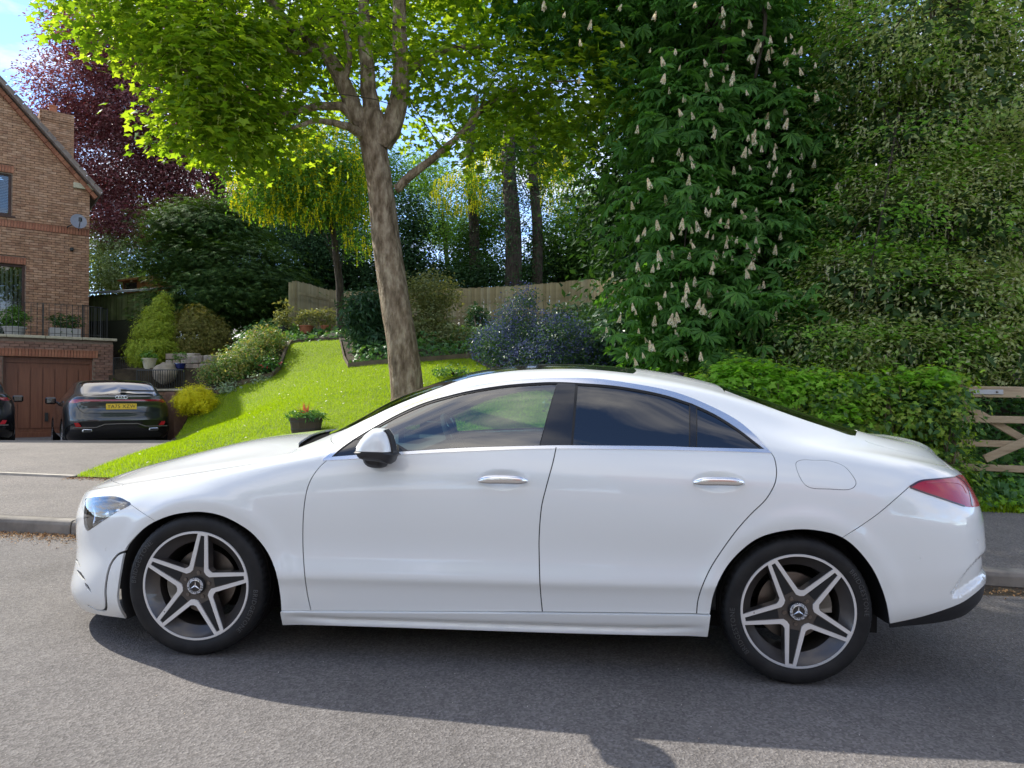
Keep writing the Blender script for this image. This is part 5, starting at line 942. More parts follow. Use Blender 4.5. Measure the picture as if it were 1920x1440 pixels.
# openings
ev = hw.uz(167, 350); slope = math.tan(math.radians(48)); PU = 4.4
def under_gable(u, z): return z < ev[1]-.02+slope*min(u, 2*PU-u)
w1u, w1t = hw.uz(22, 325); _, w1b = hw.uz(22, 405); d1u, d1t = hw.uz(47, 497); zc0 = gw.uz(212, 637)[1]
cz0 = hw.uz(100, 437)[1]; cz0 = round(cz0/.075)*.075
hole = lambda u, z: (u > w1u-.02 and w1b-.02 < z < w1t+.22 and u < w1u+1.3) or (u > d1u-.02 and z < d1t+.22 and u < d1u+2.0) or (cz0-.01 < z < cz0+.225)
m = MB(); Z0 = 0.0
pts = [(0, Z0), (0, ev[1]), (PU, ev[1]+slope*PU), (2*PU, ev[1]), (2*PU, Z0)]
# backing wall with real openings
cols_ = [0, min(w1u, d1u), max(w1u, d1u), w1u+1.25, 2*PU]; bk = MB()
def wallbox(u0, u1, z0, z1): hw.box(bk, u0, u1, z0, z1, -.28, -.022)
wallbox(0, d1u, Z0, ev[1]); wallbox(d1u, d1u+1.9, d1t, w1b); wallbox(d1u, w1u, w1b, w1t) if w1u > d1u else None; wallbox(d1u, 2*PU, w1t, ev[1]) ; wallbox(w1u+1.25, 2*PU, Z0, w1t); wallbox(d1u+1.9, w1u+1.25, Z0, w1b) if d1u+1.9 < w1u+1.25 else None
if w1u < d1u: pass
gb = [hw.p(u, z, -.022) for u, z in ((0, ev[1]), (PU, ev[1]+slope*PU), (2*PU, ev[1]))]+[hw.p(u, z, -.28) for u, z in ((0, ev[1]), (PU, ev[1]+slope*PU), (2*PU, ev[1]))]; bk.add(gb, [(0, 1, 2), (5, 4, 3), (0, 3, 4, 1), (1, 4, 5, 2), (2, 5, 3, 0)])
DEP = 9.0
hw.box(bk, 0, .28, Z0, ev[1], -DEP, -.28); hw.box(bk, 2*PU-.28, 2*PU, Z0, ev[1], -DEP, -.28); hw.box(bk, 0, 2*PU, Z0, ev[1], -DEP-.28, -DEP); part(bk, 'wall', mortar)
bricks(hw, 0.0, 4.0, math.floor(zc0/.075)*.075-.15, 11.4, lambda u, z: under_gable(u, z) and not hole(u, z), brick_m, 150, hp)
def soldiers(wall, u0, u1, z, n_parts=99, out=.006, h=.21):
    u = u0
    while u < u1-.03: o = link('brick', bsol); o.location = wall.p(u+.033, z+h/2, out); o.rotation_euler = (0, 0, ANG); hp(o); u += .0755
soldiers(hw, 0.0, 3.3, cz0+.006); soldiers(hw, w1u-.05, w1u+.9, w1t+.005); soldiers(hw, d1u-.02, d1u+1.4, d1t+.005)
# verge: stepped red bricks, tile edge, roof slabs, kneeler
vm = MB(); tv = MB(); L_ = PU/math.cos(math.atan(slope)); sa = math.atan(slope)
def along(t, off, out): u = t*math.cos(sa); return hw.p(u, ev[1]+u*slope+off/math.cos(sa), out)
t = -.25
while t < L_-.1: a, b = along(t, -.11, .03), along(t+.21, -.11, .03); vm.bar(a, b, .11, .215, WN); t += .222
part(vm, 'verge_brick', brick_red); tag(bpy.data.objects['verge_brick'], kind='stuff')
a, b = along(-.42, .035, -DEP/2+.08), along(L_, .035, -DEP/2+.08); rf = MB()
dir_ = (b-a).normalized(); up_ = dir_.cross(WN).normalized(); R3 = Matrix((dir_, WN, up_)).transposed(); rf.box((a+b)/2, ((b-a).length, DEP+.5, .07), M_=R3)
ur = lambda t: (2*PU-t*math.cos(sa)); a2 = hw.p(ur(-.42), ev[1]-.42*math.sin(sa)+.06, -DEP/2+.08); b2 = hw.p(ur(L_), ev[1]+L_*math.sin(sa)+.06, -DEP/2+.08); d2 = (b2-a2).normalized(); u2 = d2.cross(WN).normalized(); rf.box((a2+b2)/2, ((b2-a2).length, DEP+.5, .07), M_=Matrix((d2, WN, u2)).transposed()); roof = part(rf, 'roof', tile_m)
te = MB(); t = -.42
while t < L_-.1: a, b = along(t, .075, .26), along(t+.30, .060, .26); te.bar(a, b, .16, .03, WN); t += .31
o = part(te, 'verge_tile', tile_m); tag(o, kind='stuff')
m = MB(); ku, kz = hw.uz(144, 342); m.box(hw.p(.12, kz-.11, -.05), (.66, .3, .17), ANG); part(m, 'kneeler_stone', stone_m, bevel=.01)
# chimney
cp_ = at(108, 290, 25.2); ch = Wall(cp_); cwid = .98; z0c = 8.6; z1c = at(100, 208, 25)[2]; cm_ = MB(); cm_.box(ch.p(0, (z0c+z1c)/2, -.32)+Vector((0, 0, 0)), (cwid-.03, .70-.03, z1c-z0c), ANG); chim = cm_.build('chimney', mortar); chim.parent = roof
cb_ = MB(); z = z0c; r = 0
while z < z1c:
    g = .03 if z > z1c-.3 else (.015 if z > z1c-.38 else 0)
    for s_, (uu, w_, oo, ax_) in enumerate(((0, cwid, 0.03, 0), (cwid/2, .70, 0, 1))):
        u = -w_/2-(.11 if r % 2 else 0)
        while u < w_/2:
            a, b = max(u, -w_/2), min(u+.213, w_/2)
            if b-a > .04:
                if ax_ == 0: cb_.box(ch.p((a+b)/2, z+.0325, .012+g), (b-a, .05+g, .065), ANG)
                else: cb_.box(ch.p(cwid/2+g*.5, z+.0325, (a+b)/2-.32), (.05+g, b-a, .065), ANG)
            u += .225
    z += .075; r += 1
o = cb_.build('brickwork', brick_m); tag(o, kind='stuff'); o.parent = roof
pt = MB(); c = ch.p(.12, z1c, -.3); pt.lathe([(.001, .30), (.10, .30), (.125, .33), (.125, .28), (.11, .26), (.13, 0), (.14, 0)], 16, 'z', c); o = pt.build('chimney_pot', mat('terracotta', (.38, .14, .07), .8), None, True); o.parent = roof
# upper window with venetian blind
def window(wall, u0, u1, z0, z1, slats, vertical=False):
    f = MB(); wdt = .075; ins = -.10
    for (a, b, c_, d_) in ((u0, u0+wdt, z0, z1), (u1-wdt, u1, z0, z1), (u0+wdt, u1-wdt, z0, z0+wdt), (u0+wdt, u1-wdt, z1-wdt, z1)): wall.box(f, a, b, c_, d_, ins-.05, ins+.04)
    fr = part(f, 'window', frame_br); p = MB(); wall.box(p, u0+wdt, u1-wdt, z0+wdt, z1-wdt, ins-.012, ins-.006); o = p.build('pane', pane_m, fr)
    dk_ = MB(); wall.box(dk_, u0, u1, z0, z1, ins-.9, ins-.88); dk_.build('room_backdrop', mat('room_dark', (.03, .028, .025), .9), fr)
    for k in range(slats):
        s_ = MB()
        if vertical: a = u0+wdt+(u1-u0-2*wdt)*k/slats; wall.box(s_, a+.004, a+.065, z0+.1, z1-.1, ins-.12, ins-.10)
        else: zz = z0+wdt+(z1-z0-2*wdt)*k/slats; wall.box(s_, u0+wdt, u1-wdt, zz, zz+.021, ins-.10, ins-.07)
        s_.build('blind_slat', blind_m, fr)
    return fr
window(hw, w1u, w1u+1.2, w1b, w1t, 24); window(hw, d1u, d1u+1.8, zc0+.05, d1t, 15, True)
s_ = MB(); hw.box(s_, w1u-.1, w1u+1.3, w1b-.06, w1b-.005, -.1, .06); part(s_, 'sill', frame_br)
# satellite dish: bolted on, a thing of its own
du, dz = hw.uz(126, 427); dish = tag(empty('satellite_dish', hw.p(du, dz)), 'grey satellite dish on the brick wall near the house corner', 'satellite dish'); m = MB(); c = hw.uz(144, 421); cen = Vector(hw.p(c[0], c[1], .38))-dish.location
ax = Vector((.55, -.70, .32)).normalized(); q = ax.to_track_quat('Z', 'Y').to_matrix(); dd = MB(); dd.lathe([(.001, 0), (.10, .008), (.20, .033), (.29, .07), (.292, .078), (.20, .045), (.10, .018), (.001, .01)], 28); dd.v = [tuple(q @ Vector((p[0]*.76, p[1]*.86, p[2]*.8))+cen) for p in dd.v]; dd.build('reflector', mat('dish_grey', (.20, .21, .23), .55), dish, True)
m = MB(); m.tube([(0, 0, 0), tuple(Vector(WN)*.2), tuple(cen)], .018, 6); m.tube([tuple(cen-Vector((0, 0, .26))), tuple(cen+ax*.42+Vector((0, 0, -.18)))], .012, 6); m.box(tuple(cen+ax*.45+Vector((0, 0, -.15))), (.07, .07, .12)); m.build('bracket_arm', iron, dish)
m = MB(); a = Vector(hw.p(*hw.uz(136, 440), .02))-dish.location; m.tube([tuple(a), tuple(Vector(hw.p(*hw.uz(137, 450), .02))-dish.location), tuple(Vector(hw.p(*hw.uz(147, 455), .02))-dish.location), tuple(Vector(hw.p(*hw.uz(163, 456), .02))-dish.location)], .006, 5); m.build('cable', iron, dish)
m = MB(); lu = hw.uz(134, 468); m.box(hw.p(lu[0], lu[1], .06), (.10, .12, .10), ANG); tag(m.build('wall_lamp', iron, bevel=.015), 'small black lamp on the brick wall below the satellite dish', 'lamp')
# garage block
gt = gw.uz(180, 672)[1]; g0 = gw.uz(6, 700)[0]; g1 = gw.uz(174, 700)[0]; gz = .03; top = zc0-.10; GW = 5.2
bk = MB(); gw.box(bk, 0, g1, -.1, top, -.25, -.022); gw.box(bk, g1, g0, gt, top, -.25, -.022); gw.box(bk, g0, GW, -.1, top, -.25, -.022); gw.box(bk, 0, .25, -.1, top, -4.2, -.25); gw.box(bk, 0, GW, top, top+.05, -4.4, -.03); part(bk, 'garage_wall', mortar)
bricks(gw, 0, GW-1.5, 0, top-.01, lambda u, z: not (g1-.01 < u < g0+.01 and z < gt+.22) and not (gt-.01 < z < gt+.22 and u < g0+.2 and u > g1-.12), brick_old, 150, hp)
soldiers(gw, g1-.12, g0+.16, gt+.004)
m = MB(); gw.box(m, g1, g0, gz, gt, -.24, -.20); gd = part(m, 'garage_door', door_wood); nb = 7; wv = (g0-g1-.1)/nb
for k in range(nb):
    a = g1+.05+k*wv; m = MB(); n = 9; poly = [(a+.012, gz+.28), (a+wv-.012, gz+.28)]+[(a+wv-.012-(wv-.024)*i/n, gt-.34+.05*math.sin(math.pi*i/n)) for i in range(n+1)]
    V = [gw.p(u, z, -.172) for u, z in poly]+[gw.p(u, z, -.20) for u, z in poly]; q = len(poly); m.add(V, [tuple(range(q))]+[(i, (i+1) % q, q+(i+1) % q, q+i) for i in range(q)]); m.build('door_board', door_wood, gd)
m = MB(); gw.box(m, g1+.0, g1+.05, gz, gt, -.20, -.15); gw.box(m, g0-.05, g0, gz, gt, -.20, -.15); gw.box(m, g1+.05, g0-.05, gt-.16, gt, -.20, -.158); gw.box(m, g1+.05, g0-.05, gz, gz+.16, -.20, -.158); m.build('door_frame', door_wood, gd)
hu = gw.uz(88, 782); m = MB(); gw.box(m, hu[0]-.04, hu[0]+.04, hu[1]-.12, hu[1]+.12, -.172, -.13); m.build('handle', iron, gd)
for i in range(6):
    m = MB(); a = -.10+i*.88; gw.box(m, a, a+.872, top+.052, zc0+.03, -.32, .07); part(m, 'coping_stone', stone_m, bevel=.012)
# terrace railing
ra = tag(empty('terrace_railing', gw.p(0, zc0)), 'black iron railing round the brick terrace over the garage', 'railing'); rz = gw.uz(100, 569)[1]; rb_ = MB(); off = -.16
def rbar(root_, mb_, name='bar'): o = mb_.build(name, iron, root_); o.matrix_parent_inverse = Matrix.Translation(-root_.location); return o
m = MB(); m.bar(gw.p(.25, rz, off), gw.p(4.6, rz, off), .03, .012); rbar(ra, m, 'top_rail'); m = MB(); m.bar(gw.p(.25, zc0+.12, off), gw.p(4.6, zc0+.12, off), .03, .012); rbar(ra, m, 'bottom_rail')
u = .30
while u < 4.5:
    m = MB(); th = .014 if abs((u-.30) % 1.4) > .05 else .035; m.box(gw.p(u, (rz+zc0+.03)/2, off), (th, th, rz-zc0-.02), ANG); rbar(ra, m, 'post' if th > .02 else 'bar'); u += .14
def railing(label, a, b, h, n, zr=None):
    o = tag(empty('railing', a), label, 'railing'); a = Vector(a); b = Vector(b)
    for nm, f in (('top_rail', 1), ('bottom_rail', .1)): m = MB(); m.bar(a+Vector((0, 0, h*f)), b+Vector((0, 0, h*f)), .03, .02); rbar(o, m, nm)
    for k in range(n+1): p = a.lerp(b, k/n); w_ = .035 if k in (0, n) else .014; m = MB(); m.box(p+Vector((0, 0, h/2)), (w_, w_, h), ANG); rbar(o, m, 'post' if k in (0, n) else 'bar')
p1 = Vector(at(155, 572, 21.2)); p2 = Vector(at(201, 577, 22.2)); railing('short dark iron railing at the right end of the terrace', (p1.x, p1.y, zc0-.0), (p2.x, p2.y, zc0-.0), p1.z-zc0, 11)
p1 = Vector(at(213, 671, 19.5)); p2 = Vector(at(258, 671, 18.8)); railing('upper iron railing beside the garage corner, left of the stone pot', (p1.x, p1.y, p1.z-.62), (p2.x, p2.y, p1.z-.62), .62, 13)
p1 = Vector(at(257, 694, 16.9)); p2 = Vector(at(345, 697, 16.6)); railing('lower iron railing on the brick wall behind the grey car', (p1.x, p1.y, p1.z-.62), (p2.x, p2.y, p1.z-.62), .62, 20)
# potted shrubs on the terrace
green_m = mleaf('pot_shrub_leaf', [(.05, .12, .02), (.08, .17, .03), (.04, .09, .02)], .35); white_pot = mat('pale_pot', (.42, .41, .38), .8); terra = mnoisy('terracotta_pot', (.36, .12, .06), (.44, .17, .09), 9, .85)
def potted(label, base_, r, h, m_, lobes_, spec, name='potted_plant', square=False, cat='potted plant', group=None):
    o = tag(empty(name, base_), label, cat, group); mb = MB()
    if square: mb.box((0, 0, h/2), (r*2, r*1.2, h), ANG)
    else: mb.lathe([(.001, .01), (r*.72, 0), (r*.98, h*.86), (r*1.06, h*.86), (r*1.06, h), (r*.9, h), (r*.88, h*.88), (.001, h*.86)], 20)
    mb.build('pot', m_, o, not square, .01 if square else 0)
    for sp in spec: foliage('foliage', lobes_, sp['n'], sp['per'], LT[sp['t']], sp['s'], sp['m'], o, sp.get('cs', .12), .3, .8, .1, .7)
    return o
b = gw.p(*gw.uz(29, 628)[:1], zc0+.03, -.55); potted('white pot with leafy plant on the terrace in front of the glazed door', (b.x, b.y, zc0), .27, .28, white_pot, [((0, 0, .55), (.36, .36, .3))], [dict(n=60, per=10, t='leaf', s=.10, m=green_m)])
b = gw.p(gw.uz(126, 628)[0], zc0, -.6); potted('pale square planter with bushy plant on the terrace by the house corner', (b.x, b.y, zc0), .38, .3, white_pot, [((0, 0, .5), (.42, .36, .26))], [dict(n=80, per=10, t='leaf', s=.09, m=mleaf('pot_leaf_dark', [(.03, .07, .02), (.05, .10, .03)], .3))], square=True)
# ================================================================ shed, summerhouse
def frame2(pa, pb):
    a = Vector(pa); b = Vector(pb); a.z = b.z = 0; d = (b-a).normalized(); return a, d, Vector((d.y, -d.x, 0)), (b-a).length, math.atan2(d.y, d.x)
shed_m = mpieces('green_timber', [(.11, .14, .045), (.14, .17, .06), (.09, .115, .04), (.17, .20, .08)], .85, .4, 40, 3); felt = mnoisy('roof_felt', (.22, .24, .23), (.34, .36, .34), 6, .9, .4, 80, .004)
pa = at(163, 545, 24.5); pb = at(292, 555, 23.5); A_, D_, N_, L_, an = frame2(pa, pb); zt = at(230, 552, 24)[2]; zb = at(230, 601, 24)[2]; shed = tag(empty('garden_shed', (A_.x, A_.y, zb)), 'green boarded lean to shed with felt roof right of the house', 'shed')
def sp(o, r): o.parent = r; o.matrix_parent_inverse = Matrix.Translation(-r.location); return o
n = int(L_/.125)
for k in range(n):
    c = A_+D_*(.0625+k*.125)+N_*(.012 if k % 2 else .03); m = MB(); m.box((c.x, c.y, (zt+zb)/2+.02), (.118 if k % 2 else .112, .02, zt-zb+random.uniform(-.02, .02)), an); sp(m.build('board', shed_m), shed)
m = MB(); m.box(tuple((A_+D_*L_/2-N_*.9).xy)+((zt+zb)/2,), (L_, 1.75, zt-zb), an); m.box(tuple((A_+D_*L_/2+N_*.0).xy)+(zb-.5,), (L_, .08, 1.0), an); sp(m.build('wall', mat('shed_dark_wall', (.03, .035, .016), .9)), shed)
m = MB(); a = A_+D_*-.2; b = A_+D_*(L_+.12); V = [];
for (p, s_) in ((a, 0), (b, 0)):
    for q, zz in ((.22, 0.0), (-1.9, .42)): c = p+N_*q; V += [(c.x, c.y, zt+.03+zz), (c.x, c.y, zt+.10+zz)]
m.add(V, [(0, 2, 6, 4), (1, 5, 7, 3), (0, 4, 5, 1), (2, 3, 7, 6), (0, 1, 3, 2), (4, 6, 7, 5)]); sp(m.build('roof', felt), shed)
sum_m = mpieces('orange_timber', [(.36, .15, .045), (.42, .19, .06), (.30, .12, .04)], .7, .3, 30, 3); pa = at(232, 560, 28.5); pb = at(338, 560, 27); A_, D_, N_, L_, an = frame2(pa, pb); zt = at(262, 522, 28)[2]; zb = at(262, 600, 28)[2]-.6
sh = tag(empty('summerhouse', (A_.x, A_.y, zb)), 'orange timber summerhouse behind the green shed', 'summerhouse'); n = int(L_/.14)
for k in range(n):
    hgt = zt-zb-(0 if k*.14 < 1.35 else .75*(k*.14-1.3)/(L_-1.3)+.1); c = A_+D_*(.07+k*.14)
    m = MB(); m.box((c.x, c.y, zb+hgt/2), (.132, .025, hgt), an); sp(m.build('board', sum_m), sh)
m = MB(); m.box(tuple((A_+D_*.65-N_*.75).xy)+((zt+zb)/2,), (1.25, 1.45, zt-zb-.02), an); sp(m.build('wall', sum_m), sh); m = MB(); c = A_+D_*.5; m.box(tuple((A_+D_*.46+N_*.03).xy)+(zt-.28,), (.8, .02, .34), an); w_ = sp(m.build('window', pane_m), sh); m = MB()
for zz in (zt-.10, zt-.46): m.box(tuple((A_+D_*.46+N_*.035).xy)+(zz,), (.9, .03, .05), an)
for uu in (.03, .9): m.box(tuple((A_+D_*uu+N_*.035).xy)+(zt-.28,), (.05, .03, .42), an)
sp(m.build('window_frame', sum_m), sh)
m = MB(); a = A_+D_*-.12+N_*.2; b = A_+D_*1.42+N_*.2; ap = A_+D_*.7-N_*.7; c3 = A_+D_*1.42-N_*1.6; d3 = A_+D_*-.12-N_*1.6; m.add([(a.x, a.y, zt), (b.x, b.y, zt), (c3.x, c3.y, zt), (d3.x, d3.y, zt), (ap.x, ap.y, zt+.26)]+[(p.x, p.y, zt-.06) for p in (a, b, c3, d3)], [(0, 1, 4), (1, 2, 4), (2, 3, 4), (3, 0, 4), (5, 6, 1, 0), (6, 7, 2, 1), (7, 8, 3, 2), (8, 5, 0, 3), (8, 7, 6, 5)]); sp(m.build('roof', sum_m), sh)
# ================================================================ curved boarded fence
fence_m = mpieces('fence_board', [(.36, .28, .14), (.42, .335, .175), (.31, .24, .115), (.46, .38, .22), (.34, .28, .14)], .9, .5, 40, 2.2, amt=.5); fpx = [(545, 529, 21.3), (560, 528, 21.6), (590, 536, 22.8), (615, 543, 23.7), (650, 546, 24.6), (700, 545, 24.9), (780, 543, 24.9), (870, 540, 24.6), (960, 536, 24.0), (1040, 530, 23.4), (1110, 523, 22.7), (1160, 519, 22.0), (1230, 512, 21.2), (1300, 506, 20.4)]
FP = cr([tuple(at(*p)) for p in fpx], 12); cum = np.r_[0, np.cumsum(np.hypot(*np.diff(FP[:, :2], axis=0).T))]; fen = tag(empty('board_fence', tuple(FP[0])), 'long curved fence of upright weathered boards along the top of the garden', 'fence'); bmesh_ = [MB().add([(-.055, 0, -1.8), (.055, .0, -1.8), (.055, 0, dz), (-.055, 0, dz), (-.055, .022, -1.8), (.055, .012, -1.8), (.055, .012, dz), (-.055, .022, dz)], [(0, 1, 2, 3), (7, 6, 5, 4), (0, 4, 5, 1), (3, 2, 6, 7), (0, 3, 7, 4), (1, 5, 6, 2)]).mesh('board', fence_m) for dz in (-.01, 0, .012)]
s = 0.0
while s < cum[-1]-.06:
    p = np.array([np.interp(s, cum, FP[:, i]) for i in range(3)]); q = np.array([np.interp(s+.1, cum, FP[:, i]) for i in range(3)]); o = link('board', random.choice(bmesh_)); o.location = Vector(p)+Vector((0, random.uniform(-.004, .004), random.uniform(-.008, .008))); o.rotation_euler = (0, random.uniform(-.006, .006), math.atan2(q[1]-p[1], q[0]-p[0])); sp(o, fen); s += .114
for dz in (-.35, -1.0, -1.6):
    m = MB()
    for i in range(0, len(FP)-6, 6): m.bar(FP[i]+[0, .06, dz], FP[i+6]+[0, .06, dz], .05, .08)
    sp(m.build('rail', fence_m), fen)
# ================================================================ beds, walls, pots and shrubs
ivy_g = mleaf('ground_ivy_leaf', [(.03, .09, .025), (.05, .13, .035), (.08, .17, .04), (.04, .10, .03)], .3, .4); gold = mleaf('golden_conifer', [(.12, .19, .015), (.22, .29, .025), (.32, .36, .04), (.06, .11, .015)], .35, .55, (1.4, 1.3, .4)); bronze = mleaf('bronze_conifer', [(.09, .11, .02), (.15, .15, .035), (.19, .16, .05), (.06, .09, .02)], .25)
yb = mleaf('yellow_heather', [(.42, .42, .01), (.58, .52, .015), (.30, .36, .02)], .35, .6, (1.3, 1.2, .5)); mixg = mleaf('mixed_bed_leaf', [(.05, .12, .03), (.12, .19, .05), (.19, .22, .08), (.24, .19, .09), (.08, .15, .035), (.05, .11, .04)], .35); redf = mleaf('red_flower', [(.40, .03, .05), (.30, .02, .04), (.45, .10, .12)], .3)
drk = mleaf('dark_shrub_leaf', [(.02, .055, .025), (.035, .08, .035), (.025, .06, .03)], .25, .35); olive = mleaf('olive_shrub_leaf', [(.09, .11, .04), (.14, .16, .065), (.19, .20, .09), (.07, .10, .03)], .3); blue = mleaf('ceanothus_blossom', [(.045, .058, .13), (.065, .08, .175), (.035, .045, .095), (.10, .12, .23)], .3, .7, (1.1, 1.1, 1.4))
def gl(px, py, d, rx, rz, w=None): return lobe(px, py, d, rx, rz, None, w)
shrub('golden_conifer', 'bright golden green cone shaped conifer left of the stone pot', G3(287, 690, 19.3), [lobe(288, 660, 19.2, 46, 34, .7, 5), lobe(290, 622, 19.3, 36, 28, .5, 3.4), lobe(297, 594, 19.4, 25, 22, .35, 1.8), lobe(304, 572, 19.4, 13, 16, .18, .7), lobe(309, 556, 19.4, 5, 9, .08, .2)], [dict(n=760, per=18, t='spray', s=.12, m=gold, cs=.13, shell=.75, up=.3, outw=1.2, flat=.8)], 'conifer')
shrub('bronze_conifer', 'olive bronze conifer behind the golden one, left of its twin', G3(365, 680, 20), [lobe(358, 640, 20, 38, 50, .6, 4), lobe(360, 600, 20, 24, 30, .4, 1.6), lobe(340, 660, 19.8, 30, 30, .5, 2)], [dict(n=380, per=20, t='spray', s=.14, m=bronze, cs=.25, shell=.7, up=.3, outw=1.2)], 'conifer')
shrub('bronze_conifer', 'smaller brownish feathery conifer at the left edge of the ground ivy bank', G3(405, 670, 20.4), [lobe(400, 640, 20.4, 24, 40, .5, 2), lobe(395, 612, 20.4, 14, 16, .3, .8)], [dict(n=200, per=20, t='spray', s=.14, m=bronze, cs=.25, shell=.7, up=.3, outw=1.2)], 'conifer')
shrub('yellow_heather_bush', 'rounded brilliant yellow bush beside the brick pier', G3(368, 782, 14.7), [lobe(366, 748, 14.7, 30, 26, .36, 4), lobe(385, 757, 14.6, 17, 17, .25, 1.3), lobe(345, 755, 14.7, 14, 18, .2, 1)], [dict(n=420, per=22, t='spray', s=.07, m=yb, cs=.12, shell=.75, up=.5, outw=1.2)])
def bank(name, label, pts, dens, size, m_, hgt=.18, cat='ground cover'):
    """low leaves over a polygon of ground"""
    P = np.array([tuple(at(*p)[:2]) for p in pts]); mn, mx_ = P.min(0), P.max(0); q = rng.uniform(mn, mx_, (int(dens*np.prod(mx_-mn)), 2)); q = q[inside(P, q)]; n = len(q); z = garden_z(q[:, 0], q[:, 1])+rng.uniform(.0, 1, n)**1.5*hgt*(.6+.8*np.array([mnoise.noise(Vector((a*1.3, b*1.3, 0)))+.5 for a, b in q])); Nn = unit(np.array([0, -.25, .8])+rng.normal(size=(n, 3))*.5); Vv, Ff = place(LT['leaf'] if size < .1 else LT['lobed'], np.c_[q, z], Nn, rng.normal(size=(n, 3)), size*rng.uniform(.6, 1.3, n)); o = npo(name, Vv, Ff, m_); return tag(o, label, None, None, 'stuff')
bank('ground_ivy', None, [(410, 700, 17.5), (440, 640, 19), (470, 600, 21), (560, 600, 22.5), (560, 635, 19), (530, 650, 17.8), (500, 712, 15.7), (440, 728, 15.5)], 190, .12, ivy_g, .25); bank('ground_ivy', None, [(540, 645, 17.8), (640, 640, 17.9), (720, 600, 23), (560, 590, 23.5), (470, 600, 22)], 110, .12, ivy_g, .2)
bank('ground_ivy', None, [(650, 690, 14.8), (660, 650, 16.2), (720, 610, 22), (900, 600, 23), (1160, 590, 20), (1180, 650, 14), (925, 690, 13.3), (880, 673, 14.6), (730, 685, 14.5)], 150, .12, ivy_g, .3)
bank('ground_weeds', None, [(1160, 640, 14), (1000, 700, 10.5), (1330, 760, 8.6), (1900, 820, 8.2), (2300, 800, 9), (2300, 700, 14)], 170, .12, ivy_g, .4)
shrub('mixed_shrub', 'loose pale green and pinkish shrub at the left of the stone edged bed', G3(430, 735, 15.6), [lobe(432, 690, 15.8, 34, 28, .5, 3), lobe(405, 700, 16, 22, 20, .4, 1.4)], [dict(n=260, per=18, t='leaf', s=.07, m=mixg, cs=.22, shell=.6)])
shrub('mixed_shrub', 'dense mixed shrub in the middle of the stone edged bed', G3(478, 712, 16), [lobe(478, 670, 16.4, 36, 36, .6, 3), lobe(500, 640, 17, 28, 24, .5, 2)], [dict(n=300, per=18, t='leaf', s=.075, m=mixg, cs=.22, shell=.6)])
shrub('flowering_plant', 'clump of dark red flowers at the right end of the stone edged bed', G3(505, 700, 15.9), [lobe(505, 682, 15.9, 16, 9, .25, 1)], [dict(n=13, per=8, t='leaf', s=.06, m=redf, cs=.10), dict(n=60, per=12, t='leaf', s=.08, m=ivy_g, cs=.15, name='leaves')], 'flower')
shrub('trailing_plant', 'grey green trailing plant hanging over the timber edge of the bed', G3(432, 745, 15.3), [lobe(428, 728, 15.3, 14, 12, .2, 1), lobe(490, 715, 15.5, 18, 9, .2, 1)], [dict(n=90, per=12, t='leaf', s=.08, m=mleaf('grey_leaf', [(.14, .20, .14), (.22, .28, .20)], .3), cs=.14)], 'plant')
shrub('laurel_bush', 'dark glossy drooping bush left of the pale trunk before the fence', G3(690, 655, 16.5), [lobe(690, 590, 16.8, 32, 45, .7, 4), lobe(700, 640, 16.5, 26, 25, .5, 2)], [dict(n=420, per=14, t='thin', s=.17, m=drk, cs=.3, shell=.6, droop=1.0, up=.4)])
shrub('olive_bush', 'tall olive green bush right of the pale trunk before the fence', G3(810, 655, 17), [lobe(810, 550, 17.5, 45, 36, .8, 4), lobe(800, 610, 17, 38, 40, .7, 4), lobe(840, 640, 16.6, 50, 28, .7, 3)], [dict(n=620, per=18, t='leaf', s=.085, m=olive, cs=.3, shell=.55)])
shrub('climbing_plant', 'narrow dark climber growing up the fence left of the blue shrub', G3(895, 640, 20), [lobe(895, 605, 21, 15, 34, .3, 1), lobe(905, 650, 18, 30, 20, .5, 1)], [dict(n=190, per=14, t='leaf', s=.12, m=drk, cs=.25)], 'climber')
shrub('low_green_bush', 'low dark green bushes between the blue shrub and flowering chestnut', G3(1110, 690, 13), [lobe(1120, 640, 14, 60, 45, 1, 4), lobe(1090, 600, 15.5, 60, 24, .7, 2.4), lobe(1170, 620, 12.5, 45, 60, .8, 3)], [dict(n=480, per=16, t='leaf', s=.13, m=drk, cs=.35)])
CL = [lobe(970, 600, 13.2, 38, 38, .5, 2.4), lobe(930, 645, 12.8, 42, 38, .5, 2.6), lobe(1045, 640, 12.6, 60, 52, .6, 4.5), lobe(1010, 675, 12.3, 70, 30, .5, 3), lobe(1120, 665, 12.6, 55, 38, .5, 2.6), lobe(985, 560, 13.6, 18, 22, .25, .6)]
co, clb = shrub('ceanothus_shrub', 'wide shrub covered in blue blossom just above the white car roof', G3(1010, 690, 12.8), CL, [dict(n=620, per=16, t='leaf', s=.06, m=drk, cs=.25, shell=.45)]); foliage('blossom', clb, 760, 16, LT['leaf'], .040, blue, co, .16, .72, .3, 0, .9, 1.0)
shrub('yellow_green_plant', 'small yellow green plant on the lawn above the windscreen', G3(855, 705, 12.8), [lobe(850, 699, 12.8, 34, 8, .35, 1)], [dict(n=60, per=10, t='leaf', s=.06, m=ivy_g, cs=.15)], 'plant')
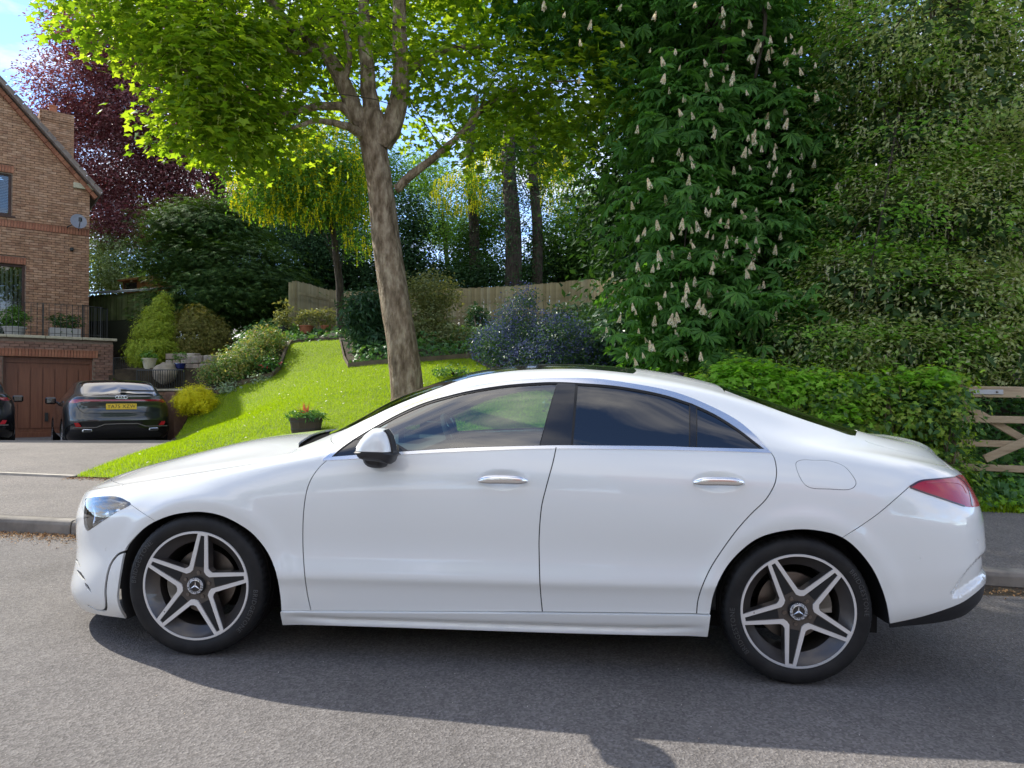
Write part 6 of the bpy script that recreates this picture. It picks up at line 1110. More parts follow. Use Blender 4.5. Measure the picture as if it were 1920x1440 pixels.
for px, d, nm, lb_, ml, hh, rr_ in [(532, 19.2, 'potted_plant', 'black pot with a tall thin shrub, left of the terracotta pots', blackplastic, .6, 20), (574, 19.4, 'potted_plant', 'wide terracotta pot with a spiky plant before the fence', terra, .30, 22), (612, 19.6, 'potted_plant', 'terracotta pot with a wispy plant, nearest the timber edge of the lawn', terra, .30, 20)]:
    b = G3(px, 626, d); zt_ = at(px, 612, d)[2]; rpot = {532: .13, 574: .20, 612: .15}[px]
    potted(lb_, (b.x, b.y, zt_-.20), rpot, .22, ml, [((0, 0, .45), (.28 if px != 532 else .2, .2, .28 if px != 532 else .5))], [dict(n=46, per=9, t='thin', s=.13, m=olive)], group=None)
# timber edging of the lawn and bed, stone walls
sleeper = mpieces('timber_edging', [(.13, .10, .07), (.17, .135, .095), (.10, .08, .06)], .9, .5, 40, 4); stone2 = mpieces('rubble_stone', [(.30, .25, .19), (.38, .33, .26), (.25, .20, .15), (.34, .27, .20)], .95, .7, 30, 5)
def edging(name, label, pts, h, w_=.06, m_=sleeper, up=0, cat='garden edging', n_=1):
    o = None; G_ = [Vector((at(*p)[0], at(*p)[1], 0)) for p in pts]; root_ = tag(empty(name, (G_[0].x, G_[0].y, float(garden_z(G_[0].x, G_[0].y)))), label, cat)
    for a, b in zip(G_[:-1], G_[1:]):
        a = a.copy(); b = b.copy(); a.z = float(garden_z(a.x, a.y)); b.z = float(garden_z(b.x, b.y))
        for k in range(n_): m = MB(); m.bar(a+Vector((0, 0, up+h*(k+.5)-h*.2)), b+Vector((0, 0, up+h*(k+.5)-h*.2)), w_*random.uniform(.9, 1.1), h*.96); sp(m.build('timber', m_), root_)
edging('timber_edging', 'dark timber edging along the lawn below the mixed flower bed', [(405, 740, 15.2), (430, 732, 15.3), (455, 726, 15.4), (485, 718, 15.5), (512, 708, 15.6), (524, 698, 15.9), (536, 664, 17), (545, 645, 17.8)], .13, n_=1)
edging('timber_edging', 'thin timber edging between lawn top and the bed left of the pale trunk', [(546, 643, 17.9), (590, 641, 18), (637, 639, 17.9), (645, 668, 15.9), (654, 692, 14.7)], .07, .03); edging('timber_edging', 'weathered timber edging at the lawn top either side of the pale trunk', [(654, 692, 14.65), (692, 688, 14.5), (731, 684, 14.4), (800, 677, 14.45), (880, 671, 14.55)], .14, .06)
edging('plank', 'short pale plank lying in the bed beside the last terracotta pot', [(618, 634, 18.6), (642, 634, 18.4)], .08, .2, mpieces('pale_plank', [(.42, .33, .20)]), .03, 'plank')
# brick retaining wall with pier behind the grey car
wl = Wall((0, 0, 0)); a = Vector(at(262, 735, 16.4)); b = Vector(at(345, 733, 15.4)); A_, D_, N_, L_, an = frame2(a, b); zt = at(320, 733, 15.8)[2]; rw = tag(empty('brick_retaining_wall', (A_.x, A_.y, 0)), 'low weathered brick wall with end pier behind the grey car', 'wall'); m = MB(); c = A_+D_*L_/2-N_*.11; m.box((c.x, c.y, zt/2), (L_, .2, zt), an); sp(m.build('wall', mortar), rw); rest = []
r = 0; z = .1
while z < zt-.05:
    u = -(.1125 if r % 2 else 0)
    while u < L_:
        a_, b_ = max(0, u), min(L_, u+.213)
        if b_-a_ > .05: c = A_+D_*((a_+b_)/2)+N_*random.uniform(-.003, .004); o = link('brick', bm_full); o.scale = ((b_-a_)/.213, 1, 1); o.location = (c.x, c.y, z+.0325); o.rotation_euler = (0, 0, an); sp(o, rw)
        u += .225
    z += .075; r += 1
for i in range(3): m = MB(); c = A_+D_*(L_*(i+.5)/3)-N_*.1; m.box((c.x, c.y, zt+.02), (L_/3-.01, .3, .05), an); sp(m.build('coping_stone', stone_m, bevel=.008), rw)
pc = A_+D_*(L_-.02)+N_*.16; m = MB(); m.box((pc.x, pc.y, (zt-.02)/2), (.34, .30, zt-.02), an); sp(m.build('pier', brick_old), rw)
def rubble(label, pa, pb, h, n, zoff=0.0):
    a = Vector(at(*pa)); b = Vector(at(*pb)); root_ = tag(empty('stone_wall', tuple(a)), label, 'wall'); A_, D_, N_, L_, an = frame2(a, b); mw = MB(); c = A_+D_*L_/2-N_*.12; mw.box((c.x, c.y, a.z-h/2-.1), (L_, .2, h), an); sp(mw.build('backing', mortar), root_)
    rows = max(2, int(h/.16))
    for r_ in range(rows):
        u = random.uniform(-.1, 0)
        while u < L_: w_ = random.uniform(.18, .42); m = MB(); hh = h/rows; c = A_+D_*(u+w_/2); m.box((c.x, c.y, a.z-hh*(r_+.5)), (w_*.94, .22+random.uniform(-.03, .05), hh*.92), an+random.uniform(-.03, .03)); sp(m.build('stone', stone2, bevel=.018), root_); u += w_
rubble('rough stone wall right of the blue pot at the foot of the planted bank', (358, 668, 18.5), (398, 676, 17.8), .42, 5); rubble('low stone step wall behind the blue pot', (320, 663, 18.8), (362, 663, 18.6), .5, 4); rubble('low dark stone wall left of the yellow bush end of lawn', (375, 727, 16), (422, 727, 15.6), .34, 4)
# stone pot, blue pot, boulder
b = at(280, 692, 17.6); potted('pale stone pot with a young plant on the ledge by the golden conifer', (b[0], b[1], b[2]), .165, .27, stone_m, [((0, 0, .36), (.16, .16, .1))], [dict(n=16, per=8, t='leaf', s=.10, m=green_m, cs=.08)]); b = at(338, 691, 17.4); potted('small dark blue glazed pot right of the boulder', (b[0], b[1], b[2]), .13, .13, mat('blue_glaze', (.01, .02, .12), .15, coat=1), [((0, 0, .30), (.16, .14, .14))], [dict(n=24, per=8, t='leaf', s=.06, m=green_m, cs=.08)])
bmx = bmesh.new(); bmesh.ops.create_icosphere(bmx, subdivisions=3, radius=1)
for v in bmx.verts: v.co *= 1+.25*mnoise.noise(v.co*1.7); v.co = Vector((v.co.x*.30, v.co.y*.22, v.co.z*.26))
me = bpy.data.meshes.new('boulder'); bmx.to_mesh(me); bmx.free(); me.materials.append(stone2); me.polygons.foreach_set('use_smooth', [True]*len(me.polygons)); o = link('boulder', me, None, tuple(at(311, 700, 17.3))); tag(o, 'large pale rounded boulder between stone pot and blue pot', 'boulder')
# earth platform carrying the pots
m = MB(); c = at(300, 700, 18.2); m.box((c[0], c[1], at(300, 694, 17.6)[2]-.7), (1.9, 1.8, 1.4), math.radians(25)); tag(m.build('terrace_ground', soil), kind='structure')
c = at(272, 705, 19.6); m = MB(); m.box((c[0], c[1], c[2]-.8), (1.5, 1.6, 1.6), math.radians(20)); tag(m.build('upper_terrace_ground', soil), kind='structure')
for i in range(4): m = MB(); c = at(258+14*i, 722+5*i, 16.9-.12*i); m.box((c[0], c[1], c[2]-.08), (.5, .7, .16), math.radians(25)); tag(m.build('stone_step', stone2, bevel=.01), ['topmost pale stone step behind the lower railing', 'second stone step down behind the lower railing', 'third stone step down behind the lower railing', 'lowest stone step, nearest the brick pier'][i], 'step', 'stone steps behind the lower railing')
# half barrel planter
bp_ = at(574, 811, 10.0); bz = float(garden_z(bp_[0], bp_[1])); bar_ = tag(empty('barrel_planter', (bp_[0], bp_[1], bz)), 'half barrel planter with a red spiky plant standing on the lawn', 'planter'); stv = mpieces('barrel_stave', [(.075, .055, .04), (.10, .075, .055), (.06, .045, .035)], .85, .5, 40, 4); H_ = at(574, 783, 10)[2]-bz
me = MB().add([(-.034, 0, 0), (.034, 0, 0), (.039, -.028, H_), (-.039, -.028, H_), (-.034, .02, 0), (.034, .02, 0), (.039, -.008, H_), (-.039, -.008, H_)], [(0, 1, 2, 3), (7, 6, 5, 4), (0, 4, 5, 1), (3, 2, 6, 7), (0, 3, 7, 4), (1, 5, 6, 2)]).mesh('stave', stv)
for k in range(18): a = 2*math.pi*k/18; o = link('stave', me, bar_, (.195*math.sin(a), -.195*math.cos(a), 0), (0, 0, a))
for zz, rr_ in ((H_*.22, .203), (H_*.72, .216)): m = MB(); m.lathe([(rr_, zz), (rr_+.006, zz), (rr_+.008, zz+.022), (rr_+.002, zz+.022)], 32); m.build('hoop', mat('rusty_hoop', (.06, .05, .045), .6, metal=.5), bar_, True)
m = MB(); m.lathe([(.001, H_*.9), (.2, H_*.9)], 18); m.build('compost', soil, bar_)
def spikes(o, name, n, l0, l1, w, m_, spread, z0):
    V = []; F = []
    for i in range(n):
        a = random.uniform(0, 6.28); t = random.uniform(.05, spread); L = random.uniform(l0, l1); b = Vector((math.cos(a)*.03, math.sin(a)*.03, z0)); d = Vector((math.cos(a)*t, math.sin(a)*t, 1)).normalized(); sd_ = Vector((-math.sin(a), math.cos(a), 0))*w; e = b+d*L+Vector((0, 0, -t*L*.25)); mm = b+d*L*.5; k = len(V); V += [b-sd_*.5, b+sd_*.5, mm-sd_, mm+sd_, e]; F += [(k, k+1, k+3, k+2), (k+2, k+3, k+4)]
    me = bpy.data.meshes.new(name); me.from_pydata([tuple(v) for v in V], [], F); me.materials.append(m_); return link(name, me, o)
spikes(bar_, 'spiky_leaves', 26, .16, .30, .008, mleaf('red_spike', [(.30, .05, .04), (.22, .08, .05), (.36, .12, .08)], .3), .7, H_*.9); tag(foliage('foliage', [((0, 0, H_+.03), (.24, .24, .07))], 70, 9, LT['thin'], .07, ivy_g, bar_, .08, .4), kind='stuff')
# ================================================================ ivy hedge over a post fence, field gate, verge
ivy_b = mleaf('hedge_ivy_leaf', [(.10, .19, .025), (.16, .27, .035), (.24, .34, .05), (.06, .12, .02), (.32, .38, .08)], .5, .38, (1.5, 1.4, .45)); ivy_f = mleaf('fresh_creeper_leaf', [(.14, .28, .03), (.20, .36, .04), (.11, .22, .03)], .5, .4, (1.5, 1.6, .4)); ivy_dk = mleaf('shaded_ivy_leaf', [(.03, .075, .025), (.05, .11, .03), (.08, .14, .04)], .3, .4)  # last one is a darker ivy copy, inner shade put into its colour
hb_ = G3(1560, 960, 7.4); hl = [lobe(1385, 745, 7.9, 72, 64, .42, 4), lobe(1470, 755, 7.8, 80, 68, .42, 5), lobe(1560, 772, 7.6, 80, 72, .42, 5.5), lobe(1640, 785, 7.5, 75, 76, .40, 5), lobe(1700, 788, 7.45, 60, 78, .38, 4), lobe(1750, 785, 7.4, 48, 80, .36, 4), lobe(1760, 730, 7.4, 35, 26, .25, 1.2), lobe(1720, 900, 7.3, 110, 60, .35, 4), lobe(1400, 850, 7.8, 150, 80, .4, 6), lobe(1580, 880, 7.6, 120, 80, .4, 5), lobe(1290, 760, 8.1, 50, 60, .4, 2)]
hedge = tag(empty('ivy_hedge', hb_), 'thick ivy covered hedge behind the white car beside the field gate', 'hedge'); hlb = [(rel(hb_, l[0]),)+tuple(l[1:]) for l in hl]
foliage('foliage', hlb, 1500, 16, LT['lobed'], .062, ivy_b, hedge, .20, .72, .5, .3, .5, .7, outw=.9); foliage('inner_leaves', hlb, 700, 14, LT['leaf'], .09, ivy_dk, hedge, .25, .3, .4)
hlf = [(rel(hb_, l[0]),)+tuple(l[1:]) for l in [lobe(1400, 705, 7.7, 70, 26, .3, 3), lobe(1450, 735, 7.55, 60, 26, .25, 2), lobe(1360, 730, 7.7, 40, 35, .3, 2), lobe(1520, 722, 7.5, 50, 22, .2, 1.6), lobe(1610, 730, 7.4, 60, 18, .2, 1.4), lobe(1735, 712, 7.25, 40, 14, .2, 1.2), lobe(1560, 780, 7.2, 50, 20, .15, .7)]]
foliage('fresh_leaves', hlf, 360, 10, LT['lobed'], .085, ivy_f, hedge, .16, .6, .8, .2, .5, .6)
mb = MB()
for i in range(70): u = random.uniform(0, 1); p = Vector(at(1340+470*u, 960, 7.45-.3*u)); p.z = .1; q = p+Vector((random.uniform(-.15, .15), random.uniform(-.05, .1), random.uniform(.8, 1.3))); mb.tube([p-hb_, (p+q)/2-hb_+Vector((random.uniform(-.06, .06), 0, 0)), q-hb_], [.012, .009, .005], 5)
mb.build('stem', mnoisy('ivy_stem', (.14, .10, .07), (.24, .18, .13), 9, .9), hedge, True)
fp_m = mnoisy('old_fence_post', (.20, .15, .11), (.30, .24, .18), 5, .9, .5, 40, .006, stretch=(4, 4, .6)); pf = tag(empty('paling_fence', tuple(at(1560, 900, 7.55))), 'old wooden paling fence buried in the ivy behind the white car', 'fence')
for i in range(13): p = at(1350+34*i, 800, 7.75-.022*i); m = MB(); z1 = at(0, 728+4.0*i, 7.6)[2]; m.box((p[0], p[1]+.05, (z1-.05)/2), (.09, .02, z1+.1)); sp(m.build('paling', fp_m), pf)
gate_m = mnoisy('gate_timber', (.30, .22, .135), (.44, .34, .22), 3, .9, .6, 40, .006, c3=(.37, .285, .18), stretch=(.6, 3, 6)); gb0 = at(1805, 735, 7.45); gate = tag(empty('field_gate', (gb0[0], gb0[1], 0)), 'weathered timber field gate with crossed braces at the right edge', 'gate'); gdir = Vector((.985, -.172, 0)).normalized(); g_o = Vector((gb0[0], gb0[1], 0)); sc_g = 7.4/FPX
zr = lambda py: at(1860, py, 7.3)[2]
def rail(u0, u1, py0, py1, h, name, off=0, t_=.05):
    m = MB(); a = g_o+gdir*u0+Vector((0, off, zr(py0))); b = g_o+gdir*u1+Vector((0, off, zr(py1))); m.bar(a, b, t_, h); return sp(m.build(name, gate_m, bevel=.006), gate)
top_ = rail(-.05, 3.0, 734, 742, .115, 'top_rail', 0, .07); rail(-.05, 3.0, 786, 795, .075, 'rail'); rail(-.05, 3.0, 832, 842, .07, 'rail'); rail(-.05, 3.0, 878, 892, .07, 'rail'); rail(.02, 1.25, 757, 900, .075, 'brace', .055, .03); rail(.17, 1.45, 862, 748, .085, 'brace', -.052, .03)
m = MB(); m.box(tuple((g_o+gdir*-.06).xy)+(zr(790)-.1,), (.09, .07, 1.15)); sp(m.build('gate_stile', gate_m), gate); m = MB(); a = g_o+gdir*.0+Vector((0, -.042, zr(735))); m.bar(a, a+gdir*.36, .008, .05); st = sp(m.build('hinge_strap', mat('galvanised', (.42, .45, .48), .45, metal=.7), bevel=.003), gate)
for uu in (.06, .30): m = MB(); p = a+gdir*uu; m.lathe([(.001, -.012), (.010, -.010), (.013, 0)], 8, 'y', tuple(p+Vector((0, -.004, 0)))); sp(m.build('bolt', steel), gate)
# verge plants in front of hedge and gate
def verge(name, x0, x1, d0, d1, n, size, m_, hgt):
    q = rng.uniform([x0, 0], [x1, 1], (n, 2)); yy = back_y(q[:, 0])+d0+(d1-d0)*q[:, 1]; hh = hgt*(.25+q[:, 1])*rng.uniform(0, 1, n)**1.2; P = np.stack([q[:, 0], yy, ground_z(q[:, 0], yy)+.01+hh], 1); Nn = unit(np.array([0, -.6, .8])+rng.normal(size=(n, 3))*.5); V_, F_ = place(LT['lobed'] if 'creeper' in name or 'leaf' in name else LT['leaf'], P, Nn, rng.normal(size=(n, 3))+[0, 0, -.4], size*rng.uniform(.5, 1.3, n)); tag(npo(name, V_, F_, m_), kind='stuff')
verge('leafy_verge', 1.0, 9.5, .03, .75, 9000, .095, ivy_g, .42); verge('creeper_verge', 3.8, 9.5, .0, .6, 3000, .08, ivy_f, .30); q = rng.uniform([.5, 0], [9.5, 1], (16000, 2)); yy = back_y(q[:, 0])-.06+.5*q[:, 1]; blades('verge_grass', np.stack([q[:, 0], yy, ground_z(q[:, 0], yy)], 1), .04, .16, .006, grass_m, .8)
# dry leaves in the gutter, petals on the lawn, grit
dl_m = mleaf('dry_leaf', [(.20, .11, .05), (.27, .17, .08), (.16, .08, .035), (.32, .24, .14)], .1, .8, (1, .8, .5)); n = 5200; x_ = np.r_[rng.uniform(-6.5, -3.2, 3600), rng.uniform(2.8, 7, 1600)]; w_ = np.abs(rng.normal(0, .13, n))+.01; P = np.stack([x_, kerb_y(x_)-w_, road_z(x_, kerb_y(x_))+.006+rng.uniform(0, .012, n)], 1); V_, F_ = place(LT['leaf'], P, unit(np.array([0, 0, 1])+rng.normal(size=(n, 3))*.45), rng.normal(size=(n, 3)), rng.uniform(.010, .028, n)); tag(npo('dry_leaf_litter', V_, F_, dl_m), kind='stuff')
n = 900; x_ = rng.uniform(-4.9, -3.0, n); P = np.stack([x_, back_y(x_)-.02-np.abs(rng.normal(0, .07, n)), 0*x_], 1); P[:, 2] = foot_z(P[:, 0], P[:, 1])+.006; V_, F_ = place(LT['leaf'], P, unit(np.array([0, 0, 1])+rng.normal(size=(n, 3))*.4), rng.normal(size=(n, 3)), rng.uniform(.012, .03, n)); tag(npo('fallen_leaves', V_, F_, dl_m), kind='stuff')
n = 80; q = rng.uniform([-6, 8], [-.5, 15], (n*3, 2)); q = q[inside(LPd, q)][:n]; n = len(q); V_, F_ = place(LT['leaf'], np.c_[q, garden_z(q[:, 0], q[:, 1])+.055], unit(np.array([0, -.3, 1])+rng.normal(size=(n, 3))*.4), rng.normal(size=(n, 3)), rng.uniform(.02, .055, n)); tag(npo('fallen_petals', V_, F_, mleaf('petal', [(.6, .58, .45), (.7, .68, .55)], .2)), kind='stuff')
n = 2600; x_ = rng.uniform(-4, 4, n); y_ = rng.uniform(1.6, 5.5, n); V_, F_ = place(LT['leaf'], np.stack([x_, y_, road_z(x_, y_)+.003], 1), unit(np.array([0, 0, 1])+rng.normal(size=(n, 3))*.3), rng.normal(size=(n, 3)), rng.uniform(.003, .008, n)); tag(npo('road_grit', V_, F_, mleaf('grit', [(.3, .28, .24), (.45, .42, .36), (.12, .10, .09), (.35, .25, .14)], 0)), kind='stuff')
# ================================================================ the other side of the road (seen in the paint and glass)
oh = tag(empty('brick_house', (6.5, -17, 0)), 'red brick house with tiled roof across the road behind the viewer', 'house'); m = MB(); m.box((6.5, -19, 2.6), (11, 7, 5.2)); sp(m.build('wall', mnoisy('far_brick', (.24, .10, .06), (.32, .15, .09), 3, .9)), oh); m = MB(); m.add([(.6, -15.2, 5.1), (12.4, -15.2, 5.1), (12.4, -22.8, 5.1), (.6, -22.8, 5.1), (.6, -19, 8.4), (12.4, -19, 8.4)], [(0, 1, 5, 4), (2, 3, 4, 5), (0, 4, 3), (1, 2, 5)]); sp(m.build('roof', mnoisy('far_tile', (.22, .07, .045), (.30, .11, .07), 5, .85)), oh)
for i in range(6): m = MB(); m.box((2.4+1.6*i if i < 3 else 2.4+1.6*i, -15.48, 1.5 if i % 2 else 3.9), (1.1, .06, 1.2)); sp(m.build('window', mat('far_window', (.03, .035, .04), .1)), oh)
for x, y, h, rr_, l_ in [(-1.5, -15, 6.5, 2.6, 'leafy tree left of the house across the road'), (14, -13, 7, 3, 'leafy tree right of the house across the road'), (-9, -16, 8, 3.5, 'large tree across the road, far left of the viewer'), (-17, -14, 6, 3, 'round tree across the road beyond the large one')]:
    simple_tree('street_side_tree', l_, Vector((x, y, .1)), (x, y, h*.8), .2, [((x, y, h*.66), (rr_, rr_, h*.34))], [dict(n=420, per=14, t='leaf', s=.34, m=mid, cs=1.0)], nb=10)
m = MB(); m.box((0, -6.3, .6), (60, .25, 1.2)); tag(m.build('garden_wall', brick_old), 'low brick garden wall across the road behind the viewer', 'wall')

# ================================================================ dark grey estate car on the drive
AH = math.radians(36); aex = Vector((math.sin(AH), -math.cos(AH), 0)); aey = Vector((math.cos(AH), math.sin(AH), 0)); tailp = at(228.5, 760, 13.6); AO = Vector((tailp[0], tailp[1], .08))-aex*3.80
AM = np.eye(4); AM[:3, 0] = aex; AM[:3, 1] = aey; AM[:3, 3] = AO
ATK = [0, .10, .25, .40, .55, .70, .82, .95, 1.08, 1.25, 1.40, 1.46, 1.52, 1.75, 2.0]
def arow(pts): return pts
AR = [[(-1, .82, .24), (3.0, .86, .24), (3.8, .78, .33)], [(-1, .88, .30), (3.0, .90, .30), (3.8, .84, .39)], [(-1, .90, .42), (3.0, .925, .42), (3.8, .89, .48)], [(-1, .90, .55), (3.0, .925, .55), (3.8, .90, .58)], [(-1, .90, .66), (3.0, .92, .69), (3.8, .90, .68)], [(-1, .88, .72), (1, .92, .82), (3.0, .925, .84), (3.8, .88, .80)], [(-1, .85, .76), (0, .90, .86), (1, .91, .92), (3.0, .91, .94), (3.8, .86, .92)], [(-1, .80, .79), (0, .86, .92), (1, .87, .98), (3.0, .875, 1.03), (3.8, .83, 1.03)],
 [(-1, .76, .80), (0, .82, .95), (.6, .84, 1.0), (1.2, .83, 1.08), (2.6, .82, 1.12), (3.42, .82, 1.10), (3.8, .78, 1.09)], [(-1, .70, .81), (0, .76, .96), (.6, .78, 1.02), (1.2, .74, 1.20), (2.4, .73, 1.24), (3.2, .745, 1.18), (3.58, .75, 1.13), (3.8, .73, 1.11)], [(-1, .66, .815), (0, .72, .97), (.6, .72, 1.03), (1.2, .66, 1.31), (2.3, .69, 1.365), (3.10, .685, 1.31), (3.42, .68, 1.19), (3.6, .70, 1.135), (3.8, .69, 1.12)], [(-1, .63, .82), (0, .69, .975), (.6, .69, 1.04), (1.2, .63, 1.35), (2.3, .64, 1.415), (3.07, .63, 1.372), (3.42, .645, 1.215), (3.60, .66, 1.145), (3.8, .66, 1.125)],
 [(-1, .60, .825), (0, .65, .98), (.6, .65, 1.05), (1.2, .58, 1.385), (2.3, .59, 1.44), (3.05, .585, 1.40), (3.42, .60, 1.235), (3.60, .62, 1.15), (3.8, .62, 1.13)], [(-1, .31, .83), (0, .33, .99), (.6, .33, 1.08), (1.2, .30, 1.41), (2.3, .29, 1.46), (3.05, .29, 1.428), (3.42, .30, 1.26), (3.60, .31, 1.165), (3.8, .31, 1.135)], [(-1, 0, .83), (0, 0, 1.0), (.6, 0, 1.09), (1.2, 0, 1.42), (2.3, 0, 1.468), (3.05, 0, 1.437), (3.42, 0, 1.27), (3.60, 0, 1.175), (3.8, 0, 1.14)]]
AXT = [3.66, 3.72, 3.78, 3.79, 3.80, 3.765, 3.74, 3.75, 3.735, 3.72, 3.70, 3.69, 3.68, 3.67, 3.67]
aud = Body(ATK, AR, [-.93]*15, AXT, .1, 3.0, 2.6, [4.5, 4.5, 4.2, 4, 4, 4, 4, 4, 4, 4.5, 4.5, 4.5, 4.5, 5, 5], sig=.04, ns=500, nt=220); aud.setup_inverse(AM, -1, (0, 0, CAM_H)); ATM = aud.T[-1]; ASL = aud.SL; ai = aud.inv
grey_paint = mat('dark_grey_paint', (.022, .028, .03), .3, metal=.35, coat=1.0, coat_rough=.02); agl = mglass('estate_dark_glass', (.03, .035, .035), extra=.12)
def a_at(x, t): c = aud.look(np.stack([aud.S, np.full(len(aud.S), t)], 1), aud.P)[:, 0]; return float(np.interp(x, c, aud.S))
s0, s1 = a_at(3.04, ATM), a_at(3.57, ATM)
aregs = []
def aadd(k, P): aregs.append((k, np.array(P, float)))
for cx_ in (0, 2.87):
    P = [(a_at(cx_-.37, .2), 0)]+[(a_at(cx_+.37*math.cos(a), .3), float(np.interp(.33+.37*math.sin(a), aud.P[250, :150, 2], aud.T[:150]))) for a in np.linspace(math.pi, 0, 16)]+[(a_at(cx_+.37, .2), 0)]; aadd('drop', P)
aadd('glass', [(s0, ATM), (a_at(3.05, 1.6), 1.6), (a_at(3.09, 1.48), 1.48), (a_at(3.3, 1.45), 1.45), (a_at(3.50, 1.44), 1.44), (a_at(3.54, 1.6), 1.6), (s1, ATM)])
aadd('spoiler', [(s0-.10, ATM), (a_at(2.96, 1.6), 1.6), (a_at(2.98, 1.44), 1.44), (a_at(3.09, 1.46), 1.46), (a_at(3.05, 1.6), 1.6), (s0, ATM)])
S1_ = a_at(3.55, 1.0)
def tz(z, s): i = int(np.clip(s/ASL*(len(aud.S)-1), 0, len(aud.S)-1)); zz = aud.P[i, :, 2]; return float(np.interp(z, np.maximum.accumulate(zz), aud.T))
def zline(ss, zs): return [(s, tz(z, s)) for s, z in zip(ss, zs)]
s_l = a_at(3.40, 1.0); s_c = ASL
ssl = np.linspace(s_l, s_c, 14)
aadd('lamp', zline(ssl, np.interp(ssl, [s_l, s_l+.12, s_c], [1.03, 1.073, 1.068]))+zline(ssl[::-1], np.interp(ssl[::-1], [s_l, s_l+.14, s_c-.62, s_c-.58, s_c], [1.02, 1.0, 1.005, 1.03, 1.035])))
shut = zline(np.linspace(s_c-.66, s_c, 10), np.interp(np.linspace(s_c-.66, s_c, 10), [s_c-.66, s_c-.62, s_c-.52, s_c], [1.0, .90, .815, .80])); aadd('seal', buffer_line(densify(shut, .02, False), .004))
aadd('lower', zline(np.linspace(s_l-.1, s_c, 14), np.interp(np.linspace(s_l-.1, s_c, 14), [s_l-.1, s_l, s_c-.75, s_c-.5, s_c], [.30, .52, .58, .665, .67]))+[(s_c, 0), (a_at(3.28, .1), 0)])
aadd('sideglass', [(a_at(.95, 1.1), 1.06), (a_at(1.35, 1.35), 1.40), (a_at(2.2, 1.4), 1.41), (a_at(2.75, 1.35), 1.36), (a_at(3.1, 1.1), 1.13), (a_at(2.6, 1.1), 1.05), (a_at(1.2, 1.1), 1.02)])
aadd('screen', [(a_at(.58, 1.6), ATM), (a_at(.70, 1.5), 1.50), (a_at(1.18, 1.5), 1.50), (a_at(1.22, 1.6), ATM)])
AV, ARR = chart(aud, aregs, .032)
acar = empty('parked_car'); acar.matrix_world = Matrix(AM.tolist()); tag(acar, 'dark grey estate car seen from behind in front of the garage door', 'car')
apos = lambda q, off=0.0: aud.pos(q)+aud.nor(q)*off
def ab(key, name, m, off=0.0, fl=.008): return link(name, join_meshes(name, [panel_mesh(name, aud, ARR[key], AV, apos, -1, m, off, fl), panel_mesh(name, aud, ARR[key], AV, apos, 1, m, off, fl)], m), acar)
ab('rest', 'body_shell', grey_paint); ab('glass', 'rear_window', agl, -.004); ab('spoiler', 'roof_spoiler', blackgloss, .008); ab('seal', 'panel_gap_seal', rubber, -.006, 0); ab('lower', 'rear_bumper_insert', blackgloss, -.012); ab('screen', 'windscreen', agl, -.003)
for sd_ in (-1, 1): link('side_window', panel_mesh('side_window', aud, ARR['sideglass'], AV, apos, sd_, agl, -.003, .008), acar)
ab('lamp', 'tail_lamp', mat('light_bar_red', (.28, .012, .03), .2, coat=1), -.001)
def apt(y, z, off=.0):        # point on the rear face for a lateral offset y and height z
    best = None; m_ = aud.P[-200:]; d = (m_[..., 1]-abs(y))**2+(m_[..., 2]-z)**2; i, j = np.unravel_index(np.argmin(d), d.shape); p = m_[i, j].copy(); p[1] = y; n_ = aud.N[-200:][i, j]*[1, 1 if y >= 0 else -1, 1]; return Vector(p+n_*off), Vector(n_)
plate_y = mat('yellow_plate', (.78, .52, .02), .35); p, n_ = apt(0, .935, .018); m = MB(); m.box((p.x, 0, p.z), (.012, .52, .111)); pl = m.build('number_plate', plate_y, acar, bevel=.003)
tm_ = text_mesh('YA75 XZW', .098, mat('plate_letters', (.01, .01, .01), .5), .001, spacing=1.08); co = np.empty(len(tm_.vertices)*3, np.float32); tm_.vertices.foreach_get('co', co); co = co.reshape(-1, 3); co = np.stack([np.full(len(co), p.x+.0065)+co[:, 2], co[:, 0]*.93, co[:, 1]+p.z], 1); tm_.vertices.foreach_set('co', co.astype(np.float32).ravel()); link('plate_lettering', tm_, pl)
for k in range(4): q, nn = apt((k-1.5)*.047, 1.115, .006); m = MB(); m.tube([(q.x+.010, (k-1.5)*.047+.031*math.cos(a), 1.112+.031*math.sin(a)) for a in np.linspace(0, 2*math.pi, 25)], .0042, 6, False); m.build('ring_badge', chrome, acar, True)
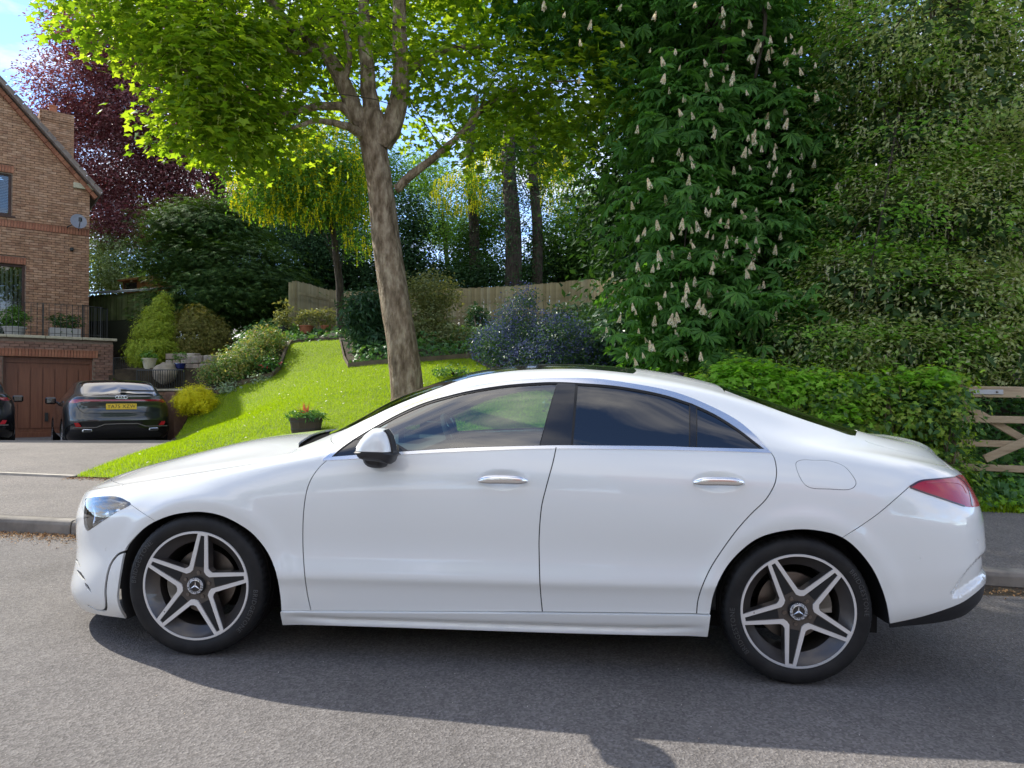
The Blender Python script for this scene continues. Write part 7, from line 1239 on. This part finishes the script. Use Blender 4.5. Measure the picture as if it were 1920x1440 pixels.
for sd_ in (-1, 1):
    q, nn = apt(sd_*.70, .60, .012); m = MB(); m.prism([(sd_*-.05+q.y, .56), (sd_*.04+q.y, .56), (sd_*.07+q.y, .635), (sd_*.0+q.y, .635)], q.x-.05, q.x+.016, 'x'); m.build('reflector', tail_red, acar)
    q, nn = apt(sd_*.56, .49, .01); m = MB(); m.box((q.x-.02, q.y, .485), (.08, .17, .055)); tp_ = m.build('exhaust_tip', chrome, acar, bevel=.015); m = MB(); m.box((q.x+.012, q.y, .485), (.03, .13, .028)); m.build('exhaust_opening', under, tp_)
    m = MB(); m.bar((q.x+.02, sd_*.80, .545), (q.x+.03, sd_*.42, .545), .012, .012); m.bar((q.x+.03, sd_*.42, .545), (q.x+.03, sd_*.28, .60), .012, .014); m.bar((q.x+.03, sd_*.28, .60), (q.x+.03, 0, .605), .012, .014); m.build('bumper_trim', steel, acar)
    m = MB(); m.box((.92, sd_*1.0, 1.03), (.12, .20, .15)); m.bar((.92, sd_*.84, .98), (.92, sd_*.95, 1.0), .06, .05); m.build('door_mirror', blackgloss, acar, bevel=.03)
    for cx_ in (0, 2.87): wheel((cx_, sd_*.90, .335), sd_, .4, acar, .26, .335, letters=False, far=(sd_ == 1))
q, nn = apt(.05, 1.21, .02); i0 = aud.pos(np.array([[a_at(3.53, 1.9), 1.9], [a_at(3.50, 1.6), 1.6]])); m = MB(); m.bar(Vector(i0[0])+Vector((.02, 0, .03)), Vector((i0[1][0], i0[1][1]+.12, i0[1][2]))+Vector((.02, 0, .03)), .03, .03); m.box(Vector(i0[0])+Vector((.02, 0, .03)), (.06, .10, .05)); m.build('rear_wiper', blackplastic, acar); MB().prism([(2.45, 1.45), (2.62, 1.44), (2.60, 1.50), (2.56, 1.505)], -.02, .02).build('antenna_fin', blackgloss, acar); m = MB(); m.box((1.4, 0, .30), (4.0, 1.3, .2)); m.box((1.4, 0, .36), (2.0, 1.6, .2)); m.build('underbody', under, acar); MB().box((1.9, 0, .75), (2.4, 1.35, .5)).build('cabin_floor', intr, acar)
# second dark car, only its right flank in the picture
def copy_tree(o, par=None):
    c = o.copy(); COL.objects.link(c); c.parent = par
    for ch in list(o.children): copy_tree(ch, c)
    return c
acar['group'] = 'dark cars parked in front of the garage'
c2 = copy_tree(acar); tp2 = at(-84, 760, 13.0); c2.location = Vector((tp2[0], tp2[1], .12))-aex*3.80; c2['label'] = 'black car cut off by the left edge of the photo beside the garage door'; black_paint = mat('black_paint', (.008, .008, .010), .3, coat=1.0, coat_rough=.02)
for ch in c2.children:
    if ch.name.startswith('body_shell'): ch.material_slots[0].link = 'OBJECT'; ch.material_slots[0].material = black_paint
    if ch.name.startswith('number_plate'):
        for g_ in list(ch.children): bpy.data.objects.remove(g_)
        bpy.data.objects.remove(ch)
